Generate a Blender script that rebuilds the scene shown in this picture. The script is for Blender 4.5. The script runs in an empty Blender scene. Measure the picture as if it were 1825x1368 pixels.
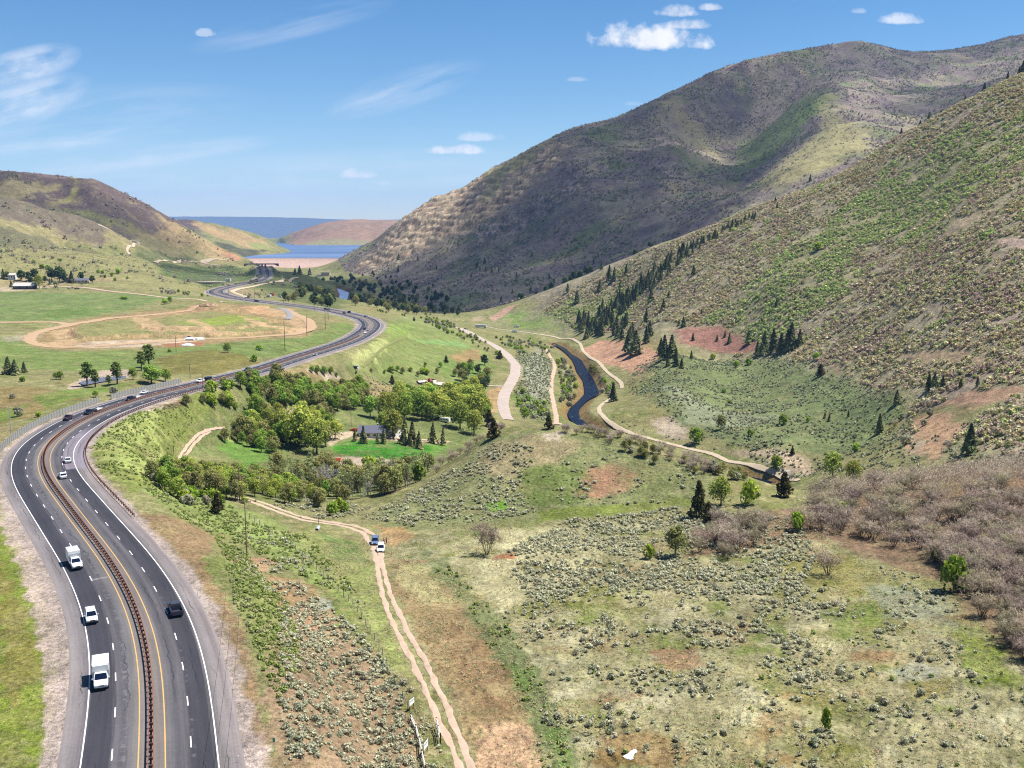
import bpy, bmesh, math, random
import numpy as np
from mathutils import Vector, Matrix
rng = np.random.default_rng(7)
random.seed(7)
R = math.radians
SC = bpy.context.scene
COL = SC.collection
# ---------------------------------------------------------------- survey camera (used to turn sighted outlines into ground positions)
YS = 1.4
F, CX, CY, PITCH, ZC = 1256.0 * YS, 912.5, 684.0, math.atan(279 / (1256.0 * YS)), 150.0
SP, CP = math.sin(PITCH), math.cos(PITCH)

def pix(px, py):
    """bearing a = x/Y and slope s = (z-ZC)/Y of a sight line"""
    v = (CY - np.asarray(py, float)) / F
    u = (np.asarray(px, float) - CX) / F
    d = CP + v * SP
    return u / d, (-SP + v * CP) / d

# ---------------------------------------------------------------- noise
_PERM = np.random.default_rng(3).permutation(4096).astype(np.int32)
_GR = np.random.default_rng(4).uniform(0, 2 * np.pi, 4096)
_GX, _GY = np.cos(_GR).astype(np.float32), np.sin(_GR).astype(np.float32)

def perlin(x, y):
    x = np.asarray(x, np.float64); y = np.asarray(y, np.float64)
    xi = np.floor(x).astype(np.int64); yi = np.floor(y).astype(np.int64)
    fx = (x - xi).astype(np.float32); fy = (y - yi).astype(np.float32)
    ux = fx * fx * fx * (fx * (fx * 6 - 15) + 10); uy = fy * fy * fy * (fy * (fy * 6 - 15) + 10)
    def g(ix, iy, dx, dy):
        h = _PERM[(_PERM[ix & 4095] + iy) & 4095]
        return _GX[h] * dx + _GY[h] * dy
    a = g(xi, yi, fx, fy); b = g(xi + 1, yi, fx - 1, fy)
    c = g(xi, yi + 1, fx, fy - 1); d = g(xi + 1, yi + 1, fx - 1, fy - 1)
    return ((a + (b - a) * ux) + ((c + (d - c) * ux) - (a + (b - a) * ux)) * uy) * 1.5

def fbm(x, y, lam, oct=3, gain=.5, seed=0):
    x = np.asarray(x, float) + seed * 1371.3; y = np.asarray(y, float) - seed * 717.7
    r = 0; amp = 1; tot = 0
    for k in range(oct):
        r = r + amp * perlin(x / lam + 31.7 * k, y / lam - 17.3 * k); tot += amp
        amp *= gain; lam /= 2
    return r / tot

def sstep(a, b, x):
    t = np.clip((np.asarray(x, float) - a) / (b - a), 0, 1)
    return t * t * (3 - 2 * t)

# ---------------------------------------------------------------- sighted terrain points: (px, py, z below camera) or (px, py, None, distance)
Z = [  # px, py, z rel camera
 (60,1368,-68),(268,1368,-68),(420,1368,-70),(40,1200,-69),(270,1200,-68),(420,1200,-70),(40,1000,-69),(200,1000,-68),(330,1040,-69.5),
 (20,900,-69),(122,905,-68),(240,940,-69.5),(20,820,-70),(75,822,-69),(160,850,-70),(139,754,-70.5),(60,760,-71),(217,722,-72.5),(303,697,-75),(404,673,-78),
 (461,655,-79.5),(527,637,-81),(577,623,-82),(640,599.5,-83),(664,577,-83),(653,568,-82.5),(603,555,-81),(527,544,-78.5),(441,533,-77),(383,521,-76),(431,506,-76),(471,490,-74),
 (500,1368,-72),(500,1200,-75),(450,1050,-76),(600,1100,-79),(650,1300,-78.5),(800,1300,-80),(1000,1368,-80),(1200,1300,-80),(1500,1300,-78),(1780,1300,-76),(1700,1100,-77.6),
 (680,1000,-83),(870,985,-83),(1100,985,-83),(1000,1100,-81.5),(1300,1100,-80.5),(1500,950,-81.5),(1300,960,-82.5),(1000,925,-84),(1160,915,-84),(760,930,-86),
 (560,930,-87),(460,890,-85),(640,915,-88.5),(300,880,-75.5),(380,930,-78),(230,830,-71.5),(200,790,-73),(250,760,-78),(320,830,-88),(290,770,-84),(400,765,-93),(450,770,-96),(380,720,-84),
 (450,750,-96),(560,850,-101),(640,822,-104),(690,800,-105),(658,765,-106),(560,760,-102),(480,830,-98),(420,860,-92),(720,840,-104),
 (600,690,-98),(700,690,-108),(790,678,-112),(750,720,-110),(820,740,-115),(640,650,-92),(740,620,-100),(700,600,-89),(800,640,-107),
 (740,585,-93),(800,592,-104),(830,590,-112),(880,610,-117),(905,640,-118),(920,660,-119),(890,700,-120),(905,740,-121),(940,700,-122),(990,750,-125),(990,650,-125),(960,620,-123),
 (870,600,-118),(920,600,-124),(1000,615,-129),(1050,680,-129),(1030,735,-129),(1010,650,-128),(1070,700,-128),
 (1070,730,-127),(1130,774,-127.5),(1180,787,-127.5),(1240,803,-128),(1300,820,-128),(1400,848,-127.5),(1105,690,-125),(1050,640,-126.5),(1000,600,-127),(860,580,-122),(930,590,-124),(1150,700,-122),(1120,655,-121),
 (1350,862,-129.5),(1290,840,-129.5),
 (0,640,-73),(60,700,-73),(150,640,-75),(240,650,-76),(350,640,-77),(100,610,-75.5),(0,600,-73),(300,570,-75.5),(200,590,-75.5),(400,560,-75),(500,580,-78),(560,590,-80.5),(450,620,-79),
 (100,560,-71),(20,540,-68),(0,575,-71),(250,540,-72),(50,508,-64),(140,505,-64),(250,520,-70),(330,530,-73.5),(0,500,-60),
 (570,615,-82),(100,725,-72.5),(200,690,-74.5),(330,665,-77.5),
]
Y = [  # px, py, distance
 # knoll in front of the river
 (980,764,252),(870,783,250),(1100,776,248),(1200,808,240),(1290,838,230),(800,835,252),(740,865,240),(1050,830,226),(950,850,222),(1150,880,212),(850,890,212),(1250,900,205),(700,905,216),
 # scrub hill on the right
 (1700,850,214),(1810,842,214),(1560,868,212),(1460,890,208),(1600,940,185),(1750,960,170),(1380,930,190),
 # near right hillside
 (1300,790,395),(1300,760,425),(1300,700,505),(1300,640,590),(1280,600,630),(1300,500,700),(1300,420,800),(1200,560,690),(1200,480,810),(1200,690,490),(1200,640,560),
 (1400,700,475),(1400,600,570),(1400,500,640),(1400,420,730),(1400,800,372),
 (1600,300,730),(1600,400,640),(1600,500,545),(1600,600,460),(1600,650,425),(1600,700,385),(1600,750,362),(1600,820,300),(1500,760,392),(1500,830,328),(1475,869,306),
 (1800,200,680),(1800,300,585),(1800,400,500),(1800,500,430),(1800,600,370),(1800,700,310),(1800,780,270),(1800,825,248),
 (1825,128,752),(1700,185,780),(1600,240,805),(1530,290,825),(1460,330,838),(1380,360,850),(1300,390,872),(1220,422,890),(1150,450,905),(1070,483,930),(1000,510,955),(930,535,980),(870,552,1000),
 (1100,560,830),(1100,520,870),(1100,610,725),(1020,560,860),(1040,590,800),(950,570,900),(1150,610,650),
 # behind that ridge
 # main mountain
 (640,490,1700),(700,515,1420),(760,545,1130),(820,555,1080),(620,478,1950),(600,500,1580),(560,505,1500),
 (900,420,1500),(800,420,1640),(700,450,1780),(1000,350,1500),(1100,300,1550),(1200,250,1600),(1000,450,1330),(900,490,1250),(800,500,1330),(720,490,1550),(1200,350,1350),(1100,400,1320),
 (1300,345,1430),(1320,300,1660),(1332,250,1900),(1348,200,2080),(1440,150,1880),(1470,195,1620),(1480,240,1420),(1460,280,1240),(1400,310,1250),(1395,240,1640),
 (1540,280,1260),(1570,262,1330),(1620,215,1500),(1700,165,1700),(1600,150,2050),(1540,200,1660),(1780,130,1750),(1500,110,2250),(1700,120,2150),
 (700,400,2020),(670,425,2010),(640,450,2000),(760,355,1960),(800,338,1930),(860,310,1900),(960,255,1900),(1080,210,1950),(1200,150,2050),(1330,105,2200),(1440,88,2300),(1540,74,2400),(1610,96,2600),(1700,86,2700),(1825,62,2800),
 # left hills
 (0,303,1500),(80,310,1450),(160,318,1400),(230,350,1450),(300,388,1500),(380,435,1600),(415,458,1850),
 (100,400,1150),(250,440,1250),(330,450,1380),(0,400,1050),(0,440,950),(60,440,960),(360,472,1330),(190,370,1370),(60,350,1340),(120,335,1400),(60,378,1180),(0,368,1170),(130,395,1195),(190,412,1220),
 (300,492,1010),(400,485,1250),(430,495,1120),(500,500,1080),(540,490,1350),(520,515,960),(560,530,860),(600,545,790),(450,478,1400),
 (250,462,1000),(150,452,960),(330,498,900),(372,520,870),(280,500,880),(100,480,880),(200,490,860),(0,470,850),
 (330,397,2600),(380,405,2650),(430,412,2800),(470,425,2850),(495,443,2900),(360,425,2350),(420,440,2450),
 (480,432,4700),(515,432,4200),(545,410,4300),(590,397,4500),(640,394,4600),(700,393,4600),(760,393,4700),(560,425,4000),(640,425,3950),(700,420,4000),(620,436,3800),(540,437,3800),
 (310,386,9000),(380,386,9200),(450,387,9000),(540,389,9000),(620,391.5,10000),(700,391.5,11000),(800,391,11000),(200,388,9000),
 (330,415,7000),(450,415,7200),(520,418,7200),(620,410,8000),
]
H = [  # hidden ground: bearing px, distance, z rel camera (behind crests, under the lake, outside the frame)
 (980,300,-92),(870,300,-100),(1100,300,-110),(1200,290,-118),(980,350,-118),(860,350,-116),(800,300,-103),(1090,370,-125),(1290,270,-116),(1380,290,-124),(1500,250,-102),(1600,245,-95),(1700,235,-92),(1150,330,-126),
 (1825,900,120),(1600,930,70),(1460,960,10),(1300,1000,-30),(1150,1040,-70),(1000,1080,-100),(1600,1100,110),(1460,1100,60),(1300,1130,10),
 (560,1900,-136),(500,1850,-132),(600,1800,-132),(560,1700,-130),(450,1750,-112),(60,1245,10),(130,1260,-2),(0,1240,14),(190,1290,-9),(1540,2700,540),(1330,2600,380),(1080,2500,220),(860,2500,60),(700,2500,-60),(1825,3300,640),(1540,4000,300),(1080,4000,0),(860,3800,-100),(1825,5000,300),(800,3000,-100),
 (560,2300,-118),(560,2700,-118),(500,2300,-118),(620,2300,-112),(600,3200,-118),(530,3300,-112),(650,2700,-100),(690,3200,-100),(560,2050,-116),(500,2050,-116),(450,2050,-112),
 (0,1800,60),(160,1700,60),(300,1800,-30),(0,3000,0),(230,2600,-20),(0,5000,-60),(150,4500,-60),(330,3200,-50),(430,3400,-95),
 (640,5300,-40),(545,5200,-70),(760,5500,-40),(450,5600,-88),(350,5600,-88),(900,6000,-60),(1200,7000,0),(1600,8000,50),(100,7000,-60),
 (700,15000,155),(500,15000,150),(300,15000,140),(900,15000,150),(1500,15000,150),(0,15000,150),(200,11000,60),(450,11000,80),(1000,10000,40),(1825,10000,100),
 (605,1000,-101),(605,1100,-116),(655,1000,-106),(655,1150,-124),(612,1250,-127),(570,1050,-100),(250,1090,-62),(150,1080,-50),(330,960,-80),(372,930,-80),
 (268,60,-69),(900,60,-79),(1500,60,-77),(100,60,-70),(600,62,-77),
 (-300,60,-71),(-300,100,-70),(-300,140,-70),(-300,250,-72),(-300,400,-72),(-300,600,-68),(-300,900,-40),(-300,1200,20),(-300,1600,100),(-300,3000,20),(-300,8000,0),
 (2150,60,-76),(2150,100,-75),(2150,140,-74),(2150,200,-74),(2150,300,-60),(2150,400,-20),(2150,600,60),(2150,800,190),(2150,1200,230),(2150,1800,480),(2150,2800,700),(2150,5000,300),(2150,10000,100),
]
_pts = []
for px, py, z in Z:
    a, s = pix(px, py); _pts.append((a, z / s, z + ZC))
for px, py, d in Y:
    a, s = pix(px, py); d = d * YS; _pts.append((a, d, s * d + ZC))
for px, d, z in H:
    a, s = pix(px, 560); _pts.append((a, d * YS, z + ZC))
_pts = np.array(_pts, float)
CA, CW, CZ = _pts[:, 0] * YS, np.log(_pts[:, 1]), _pts[:, 2]
# thin-plate spline over (bearing, log distance)
def _phi(r2):
    return r2 * np.log(r2 + 1e-9)
n = len(CA)
A = np.zeros((n + 3, n + 3))
A[:n, :n] = _phi((CA[:, None] - CA[None]) ** 2 + (CW[:, None] - CW[None]) ** 2) + np.eye(n) * 2e-4
A[:n, n] = 1; A[:n, n + 1] = CA; A[:n, n + 2] = CW
A[n:, :n] = A[:n, n:].T
TW = np.linalg.solve(A, np.concatenate([CZ, [0, 0, 0]]))

def tps(a, w):
    sh = a.shape; a = a.ravel() * YS; w = w.ravel(); out = np.empty(a.size)
    for i in range(0, a.size, 20000):
        aa, ww = a[i:i + 20000], w[i:i + 20000]
        r2 = ((aa[:, None] - CA[None]) ** 2 + (ww[:, None] - CW[None]) ** 2).astype(np.float32)
        out[i:i + 20000] = _phi(r2) @ TW[:n].astype(np.float32) + TW[n] + TW[n + 1] * aa + TW[n + 2] * ww
    return out.reshape(sh)

A0, A1, W0, W1 = -1.06 / YS, 1.06 / YS, math.log(52 * YS), math.log(15500 * YS)
NA, NW = 1121, 1501
ga = np.linspace(A0, A1, NA); gw = np.linspace(W0, W1, NW)
c = tps(*np.meshgrid(ga[::4], gw[::4]))
def _up(m, ax):   # cubic doubling along one axis
    m = np.moveaxis(m, ax, 0)
    p = np.concatenate([2 * m[:1] - m[1:2], m, 2 * m[-1:] - m[-2:-1]])
    mid = (-p[:-3] + 9 * p[1:-2] + 9 * p[2:-1] - p[3:]) / 16
    o = np.empty((2 * m.shape[0] - 1,) + m.shape[1:]); o[::2] = m; o[1::2] = mid
    return np.moveaxis(o, 0, ax)
GZ = _up(_up(_up(_up(c, 0), 1), 0), 1)
GA, GW = np.meshgrid(ga, gw)
GYY = np.exp(GW); GX = GA * GYY; YQ = GYY / YS

def bil(grid, a, w):
    fa = np.clip((np.asarray(a) - A0) / (A1 - A0) * (NA - 1), 0, NA - 1.001); fw = np.clip((np.asarray(w) - W0) / (W1 - W0) * (NW - 1), 0, NW - 1.001)
    ia = fa.astype(int); iw = fw.astype(int); ta = fa - ia; tw = fw - iw
    return (grid[iw, ia] * (1 - ta) + grid[iw, ia + 1] * ta) * (1 - tw) + (grid[iw + 1, ia] * (1 - ta) + grid[iw + 1, ia + 1] * ta) * tw

def ground(x, y):
    y = np.maximum(np.asarray(y, float), 53.0 * YS)
    return bil(GZ, np.asarray(x, float) / y, np.log(y))

def sight(px, py, lift=0.0):
    """first ground point met by a sight line -> x, y, z"""
    a, s = pix(px, py)
    a = np.atleast_1d(a); s = np.atleast_1d(s); out = np.zeros((a.size, 3))
    for i in range(a.size):
        col = bil(GZ, np.full(NW, a[i]), gw) + lift
        f = col - (ZC + s[i] * GYY[:, 0])
        hit = np.nonzero(f >= 0)[0]
        k = hit[0] if len(hit) else NW - 1
        if 0 < k < NW and f[k] >= 0 and f[k - 1] < 0:
            t = f[k - 1] / (f[k - 1] - f[k]); w = gw[k - 1] + t * (gw[k] - gw[k - 1])
        else:
            w = gw[k]
        y = math.exp(w); out[i] = (a[i] * y, y, bil(GZ, a[i], w))
    return out

def plane(px, py, z):
    """point of a sight line at a known height (rel camera)"""
    a, s = pix(px, py); y = np.asarray(z, float) / s
    return np.stack([a * y, y, np.broadcast_to(np.asarray(z, float) + ZC, np.shape(y))], -1)

# ---------------------------------------------------------------- polylines
def resample(p, step):
    p = np.asarray(p, float); d = np.r_[0, np.cumsum(np.linalg.norm(np.diff(p, axis=0), axis=1))]
    m = max(2, int(d[-1] / step) + 1); t = np.linspace(0, d[-1], m)
    return np.stack([np.interp(t, d, p[:, k]) for k in range(p.shape[1])], 1)

def smooth(p, step, sigma):
    q = resample(p, step); k = max(1, int(3 * sigma / step)); ker = np.exp(-.5 * (np.arange(-k, k + 1) * step / sigma) ** 2); ker /= ker.sum()
    ext = np.concatenate([2 * q[0] - q[k:0:-1], q, 2 * q[-1] - q[-2:-k - 2:-1]]) if len(q) > k + 1 else np.pad(q, ((k, k), (0, 0)), 'edge')
    return np.stack([np.convolve(ext[:, j], ker, 'valid') for j in range(q.shape[1])], 1)

def tangents(p):
    t = np.gradient(p[:, :2], axis=0); t /= np.linalg.norm(t, axis=1, keepdims=True) + 1e-9
    return t, np.stack([t[:, 1], -t[:, 0]], 1)      # tangent, right-hand normal

def arclen(p):
    return np.r_[0, np.cumsum(np.linalg.norm(np.diff(p[:, :2], axis=0), axis=1))]

def near_line(x, y, line, maxd):
    """for points (x, y): signed offset (right +), index along line, |distance|; inf where farther than maxd"""
    x = np.asarray(x); off = np.full(x.shape, np.inf); idx = np.zeros(x.shape, int)
    lx0, lx1, ly0, ly1 = line[:, 0].min() - maxd, line[:, 0].max() + maxd, line[:, 1].min() - maxd, line[:, 1].max() + maxd
    sel = np.nonzero((x > lx0) & (x < lx1) & (y > ly0) & (y < ly1))
    xs, ys = x[sel].astype(np.float32), y[sel].astype(np.float32)
    t, nrm = tangents(line); o = np.full(xs.shape, np.inf); ii = np.zeros(xs.shape, int)
    L = line[:, :2].astype(np.float32)
    for i in range(0, xs.size, 20000):
        d2 = (xs[i:i + 20000, None] - L[None, :, 0]) ** 2 + (ys[i:i + 20000, None] - L[None, :, 1]) ** 2
        k = d2.argmin(1); dm = np.sqrt(d2[np.arange(len(k)), k])
        sg = (xs[i:i + 20000] - L[k, 0]) * nrm[k, 0] + (ys[i:i + 20000] - L[k, 1]) * nrm[k, 1]
        v = np.where(np.abs(sg) < 1e-6, 1e-6, sg)
        end = ((k == 0) | (k == len(L) - 1))
        v = np.where(end, np.sign(v) * dm, v)
        v = np.where(dm > maxd, np.inf, v)
        o[i:i + 20000] = v; ii[i:i + 20000] = k
    off[sel] = o; idx[sel] = ii
    return off, idx

# ---------------------------------------------------------------- highway centreline (median barrier)
HW = [(268,1420,-68),(268,1365,-68),(271,1293,-68),(272,1242,-68),(270,1208,-68),(265,1167,-68),(258,1133,-68),(248,1098,-68),(236,1071,-68),(222,1044,-68),(198,1003,-68),(171,968,-68),(147,938,-68),
 (123,905,-68),(101,877,-68),(88,860,-68.2),(78,840,-68.5),(75,822,-69),(78,807,-69.4),(87,792,-69.8),(101,779,-70.2),(119,766,-70.6),(139,754,-71),(164,741,-71.5),(189,731,-72),(217,722,-72.6),(242,713,-73.3),(272,705,-74.2),(303,697,-75.2),(353,686,-76.8),(404,673,-78.2),
 (460,660,-79.6),(527,638,-81.2),(577,623,-82.2),(615,611,-82.7),(640,599.5,-83),(658,587,-83),(663,577,-82.8),(653,568,-82.3),(635,563,-81.8),(603,555,-80.6),(565,549,-79.4),(527,544,-78.4),(470,537.5,-77.2),(415,530,-76.6),(385,522.5,-76.2),(384,517.5,-76),(401,512,-76),(431,506,-75.8),(458,500.5,-75.3),(471,494,-74.7),(471.5,488,-74),(470,480,-73.6),(468,474,-73.4)]
_h = plane([p[0] for p in HW], [p[1] for p in HW], [p[2] for p in HW])
_h = np.concatenate([[_h[0] + (_h[0] - _h[1]) * .25], _h])
HWC = smooth(smooth(_h, 2.0, 9.0), 2.0, 9.0)
HWL = arclen(HWC)
# river centreline / half-width
RV = [(982,990,611),(998,1010,621),(1010,1020,631),(1018,1038,641),(1023,1044,651.5),(1025,1051,661.6),(1037,1061,677),(1039,1068,692),(1039,1072,702),(1033,1053,709.5),(1023,1040.5,720),(1013,1035,727),(1009,1033,737),(1013,1037,747),(1025,1053,757.5),(1090,1125,790),(1185,1230,824),(1262,1312,847),(1326,1374,856),(1345,1392,862)]
def river_line(rows, z):
    l = plane([r[0] for r in rows], [r[2] for r in rows], z); r_ = plane([r[1] for r in rows], [r[2] for r in rows], z)
    return np.concatenate([(l + r_) / 2, np.linalg.norm(l - r_, axis=1)[:, None] / 2], 1)
RIV = smooth(river_line(RV, -130.0), 3.0, 7.0); RIV[:, 3] *= .72
RIV2 = smooth(river_line([(586,596,512),(590,607,516),(605,621,521),(606,620,527),(604,617,534),(603,616,541),(600,616,548)], -128.0), 4.0, 12.0)
# ---------------------------------------------------------------- relief detail
mount = sstep(800, 1250, YQ) * (1 - .75 * sstep(3000, 6000, YQ)) * sstep(30, 110, GZ + 25 * 0 + 0)
slope_r = sstep(.085, .21, GA) * sstep(380, 560, YQ)
det = np.zeros_like(GZ)
for lam, k in ((420, 0.028), (210, .04), (105, .04), (52, .034), (26, .028), (13, .02)):
    nn = fbm(GX, GYY, lam, 1, seed=lam)
    rid = .5 - np.abs(nn) * 1.4
    res = sstep(1.2, 3.5, lam / (GYY * .004))
    det += lam * k * res * (mount * (rid * 1.7) + (1 - mount) * nn * (.16 + .45 * slope_r))
HOFF, HIDX = near_line(GX, GYY, HWC[::2], 60.0)
HIDX = HIDX * 2
ahead = np.where(np.isfinite(HOFF), np.abs(HOFF), 1e3)
keep = sstep(12, 40, ahead)
GZ = GZ + det * keep
GZ = np.where(ahead < 60, (HWC[np.clip(HIDX, 0, len(HWC) - 1), 2] - .25) + (GZ - (HWC[np.clip(HIDX, 0, len(HWC) - 1), 2] - .25)) * sstep(14.0, 34.0, ahead), GZ)
# the crest of the big mountain follows its surveyed skyline
_sk = [(620,470),(660,435),(700,401),(737,376),(774,351),(823,336),(873,302),(910,284),(959,256),(1021,227),(1095,210),(1144,188),(1193,163),(1230,148),(1267,128),(1317,111),(1372,97),(1440,86),(1502,75),(1532,71.5),(1563,79),(1600,89),(1637,92),(1686,89),(1748,79),(1785,68),(1825,60),(1900,40)]
_sa = np.array([pix(*q) for q in _sk]); _rows = (YQ[:, 0] > 1050) & (YQ[:, 0] < 3600)
_sm = ((GZ[_rows] - ZC) / GYY[_rows]).max(0); _tg = np.interp(ga, _sa[:, 0], _sa[:, 1]); _k = (_tg + .07) / (_sm + .07); _k = np.where((ga > _sa[1, 0]) & (ga < _sa[-1, 0] + .02), np.clip(_k, .6, 1.5), 1)
_ker = np.exp(-.5 * (np.arange(-9, 10) / 3.0) ** 2); _k = np.convolve(np.pad(_k, 9, 'edge'), _ker / _ker.sum(), 'valid')
_bl = sstep(1000, 1500, YQ) * (1 - sstep(3600, 5000, YQ)); GZ = ZC + GYY * (-.07 + ((GZ - ZC) / GYY + .07) * (1 + (_k[None] - 1) * _bl))
_sa = np.array([pix(*q) for q in [(-300,290),(0,303),(50,307),(100,312),(150,318),(168,318),(200,333),(230,348),(260,362),(300,386),(330,403),(380,433),(415,455),(450,470)]]); _rows = (YQ[:, 0] > 1000) & (YQ[:, 0] < 2300)
_sm = ((GZ[_rows] - ZC) / GYY[_rows]).max(0); _tg = np.interp(ga, _sa[:, 0], _sa[:, 1]); _k = (_tg + .07) / (_sm + .07); _k = np.where(ga < pix(405, 450)[0], np.clip(_k, .6, 1.4), 1)
_k = np.convolve(np.pad(_k, 9, 'edge'), _ker / _ker.sum(), 'valid'); _bl = sstep(1080, 1350, YQ) * (1 - sstep(2200, 2600, YQ)); GZ = ZC + GYY * (-.07 + ((GZ - ZC) / GYY + .07) * (1 + (_k[None] - 1) * _bl))
ROFF = np.full(GZ.shape, 1e3)
for rl in (RIV, RIV2):
    ro, ri = near_line(GX, GYY, rl, 60.0)
    hw = rl[np.clip(ri, 0, len(rl) - 1), 3]
    d = np.where(np.isfinite(ro), np.abs(ro) - hw, 1e3)
    zr = rl[0, 2]
    GZ = np.where(d < 45, (zr - 1.4) + (np.maximum(GZ, zr + .5) - (zr - 1.4)) * sstep(-1.0, 9.0, d), GZ)
    ROFF = np.minimum(ROFF, d)
# ---------------------------------------------------------------- land cover (soil, turf, rock as they lie on the ground)
KALB = 0.56
def lin(h):
    if isinstance(h, str):
        h = h.lstrip('#'); h = [int(h[i:i + 2], 16) for i in (0, 2, 4)]
    c = np.array(h[:3], float) / 255
    return np.where(c <= .04045, c / 12.92, ((c + .055) / 1.055) ** 2.4)
def alb(h, k=None):
    return lin(h) * (KALB if k is None else k)

GC = np.zeros(GZ.shape + (3,), np.float32)
def paint(mask, h, k=None):
    global GC
    GC += (alb(h, k).astype(np.float32) - GC) * mask[..., None].astype(np.float32)

def aw(px, py):
    g = sight(px, py); return np.stack([g[:, 0] / g[:, 1], np.log(g[:, 1])], 1)

def poly_sd(P, a, w):
    """signed distance (inside +) of (a, w) points to polygon P"""
    best = np.full(a.shape, 1e9, np.float32); ins = np.zeros(a.shape, bool)
    for i in range(len(P)):
        x0, y0 = P[i]; x1, y1 = P[(i + 1) % len(P)]
        dx, dy = x1 - x0, y1 - y0; L = dx * dx + dy * dy + 1e-12
        t = np.clip(((a - x0) * dx + (w - y0) * dy) / L, 0, 1)
        best = np.minimum(best, (a - x0 - t * dx) ** 2 + (w - y0 - t * dy) ** 2)
        cr = ((y0 > w) != (y1 > w)) & (a < (x1 - x0) * (w - y0) / (y1 - y0 + 1e-12) + x0)
        ins ^= cr
    d = np.sqrt(best); return np.where(ins, d, -d)

def region(pts, feather=4, wob=4, lam=12, grid=True):
    P = aw([p[0] for p in pts], [p[1] for p in pts])
    m = (feather * 1.5 + wob * 3) / F + .01
    i0 = max(0, int((P[:, 0].min() - m - A0) / (A1 - A0) * (NA - 1))); i1 = min(NA, int((P[:, 0].max() + m - A0) / (A1 - A0) * (NA - 1)) + 2)
    j0 = max(0, int((P[:, 1].min() - m - W0) / (W1 - W0) * (NW - 1))); j1 = min(NW, int((P[:, 1].max() + m - W0) / (W1 - W0) * (NW - 1)) + 2)
    out = np.zeros(GZ.shape, np.float32)
    if i1 <= i0 or j1 <= j0: return out
    s = (slice(j0, j1), slice(i0, i1))
    sd = poly_sd(P, GA[s], GW[s])
    if wob:
        sd = sd + fbm(GX[s], GYY[s], lam, 4, .65, seed=len(pts)) * wob * 4.5 / F
    out[s] = sstep(-feather * 1.5 / F, feather * 1.5 / F, sd)
    return out

# --- graded terraces of the building site: raised pads with cut banks
_ta = region([(150,606),(125,596),(140,582),(230,569),(380,556),(500,577),(545,590),(440,598),(260,601)], 4, 3, 12); _tb = region([(240,590),(300,572),(390,562),(490,580),(430,592),(300,596)], 3, 3, 12); _tc = region([(330,552),(370,540),(430,545),(480,548),(450,556),(390,556)], 3, 2, 12)
GZ = GZ + 2.6 * _ta + 2.0 * _tb + 3.0 * _tc
# --- which ground belongs to which slope
_rp = [(1825,128,752),(1700,185,780),(1600,240,805),(1530,290,825),(1460,330,838),(1380,360,850),(1300,390,872),(1220,422,890),(1150,450,905),(1070,483,930),(1000,510,955),(930,535,980),(870,552,1000),(800,562,1040),(760,555,1070),(700,515,1400),(640,490,1700),(600,470,2060),(560,440,3000)]
_ra = np.array([pix(p[0], p[1])[0] for p in _rp]); _ry = np.array([p[2] * YS for p in _rp], float); _o = np.argsort(_ra)
RIDGE = np.interp(GA, _ra[_o], _ry[_o])
BEY = sstep(0, 50, GYY - RIDGE) * (YQ < 3300)                 # the big mountain behind the near ridge
BEY = BEY * (GA > pix(590, 470)[0])
SLOPE = (1 - sstep(0, 40, GYY - RIDGE)) * region([(1000,505),(1150,445),(1300,384),(1460,324),(1600,232),(1840,110),(1900,120),(1900,830),(1640,800),(1500,770),(1380,640),(1200,600),(1060,590),(960,560)], 25, 12, 60)
n80 = fbm(GX, GYY, 90, 4, .55, 1); n30 = fbm(GX, GYY, 34, 4, .55, 2); n9 = fbm(GX, GYY, 10, 3, .6, 3); n3 = fbm(GX, GYY, 3.2, 2, .6, 4)
FAR = sstep(250, 500, YQ)
# --- base valley ground
paint(np.ones_like(GZ), (150, 146, 96))
paint(sstep(-.15, .35, n30 + n9 * .5), (122, 132, 66))
paint(sstep(.1, .5, n9 + n3 * .5) * (1 - FAR * .5), (176, 164, 118))
paint(sstep(.12, .5, n80 + n30 * .4) * .7, (160, 138, 96))
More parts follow.
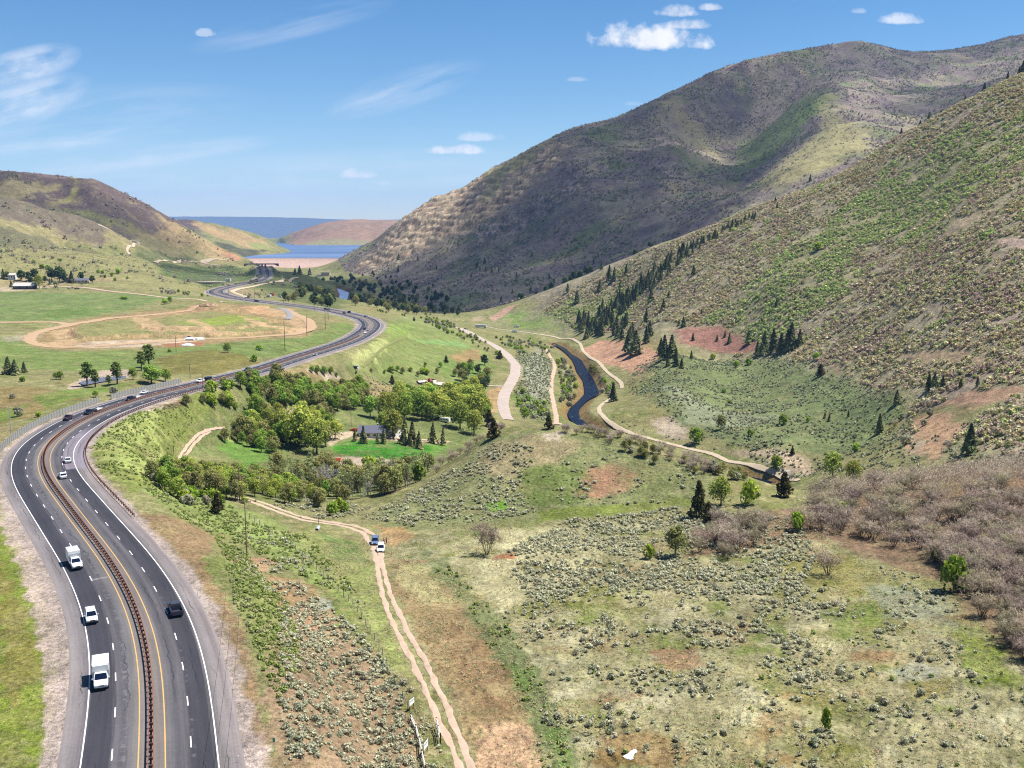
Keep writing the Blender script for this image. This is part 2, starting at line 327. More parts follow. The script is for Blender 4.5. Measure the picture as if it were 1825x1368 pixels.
# --- foreground plain
PL = region([(640,1000),(700,930),(860,960),(1000,930),(1200,920),(1450,930),(1620,1050),(1900,1150),(1900,1500),(880,1500),(760,1150)], 30, 20, 15)
paint(PL, (164, 156, 114))
paint(PL * sstep(-.05, .3, n9 + n3 * .4), (186, 178, 140))
paint(PL * sstep(.0, .4, fbm(GX, GYY, 26, 4, .6, 9)), (128, 130, 62))
paint(PL * sstep(.06, .4, fbm(GX, GYY, 14, 4, .6, 12)) * .85, (122, 134, 60))
paint(PL * sstep(.12, .45, fbm(GX, GYY, 20, 4, .6, 10)) * .75, (156, 118, 78))
paint(PL * sstep(.15, .4, fbm(GX, GYY, 9, 3, .6, 11)) * .6, (196, 186, 140))
PATCH = [
 # highway surroundings
 ((128,142,52), 6, 5, 8, 1, [(-80,925),(8,940),(40,1030),(70,1150),(84,1260),(78,1420),(-80,1420)]),
 ((150,132,74), 5, 10, 8, .6, [(0,1000),(45,1090),(70,1200),(30,1260),(0,1240)]),
 ((196,176,158), 4, 6, 6, 1, [(8,870),(60,960),(120,1090),(134,1200),(128,1420),(72,1420),(84,1260),(70,1150),(40,1030),(0,930)]),
 ((200,178,162), 4, 4, 5, 1, [(145,830),(180,850),(240,910),(300,980),(345,1040),(385,1120),(430,1230),(480,1330),(500,1420),(400,1420),(400,1200),(330,1030),(235,935),(160,860)]),
 ((164,132,98), 5, 6, 6, .9, [(240,915),(330,930),(395,965),(360,1010),(420,1090),(450,1180),(470,1330),(440,1300),(400,1170),(350,1050),(290,975)]),
 ((136,146,70), 8, 8, 8, 1, [(150,770),(215,735),(320,700),(420,700),(400,740),(310,800),(330,840),(290,870),(240,880),(180,840),(145,800)]),
 ((178,188,104), 6, 10, 5, .9, [(160,760),(215,745),(280,740),(290,760),(230,800),(300,850),(250,850),(180,820)]),
 ((196,196,120), 4, 4, 5, 1, [(262,808),(290,800),(300,826),(285,842),(265,835)]),
 ((206,182,158), 3, 3, 6, .9, [(250,722),(330,705),(345,700),(300,725),(255,735)]),
 ((120,92,78), 3, 2, 6, .9, [(290,722),(340,708),(345,714),(300,730)]),
 ((150,165,90), 8, 8, 5, 1, [(250,870),(330,860),(390,890),(500,930),(600,1010),(640,1090),(560,1040),(430,960),(350,930),(290,900)]),
 ((140,150,80), 8, 8, 5, .8, [(380,960),(440,980),(500,1060),(530,1150),(470,1200),(430,1090)]),
 ((174,142,114), 8, 12, 6, .85, [(490,1100),(560,1080),(660,1160),(730,1270),(790,1420),(480,1420),(470,1250)]),
 ((192,150,118), 4, 5, 5, .9, [(395,985),(440,990),(500,1000),(470,1020),(430,1012)]),
 ((186,142,110), 4, 6, 5, .7, [(470,1020),(560,1040),(600,1110),(560,1130),(490,1080)]),
 ((178,182,166), 3, 5, 5, .8, [(550,1070),(580,1060),(590,1085),(565,1090)]),
 ((150,156,90), 6, 8, 8, 1, [(500,940),(560,950),(640,965),(660,1010),(690,1120),(730,1200),(700,1190),(640,1090),(570,1010)]),
 ((112,140,72), 4, 6, 8, .8, [(570,950),(640,970),(650,1000),(600,1000)]),
 # right of the track
 ((166,140,100), 8, 8, 8, 1, [(690,985),(730,1010),(800,1040),(880,1120),(930,1230),(960,1310),(860,1370),(770,1180),(700,1050)]),
 ((148,116,82), 8, 10, 8, .7, [(780,1090),(860,1130),(930,1230),(900,1290),(830,1230)]),
 ((192,182,128), 6, 8, 8, .8, [(700,1000),(760,1010),(800,1070),(760,1080),(710,1040)]),
 ((200,162,126), 6, 8, 5, 1, [(855,1290),(930,1290),(985,1340),(975,1420),(855,1420)]),
 ((176,140,96), 5, 6, 8, .9, [(670,930),(720,920),(730,965),(690,970)]),
 ((196,158,112), 3, 3, 6, .9, [(690,962),(735,948),(740,956),(700,976)]),
 ((118,128,80), 8, 9, 5, .9, [(740,965),(790,1000),(850,1060),(910,1120),(960,1200),(990,1260),(1015,1330),(1020,1420),(965,1420),(955,1320),(930,1240),(870,1150),(800,1060),(750,1000)]),
 ((96,122,56), 6, 8, 4, .8, [(900,1170),(950,1200),(965,1240),(920,1230)]), ((96,124,56), 6, 8, 4, .8, [(970,1280),(1010,1300),(1030,1368),(990,1368)]),
 ((204,194,148), 12, 10, 8, .95, [(890,945),(1040,935),(1080,960),(1040,1040),(960,1060),(900,1080),(850,1060),(830,1010),(900,985)]),
 ((178,116,84), 3, 2, 4, 1, [(880,990),(918,984),(916,996),(880,998)]),
 ((128,118,52), 4, 4, 5, .9, [(925,1005),(995,1012),(990,1022),(935,1020)]),
 # knoll
 ((138,142,92), 10, 8, 10, 1, [(640,930),(760,870),(870,785),(980,765),(1100,790),(1290,855),(1250,900),(1000,925),(760,945)]),
 ((170,152,114), 8, 8, 10, .8, [(860,800),(960,775),(1040,790),(990,830),(900,850),(840,840)]),
 ((204,184,160), 3, 4, 5, .8, [(965,772),(1010,768),(1000,785),(970,788)]),
 ((100,118,52), 8, 8, 8, .85, [(920,840),(1000,820),(1050,850),(1040,900),(960,910),(920,890)]),
 ((184,134,106), 9, 8, 5, .85, [(1050,835),(1090,828),(1140,850),(1110,870),(1070,890),(1042,880)]),
 ((182,140,104), 5, 5, 6, .6, [(1100,850),(1160,855),(1130,868),(1090,885)]),
 ((110,166,34), 3, 2, 3, 1, [(862,897),(900,893),(903,908),(870,912)]),
 ((122,136,52), 5, 5, 8, .9, [(950,910),(1060,900),(1240,880),(1245,896),(1100,915),(970,928)]),
 ((132,138,84), 10, 10, 8, .8, [(1130,820),(1240,850),(1240,890),(1130,900),(1110,870)]),
 # right: litter under the oak scrub, clearings
 ((138,112,88), 10, 8, 6, 1, [(1440,900),(1560,860),(1700,830),(1900,830),(1900,1230),(1800,1170),(1700,1050),(1600,1010),(1470,960),(1300,985),(1230,990),(1240,930),(1380,910)]),
 ((170,128,92), 5, 6, 6, .7, [(1700,860),(1830,850),(1830,920),(1740,900)]),
 ((138,132,60), 8, 8, 8, .8, [(1380,985),(1500,990),(1600,1040),(1520,1060),(1400,1020)]),
 ((116,136,58), 10, 8, 6, .85, [(1340,1090),(1400,1090),(1410,1130),(1340,1140)]),
 ((118,136,60), 10, 8, 6, .85, [(1460,1090),(1560,1070),(1590,1100),(1500,1130)]),
 ((128,144,44), 10, 10, 6, .8, [(1680,1110),(1760,1140),(1825,1220),(1740,1220)]),
 ((152,158,132), 10, 10, 8, .7, [(1540,1030),(1680,1060),(1700,1110),(1580,1100)]), ((170,170,148), 6, 10, 5, .7, [(1600,1190),(1660,1185),(1680,1210),(1620,1220)]),
 ((140,132,58), 8, 10, 6, .8, [(1620,1215),(1690,1210),(1690,1245),(1630,1250)]),
 ((166,120,92), 6, 8, 6, .7, [(1160,1160),(1240,1150),(1250,1190),(1180,1200)]), ((150,112,66), 8, 10, 6, .7, [(1060,1310),(1160,1300),(1240,1340),(1180,1368),(1060,1360)]),
 # bowl and house
 ((118,132,72), 8, 6, 10, .9, [(380,745),(470,700),(600,690),(760,700),(860,720),(860,770),(780,830),(640,890),(480,890),(380,850),(330,800)]),
 ((108,146,58), 4, 3, 8, 1, [(400,770),(500,775),(510,815),(440,830),(390,800)]),
 ((206,196,120), 4, 3, 6, .7, [(390,765),(450,775),(430,785),(395,780)]),
 ((58,136,24), 3, 1.5, 8, 1, [(592,790),(640,784),(700,790),(778,795),(770,812),(690,818),(620,812),(594,803)]),
 ((104,150,54), 3, 2, 8, .9, [(770,792),(800,790),(790,805),(765,812)]),
 ((212,188,164), 3, 2, 5, 1, [(588,815),(620,813),(690,818),(712,822),(690,835),(660,845),(620,832),(588,828)]),
 ((212,188,160), 2, 1, 5, 1, [(590,769),(628,769),(632,776),(606,784),(590,795),(584,790)]),
 ((200,180,150), 2, 1, 5, 1, [(630,776),(700,779),(800,786),(800,790),(700,785),(628,782)]),
 ((196,172,140), 3, 4, 6, .9, [(483,728),(525,725),(535,740),(500,750),(480,742)]),
 ((178,150,106), 6, 6, 12, .8, [(660,680),(720,690),(740,705),(690,712),(650,700)]),
 ((168,140,96), 5, 5, 12, .8, [(500,660),(570,668),(575,680),(530,680),(490,672)]),
 ((206,186,160), 3, 2, 8, 1, [(545,660),(585,664),(605,672),(580,682),(575,672)]),
 # meadow right of the far bend
 ((134,148,80), 5, 5, 20, 1, [(690,570),(760,570),(830,600),(880,640),(860,670),(760,675),(640,665),(620,655),(680,620)]),
 ((142,170,76), 5, 4, 20, .8, [(690,580),(735,575),(730,600),(690,615)]),
 ((200,204,128), 4, 6, 14, .85, [(620,640),(650,622),(690,605),(690,620),(660,645),(640,660)]),
 ((150,160,96), 4, 4, 20, .7, [(680,565),(740,562),(820,590),(800,596),(740,575)]),
 ((130,170,96), 4, 3, 20, .7, [(740,605),(820,608),(840,620),(760,612)]),
 ((176,138,96), 4, 4, 15, .8, [(800,635),(850,620),(860,640),(820,650)]),
 ((112,150,60), 5, 5, 20, .6, [(780,640),(880,650),(870,700),(800,690)]),
 ((186,150,104), 3, 2, 10, .9, [(862,700),(895,685),(900,730),(870,735)]),
 ((178,176,150), 6, 6, 15, .8, [(925,640),(965,620),(985,690),(960,720),(935,690)]),
 ((118,150,52), 5, 5, 15, .7, [(915,700),(970,715),(980,740),(930,740)]),
 # left fields and development
 ((122,142,78), 6, 5, 30, 1, [(-60,515),(120,522),(330,528),(250,545),(120,572),(-60,575)]),
 ((98,128,52), 4, 6, 25, .6, [(60,555),(160,545),(200,556),(100,568)]),
 ((176,146,104), 5, 4, 20, .9, [(30,600),(140,572),(250,555),(380,540),(470,545),(555,575),(550,600),(440,606),(250,620),(100,622),(40,612)]),
 ((152,148,92), 4, 4, 20, 1, [(140,580),(230,568),(380,555),(500,578),(540,590),(440,597),(260,600),(150,606),(125,595)]),
 ((150,166,66), 3, 3, 15, .9, [(300,575),(420,560),(470,568),(380,580)]),
 ((200,160,118), 3, 2, 20, .9, [(240,565),(330,550),(380,542),(372,550),(300,560)]),
 ((206,164,122), 3, 2, 15, 1, [(420,548),(470,545),(505,560),(490,566),(450,556)]),
 ((214,190,162), 2, 1.5, 10, 1, [(130,612),(175,608),(300,604),(365,600),(365,606),(250,618),(140,620)]),
 ((176,122,88), 2, 2, 10, 1, [(290,612),(360,608),(362,616),(300,622)]),
 ((122,142,72), 5, 5, 20, 1, [(-60,590),(30,605),(70,625),(240,625),(370,614),(520,606),(620,575),(640,590),(560,622),(430,640),(240,660),(120,660),(-60,650)]),
 ((128,120,58), 6, 6, 20, .9, [(270,640),(360,622),(430,632),(470,645),(380,665),(300,668)]),
 ((204,180,160), 2, 2, 8, 1, [(116,688),(150,672),(180,660),(240,658),(232,672),(200,678),(160,684),(125,695)]),
 ((146,140,130), 2, 1, 8, .8, [(140,682),(200,672),(225,672),(215,676),(150,688)]),
 ((150,126,78), 8, 8, 20, .8, [(-60,690),(80,690),(150,705),(60,740),(-60,780)]), ((110,142,50), 6, 6, 15, .8, [(60,705),(160,690),(250,680),(180,700),(80,730)]), ((112,140,50), 6, 6, 15, .8, [(-40,735),(50,720),(30,745),(-40,765)]),
 ((176,170,140), 3, 3, 15, .7, [(0,600),(40,596),(80,592),(60,604),(10,610)]),
 # left hills
 ((156,150,98), 10, 8, 60, .9, [(-60,440),(60,440),(150,448),(250,462),(330,498),(372,522),(300,525),(150,500),(-60,495)]),
 ((178,158,116), 6, 6, 40, .8, [(-60,500),(60,490),(200,494),(250,500),(120,508),(-60,515)]),
 ((200,180,150), 2, 1.5, 30, .9, [(-40,512),(40,508),(100,510),(60,516),(-40,520)]),
 ((110,92,92), 8, 8, 60, 1, [(-60,296),(160,312),(230,345),(300,384),(360,420),(330,432),(250,405),(190,385),(90,370),(-60,372)]),
 ((186,168,120), 8, 8, 40, .9, [(-40,350),(60,325),(100,330),(90,345),(40,358),(-40,360)]), ((170,158,100), 4, 5, 40, .9, [(85,360),(130,335),(165,315),(180,320),(140,345),(95,365)]),
 ((190,162,118), 8, 8, 50, .9, [(300,395),(370,430),(425,460),(400,470),(340,440),(250,420)]),
 ((168,156,108), 10, 8, 60, .9, [(-60,385),(60,390),(200,405),(330,445),(410,465),(330,468),(250,450),(100,435),(-60,425)]),
 ((104,112,78), 6, 8, 50, .8, [(-40,405),(40,415),(90,430),(30,435),(-40,430)]),
 ((98,108,66), 6, 5, 40, .85, [(240,440),(330,455),(360,465),(280,470),(240,455)]), ((92,110,60), 6, 4, 40, 1, [(280,470),(400,470),(470,480),(465,495),(400,505),(330,505),(290,490)]),
 ((206,150,116), 3, 2, 30, .9, [(382,438),(400,445),(430,462),(418,464),(395,450)]),
 ((190,160,112), 5, 4, 40, 1, [(335,398),(400,410),(470,425),(490,440),(470,446),(430,440),(380,420)]), ((76,80,62), 3, 2, 40, .9, [(385,430),(430,443),(480,446),(460,452),(410,450)]),
 ((148,160,88), 4, 3, 40, .8, [(440,432),(480,438),(485,444),(450,444)]),
 # ground round the dam
 ((116,100,96), 8, 10, 50, .8, [(-60,374),(90,374),(190,402),(250,426),(180,432),(60,402),(-60,396)]),  # left hill: purple scrub tone, with darker shading painted into the front slope
 ((122,112,90), 8, 10, 40, .6, [(-60,420),(80,425),(180,445),(120,452),(-60,440)]),
 ((100,112,62), 6, 5, 40, 1, [(470,480),(560,488),(620,495),(640,530),(600,550),(520,535),(470,520),(440,505)]),
 ((168,146,112), 3, 3, 30, .8, [(385,512),(440,510),(470,530),(430,530),(400,522)]),
 # right valley side
 ((146,146,100), 8, 8, 30, .9, [(870,560),(1000,520),(1040,560),(1060,600),(980,600),(880,590)]),
 ((126,158,66), 6, 6, 25, .7, [(900,560),(980,545),(1020,560),(1000,590),(920,585)]),
 ((206,164,140), 3, 3, 15, 1, [(872,566),(905,545),(920,543),(900,560),(880,572)]), ((196,170,140), 3, 3, 15, .9, [(845,565),(862,562),(860,570),(842,572)]),
 ((208,158,128), 3, 3, 10, 1, [(1035,622),(1070,605),(1110,605),(1150,620),(1175,628),(1165,645),(1140,668),(1110,655),(1080,650),(1050,640)]),
 ((170,122,106), 4, 3, 10, 1, [(1200,585),(1290,580),(1350,600),(1370,615),(1330,630),(1260,622),(1210,612)]),
 ((176,124,104), 3, 2, 10, 1, [(1480,648),(1503,645),(1500,675),(1488,702),(1478,700),(1490,670)]),
 ((120,134,84), 10, 10, 25, .9, [(1180,640),(1300,640),(1420,640),(1500,660),(1600,720),(1560,790),(1460,810),(1300,790),(1180,730),(1130,700)]),
 ((176,180,150), 8, 8, 20, .5, [(1180,690),(1260,720),(1400,740),(1330,760),(1220,750)]),
 ((196,176,154), 5, 4, 10, .9, [(1160,750),(1195,742),(1228,765),(1220,782),(1180,778)]),
 ((204,178,148), 4, 4, 10, .95, [(1290,800),(1380,798),(1440,818),(1455,845),(1400,835),(1330,815)]), ((196,184,172), 3, 3, 8, .9, [(1340,820),(1400,835),(1440,845),(1400,846)]),
 ((200,160,124), 5, 5, 12, 1, [(1620,745),(1680,735),(1720,760),(1700,800),(1660,820),(1612,800)]), ((188,148,122), 6, 5, 12, .9, [(1640,720),(1720,700),(1840,690),(1840,705),(1740,725)]),
 ((190,160,132), 4, 6, 15, .8, [(1600,630),(1720,625),(1760,640),(1650,650)]), ((196,172,142), 4, 6, 20, .8, [(1690,395),(1740,375),(1780,370),(1720,410),(1680,420)]), ((210,180,160), 3, 4, 20, 1, [(1766,428),(1830,424),(1830,446),(1800,442)]),
 ((198,168,128), 3, 4, 15, .8, [(1230,510),(1270,520),(1320,545),(1290,545),(1240,525)]), ((190,160,140), 3, 4, 20, .8, [(1480,440),(1530,430),(1500,470),(1475,480)]),
]
for col, fe, wo, la, st, pts in PATCH:
    paint(region(pts, fe, wo, la) * st, col)
# --- mottling of turf over the open ground
opn = (1 - SLOPE) * (1 - BEY) * (YQ < 2500)
mt1 = fbm(GX, GYY, 28, 5, .65, 81); mt2 = fbm(GX, GYY, 7, 4, .65, 82)
paint(opn * sstep(.08, .4, mt1) * .38, (172, 158, 108)); paint(opn * sstep(.1, .4, mt2) * .3, (98, 108, 56)); paint(opn * sstep(.12, .42, -mt2) * .28, (180, 170, 126)); paint(opn * sstep(.15, .42, -mt1) * .3, (150, 128, 92))
for pts in ([(250,585),(330,580),(420,592),(380,596),(300,590)], [(420,560),(470,575),(540,590),(520,594),(450,576)], [(235,566),(262,566),(300,590),(285,594),(250,580)], [(330,570),(345,568),(390,590),(375,594)], [(60,612),(130,604),(150,612),(100,620)], [(470,545),(520,548),(545,580),(530,585),(505,565)], [(90,590),(140,580),(130,600),(100,606)]):
    paint(region(pts, 3, 3, 8) * .85, (206, 172, 130))
for _m in (_ta, _tb, _tc): paint(np.clip(_m * (1 - _m) * 4, 0, 1) * .85, (206, 168, 126))
# --- near right hillside
S2 = SLOPE * (1 - region([(1180,640),(1300,640),(1420,640),(1500,660),(1620,720),(1640,840),(1300,800),(1100,700)], 20, 10, 30))
keepc = GC.copy(); soil = np.zeros_like(GZ)
for pts in ([(1035,622),(1070,605),(1110,605),(1150,620),(1175,628),(1140,668),(1080,650)], [(1200,585),(1290,580),(1370,615),(1330,630),(1210,612)], [(1766,428),(1830,424),(1830,446),(1800,442)], [(1690,395),(1780,370),(1720,410),(1680,420)], [(1600,630),(1720,625),(1760,640),(1650,650)], [(1620,745),(1720,700),(1840,690),(1720,760),(1660,820)]):
    soil = np.maximum(soil, region(pts, 5, 5, 15))
paint(S2, (180, 166, 136)); paint(S2 * sstep(-.1, .3, n30), (154, 150, 110)); paint(S2 * sstep(.1, .4, n80 + n9 * .4) * .8, (176, 152, 136)); paint(S2 * sstep(.22, .45, n9) * .7, (196, 170, 138))
GREENZ = region([(1240,610),(1330,500),(1430,420),(1560,320),(1720,240),(1840,180),(1840,300),(1700,380),(1560,440),(1480,530),(1420,590),(1330,610)], 25, 30, 60) * SLOPE
GREENZ = np.maximum(GREENZ, region([(1000,545),(1060,520),(1150,500),(1130,560),(1040,600),(960,580)], 15, 15, 40))
paint(S2 * GREENZ * .4, (148, 150, 92))
paint(S2 * sstep(.05, .3, fbm(GX, GYY, 7, 3, .6, 91)) * .5, (156, 134, 120)); paint(S2 * sstep(.08, .3, fbm(GX, GYY, 6, 3, .6, 92)) * .5, (144, 144, 106)); paint(S2 * sstep(.1, .3, fbm(GX, GYY, 5, 3, .6, 93)) * .35, (122, 110, 92))
GC = GC + (keepc - GC) * soil[..., None]
# --- the big mountain
cliff = fbm(GX * .35, (GZ + GX * .12 + GYY * .05) * 4.0, 60, 3, .6, 6)
paint(BEY, (156, 144, 126)); paint(BEY * sstep(-.2, .25, n80 + n30 * .5), (142, 124, 122)); paint(BEY * sstep(.05, .4, fbm(GX, GYY, 160, 4, .6, 21)), (132, 138, 98))
paint(BEY * sstep(.15, .4, n30 + .3 * n9) * .6, (104, 114, 74)); paint(BEY * sstep(.2, .45, fbm(GX, GYY, 70, 4, .6, 22)) * .7, (178, 164, 120))
SPUR = region([(1480,180),(1500,205),(1560,262),(1480,300),(1400,330),(1330,340),(1400,290),(1470,230),(1440,165)], 14, 10, 60) * BEY
SPUR = np.maximum(SPUR, region([(1190,170),(1250,230),(1290,290),(1240,260),(1180,200)], 12, 10, 60) * BEY * .7)
paint(SPUR * .85, (176, 166, 112))  # grassy spurs, their sunlit look painted into the colour
paint(region([(1330,250),(1440,170),(1470,160),(1460,200),(1400,260),(1310,320),(1310,280)], 14, 10, 60) * BEY * .8, (112, 134, 68))
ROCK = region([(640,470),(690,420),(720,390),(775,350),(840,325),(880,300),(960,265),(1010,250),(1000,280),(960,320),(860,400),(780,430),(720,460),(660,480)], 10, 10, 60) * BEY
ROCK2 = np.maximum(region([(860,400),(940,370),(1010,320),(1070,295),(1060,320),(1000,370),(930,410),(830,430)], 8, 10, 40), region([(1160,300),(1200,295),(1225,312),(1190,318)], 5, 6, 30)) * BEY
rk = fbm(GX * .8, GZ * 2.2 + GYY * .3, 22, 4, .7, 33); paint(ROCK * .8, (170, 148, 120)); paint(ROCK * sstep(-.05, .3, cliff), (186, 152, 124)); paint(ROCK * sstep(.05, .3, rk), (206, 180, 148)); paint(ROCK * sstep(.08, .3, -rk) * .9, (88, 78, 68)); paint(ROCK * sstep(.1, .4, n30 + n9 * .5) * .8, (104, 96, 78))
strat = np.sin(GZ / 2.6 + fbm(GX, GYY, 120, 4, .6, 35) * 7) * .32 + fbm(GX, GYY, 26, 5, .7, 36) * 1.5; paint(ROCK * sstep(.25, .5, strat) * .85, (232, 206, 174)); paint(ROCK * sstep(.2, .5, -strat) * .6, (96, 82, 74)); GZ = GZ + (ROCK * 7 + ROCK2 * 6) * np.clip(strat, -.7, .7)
tal = fbm((GX * .75 + GYY * .66) * 1.0, GZ * .1, 22, 3, .6, 31); paint(np.maximum(ROCK, region([(640,480),(720,440),(800,410),(830,430),(760,460),(680,490)], 10, 10, 40) * BEY) * sstep(.16, .3, tal) * .8, (208, 186, 150)); paint(ROCK2 * sstep(.3, .55, strat) * .8, (196, 178, 166))
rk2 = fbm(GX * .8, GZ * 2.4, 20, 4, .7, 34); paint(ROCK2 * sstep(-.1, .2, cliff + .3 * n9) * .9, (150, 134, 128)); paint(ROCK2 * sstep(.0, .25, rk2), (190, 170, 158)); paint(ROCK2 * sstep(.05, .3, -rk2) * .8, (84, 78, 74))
paint(region([(860,310),(960,256),(1010,240),(940,290),(880,330)], 6, 5, 50) * BEY * .8, (170, 162, 110))
paint(region([(880,315),(905,318),(860,365),(850,350)], 5, 4, 40) * BEY * .6, (180, 170, 120))
# --- across the lake, far ranges
paint(sstep(5900, 6400, YQ), (104, 122, 140)); paint(sstep(11000, 12500, YQ), (96, 108, 112))  # blue-grey of distance haze painted into the ground colour
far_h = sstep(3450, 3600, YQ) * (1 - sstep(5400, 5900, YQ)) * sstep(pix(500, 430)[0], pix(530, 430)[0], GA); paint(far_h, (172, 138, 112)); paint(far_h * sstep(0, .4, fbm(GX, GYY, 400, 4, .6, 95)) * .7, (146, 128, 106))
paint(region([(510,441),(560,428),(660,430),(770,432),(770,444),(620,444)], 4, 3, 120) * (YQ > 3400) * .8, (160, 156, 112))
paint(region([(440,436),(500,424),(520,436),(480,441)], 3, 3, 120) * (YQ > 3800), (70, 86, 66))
# --- gravel verge of the highway, river banks
GC = np.clip(GC, 0, 1)
verge = (1 - sstep(1.2, 3.2, ahead - 11.2 + fbm(GX, GYY, 7, 2) * 1.6))
paint(verge, (186, 168, 156))
bank = (1 - sstep(2, 11, ROFF + n9 * 4)) * (ROFF < 500); paint(bank * .8, (150, 112, 66)); paint((1 - sstep(-1, 2.5, ROFF)) * (ROFF < 500), (96, 84, 66))

def attr_mesh(name, X, Yy, Zz, colr):
    h, w = X.shape; v = np.stack([X, Yy, Zz], -1).reshape(-1, 3)
    i = np.arange(h * w).reshape(h, w); f = np.stack([i[:-1, :-1], i[:-1, 1:], i[1:, 1:], i[1:, :-1]], -1).reshape(-1, 4)
    return fast_mesh(name, v, f, colr.reshape(-1, 3) if colr is not None else None, True)

def fast_mesh(name, v, f, colr=None, smooth_=False, uv=None):
    """mesh from numpy arrays; f is (n, 3 or 4)"""
    me = bpy.data.meshes.new(name); k = f.shape[1]
    me.vertices.add(len(v)); me.vertices.foreach_set('co', np.ascontiguousarray(v, np.float32).ravel())
    me.loops.add(f.size); me.loops.foreach_set('vertex_index', np.ascontiguousarray(f, np.int32).ravel())
    me.polygons.add(len(f)); me.polygons.foreach_set('loop_start', np.arange(0, f.size, k, dtype=np.int32))
    if smooth_: me.polygons.foreach_set('use_smooth', np.ones(len(f), bool))
    if colr is not None:
        at = me.color_attributes.new('Col', 'FLOAT_COLOR', 'POINT')
        at.data.foreach_set('color', np.concatenate([colr, np.ones((len(colr), 1))], 1).astype(np.float32).ravel())
    if uv is not None:
        l = me.uv_layers.new(name='UVMap'); l.data.foreach_set('uv', uv[f.ravel()].astype(np.float32).ravel())
    me.update(calc_edges=True); return me

def add(name, me, mat=None, parent=None, loc=None, rot=None):
    o = bpy.data.objects.new(name, me); COL.objects.link(o)
    if mat is not None and me is not None and len(me.materials) == 0: me.materials.append(mat)
    if parent is not None: o.parent = parent
    if loc is not None: o.location = loc
    if rot is not None: o.rotation_euler = rot
    return o

def tag(o, label=None, cat=None, group=None, kind=None):
    if label: o['label'] = label
    if cat: o['category'] = cat
    if group: o['group'] = group
    if kind: o['kind'] = kind
    return o

class NT:   # small node helper
    def __init__(s, name):
        s.m = bpy.data.materials.new(name); s.m.use_nodes = True; s.t = s.m.node_tree; s.b = s.t.nodes['Principled BSDF']; s.b.inputs['Roughness'].default_value = .9
        s.b.inputs['Specular IOR Level'].default_value = .25
    def n(s, ty, **kw):
        q = s.t.nodes.new('ShaderNode' + ty)
        for k, v in kw.items():
            if k in ('op',): q.operation = v
            elif hasattr(q, k): setattr(q, k, v)
        return q
    def l(s, a, b): s.t.links.new(a, b)
    def noise(s, scale, detail=4, rough=.6, vec=None):
        q = s.n('TexNoise'); q.inputs['Scale'].default_value = scale; q.inputs['Detail'].default_value = detail; q.inputs['Roughness'].default_value = rough
        if vec is not None: s.l(vec, q.inputs['Vector'])
        return q.outputs['Fac']
    def math(s, op, a, b=None, c=None, clamp=False):
        q = s.n('Math', op=op); q.use_clamp = clamp
        for i, x in enumerate((a, b, c)):
            if x is None: continue
            if hasattr(x, 'is_linked') or hasattr(x, 'links'): s.l(x, q.inputs[i])
            else: q.inputs[i].default_value = x
        return q.outputs[0]
    def mix(s, f, a, b, bt='MIX'):
        q = s.n('Mix', data_type='RGBA', blend_type=bt)
        for i, x in ((0, f), (6, a), (7, b)):
            if hasattr(x, 'links'): s.l(x, q.inputs[i])
            elif i == 0: q.inputs[0].default_value = x
            else: q.inputs[i].default_value = (*x[:3], 1)
        return q.outputs[2]
    def rng(s, v, a, b, c, d):
        q = s.n('MapRange'); s.l(v, q.inputs[0])
        for i, x in enumerate((a, b, c, d)): q.inputs[i + 1].default_value = x
        return q.outputs[0]
    def pos(s): return s.n('NewGeometry').outputs['Position']
    def bump(s, h, strength=.5, dist=.1):
        q = s.n('Bump'); q.inputs['Strength'].default_value = strength; q.inputs['Distance'].default_value = dist; s.l(h, q.inputs['Height']); s.l(q.outputs[0], s.b.inputs['Normal'])

# terrain material: laid-down colour broken up by soil and turf grain at several sizes
T = NT('ground_cover'); p = T.pos()
at = T.n('Attribute'); at.attribute_name = 'Col'
n1 = T.noise(1.1, 5, .65, p); n2 = T.noise(.16, 5, .6, p); n3_ = T.noise(.03, 4, .6, p)
n0 = T.noise(4.5, 3, .7, p)
f = T.math('MULTIPLY', T.math('MULTIPLY', T.rng(n0, .3, .7, .55, 1.45), T.rng(n1, .3, .7, .5, 1.5)), T.math('MULTIPLY', T.rng(n2, .3, .7, .72, 1.28), T.rng(n3_, .3, .7, .82, 1.18)))
c1 = T.mix(1.0, at.outputs['Color'], f, 'MULTIPLY')
n4 = T.noise(.55, 4, .7, p)
c2 = T.mix(T.rng(n4, .5, .68, 0, .35), c1, alb((170, 150, 110)))
n5 = T.noise(.33, 5, .7, T.n('VectorMath').outputs[0]) if False else T.noise(.37, 5, .7, p)
c3 = T.mix(T.rng(n5, .56, .7, 0, .4), c2, alb((96, 112, 48)))
dist = T.n('CameraData') if False else None
n6 = T.noise(1.9, 3, .75, p); c3 = T.mix(T.rng(n6, .6, .68, 0, .55), c3, alb((62, 66, 38))); n7 = T.noise(2.6, 3, .75, T.n('VectorMath').outputs[0]) if False else T.noise(2.7, 2, .8, p); c3 = T.mix(T.rng(n7, .63, .7, 0, .6), c3, alb((214, 202, 166)))
T.l(c3, T.b.inputs['Base Color']); T.b.inputs['Specular IOR Level'].default_value = .1; T.b.inputs['Roughness'].default_value = 1
T.bump(T.math('ADD', T.math('ADD', n1, T.math('MULTIPLY', n0, .35)), T.math('ADD', T.math('MULTIPLY', n2, 4.0), T.math('MULTIPLY', n3_, 14.0))), 1.0, .4)
terrain = tag(add('ground', attr_mesh('ground', GX, GYY, GZ, GC), T.m), kind='structure')
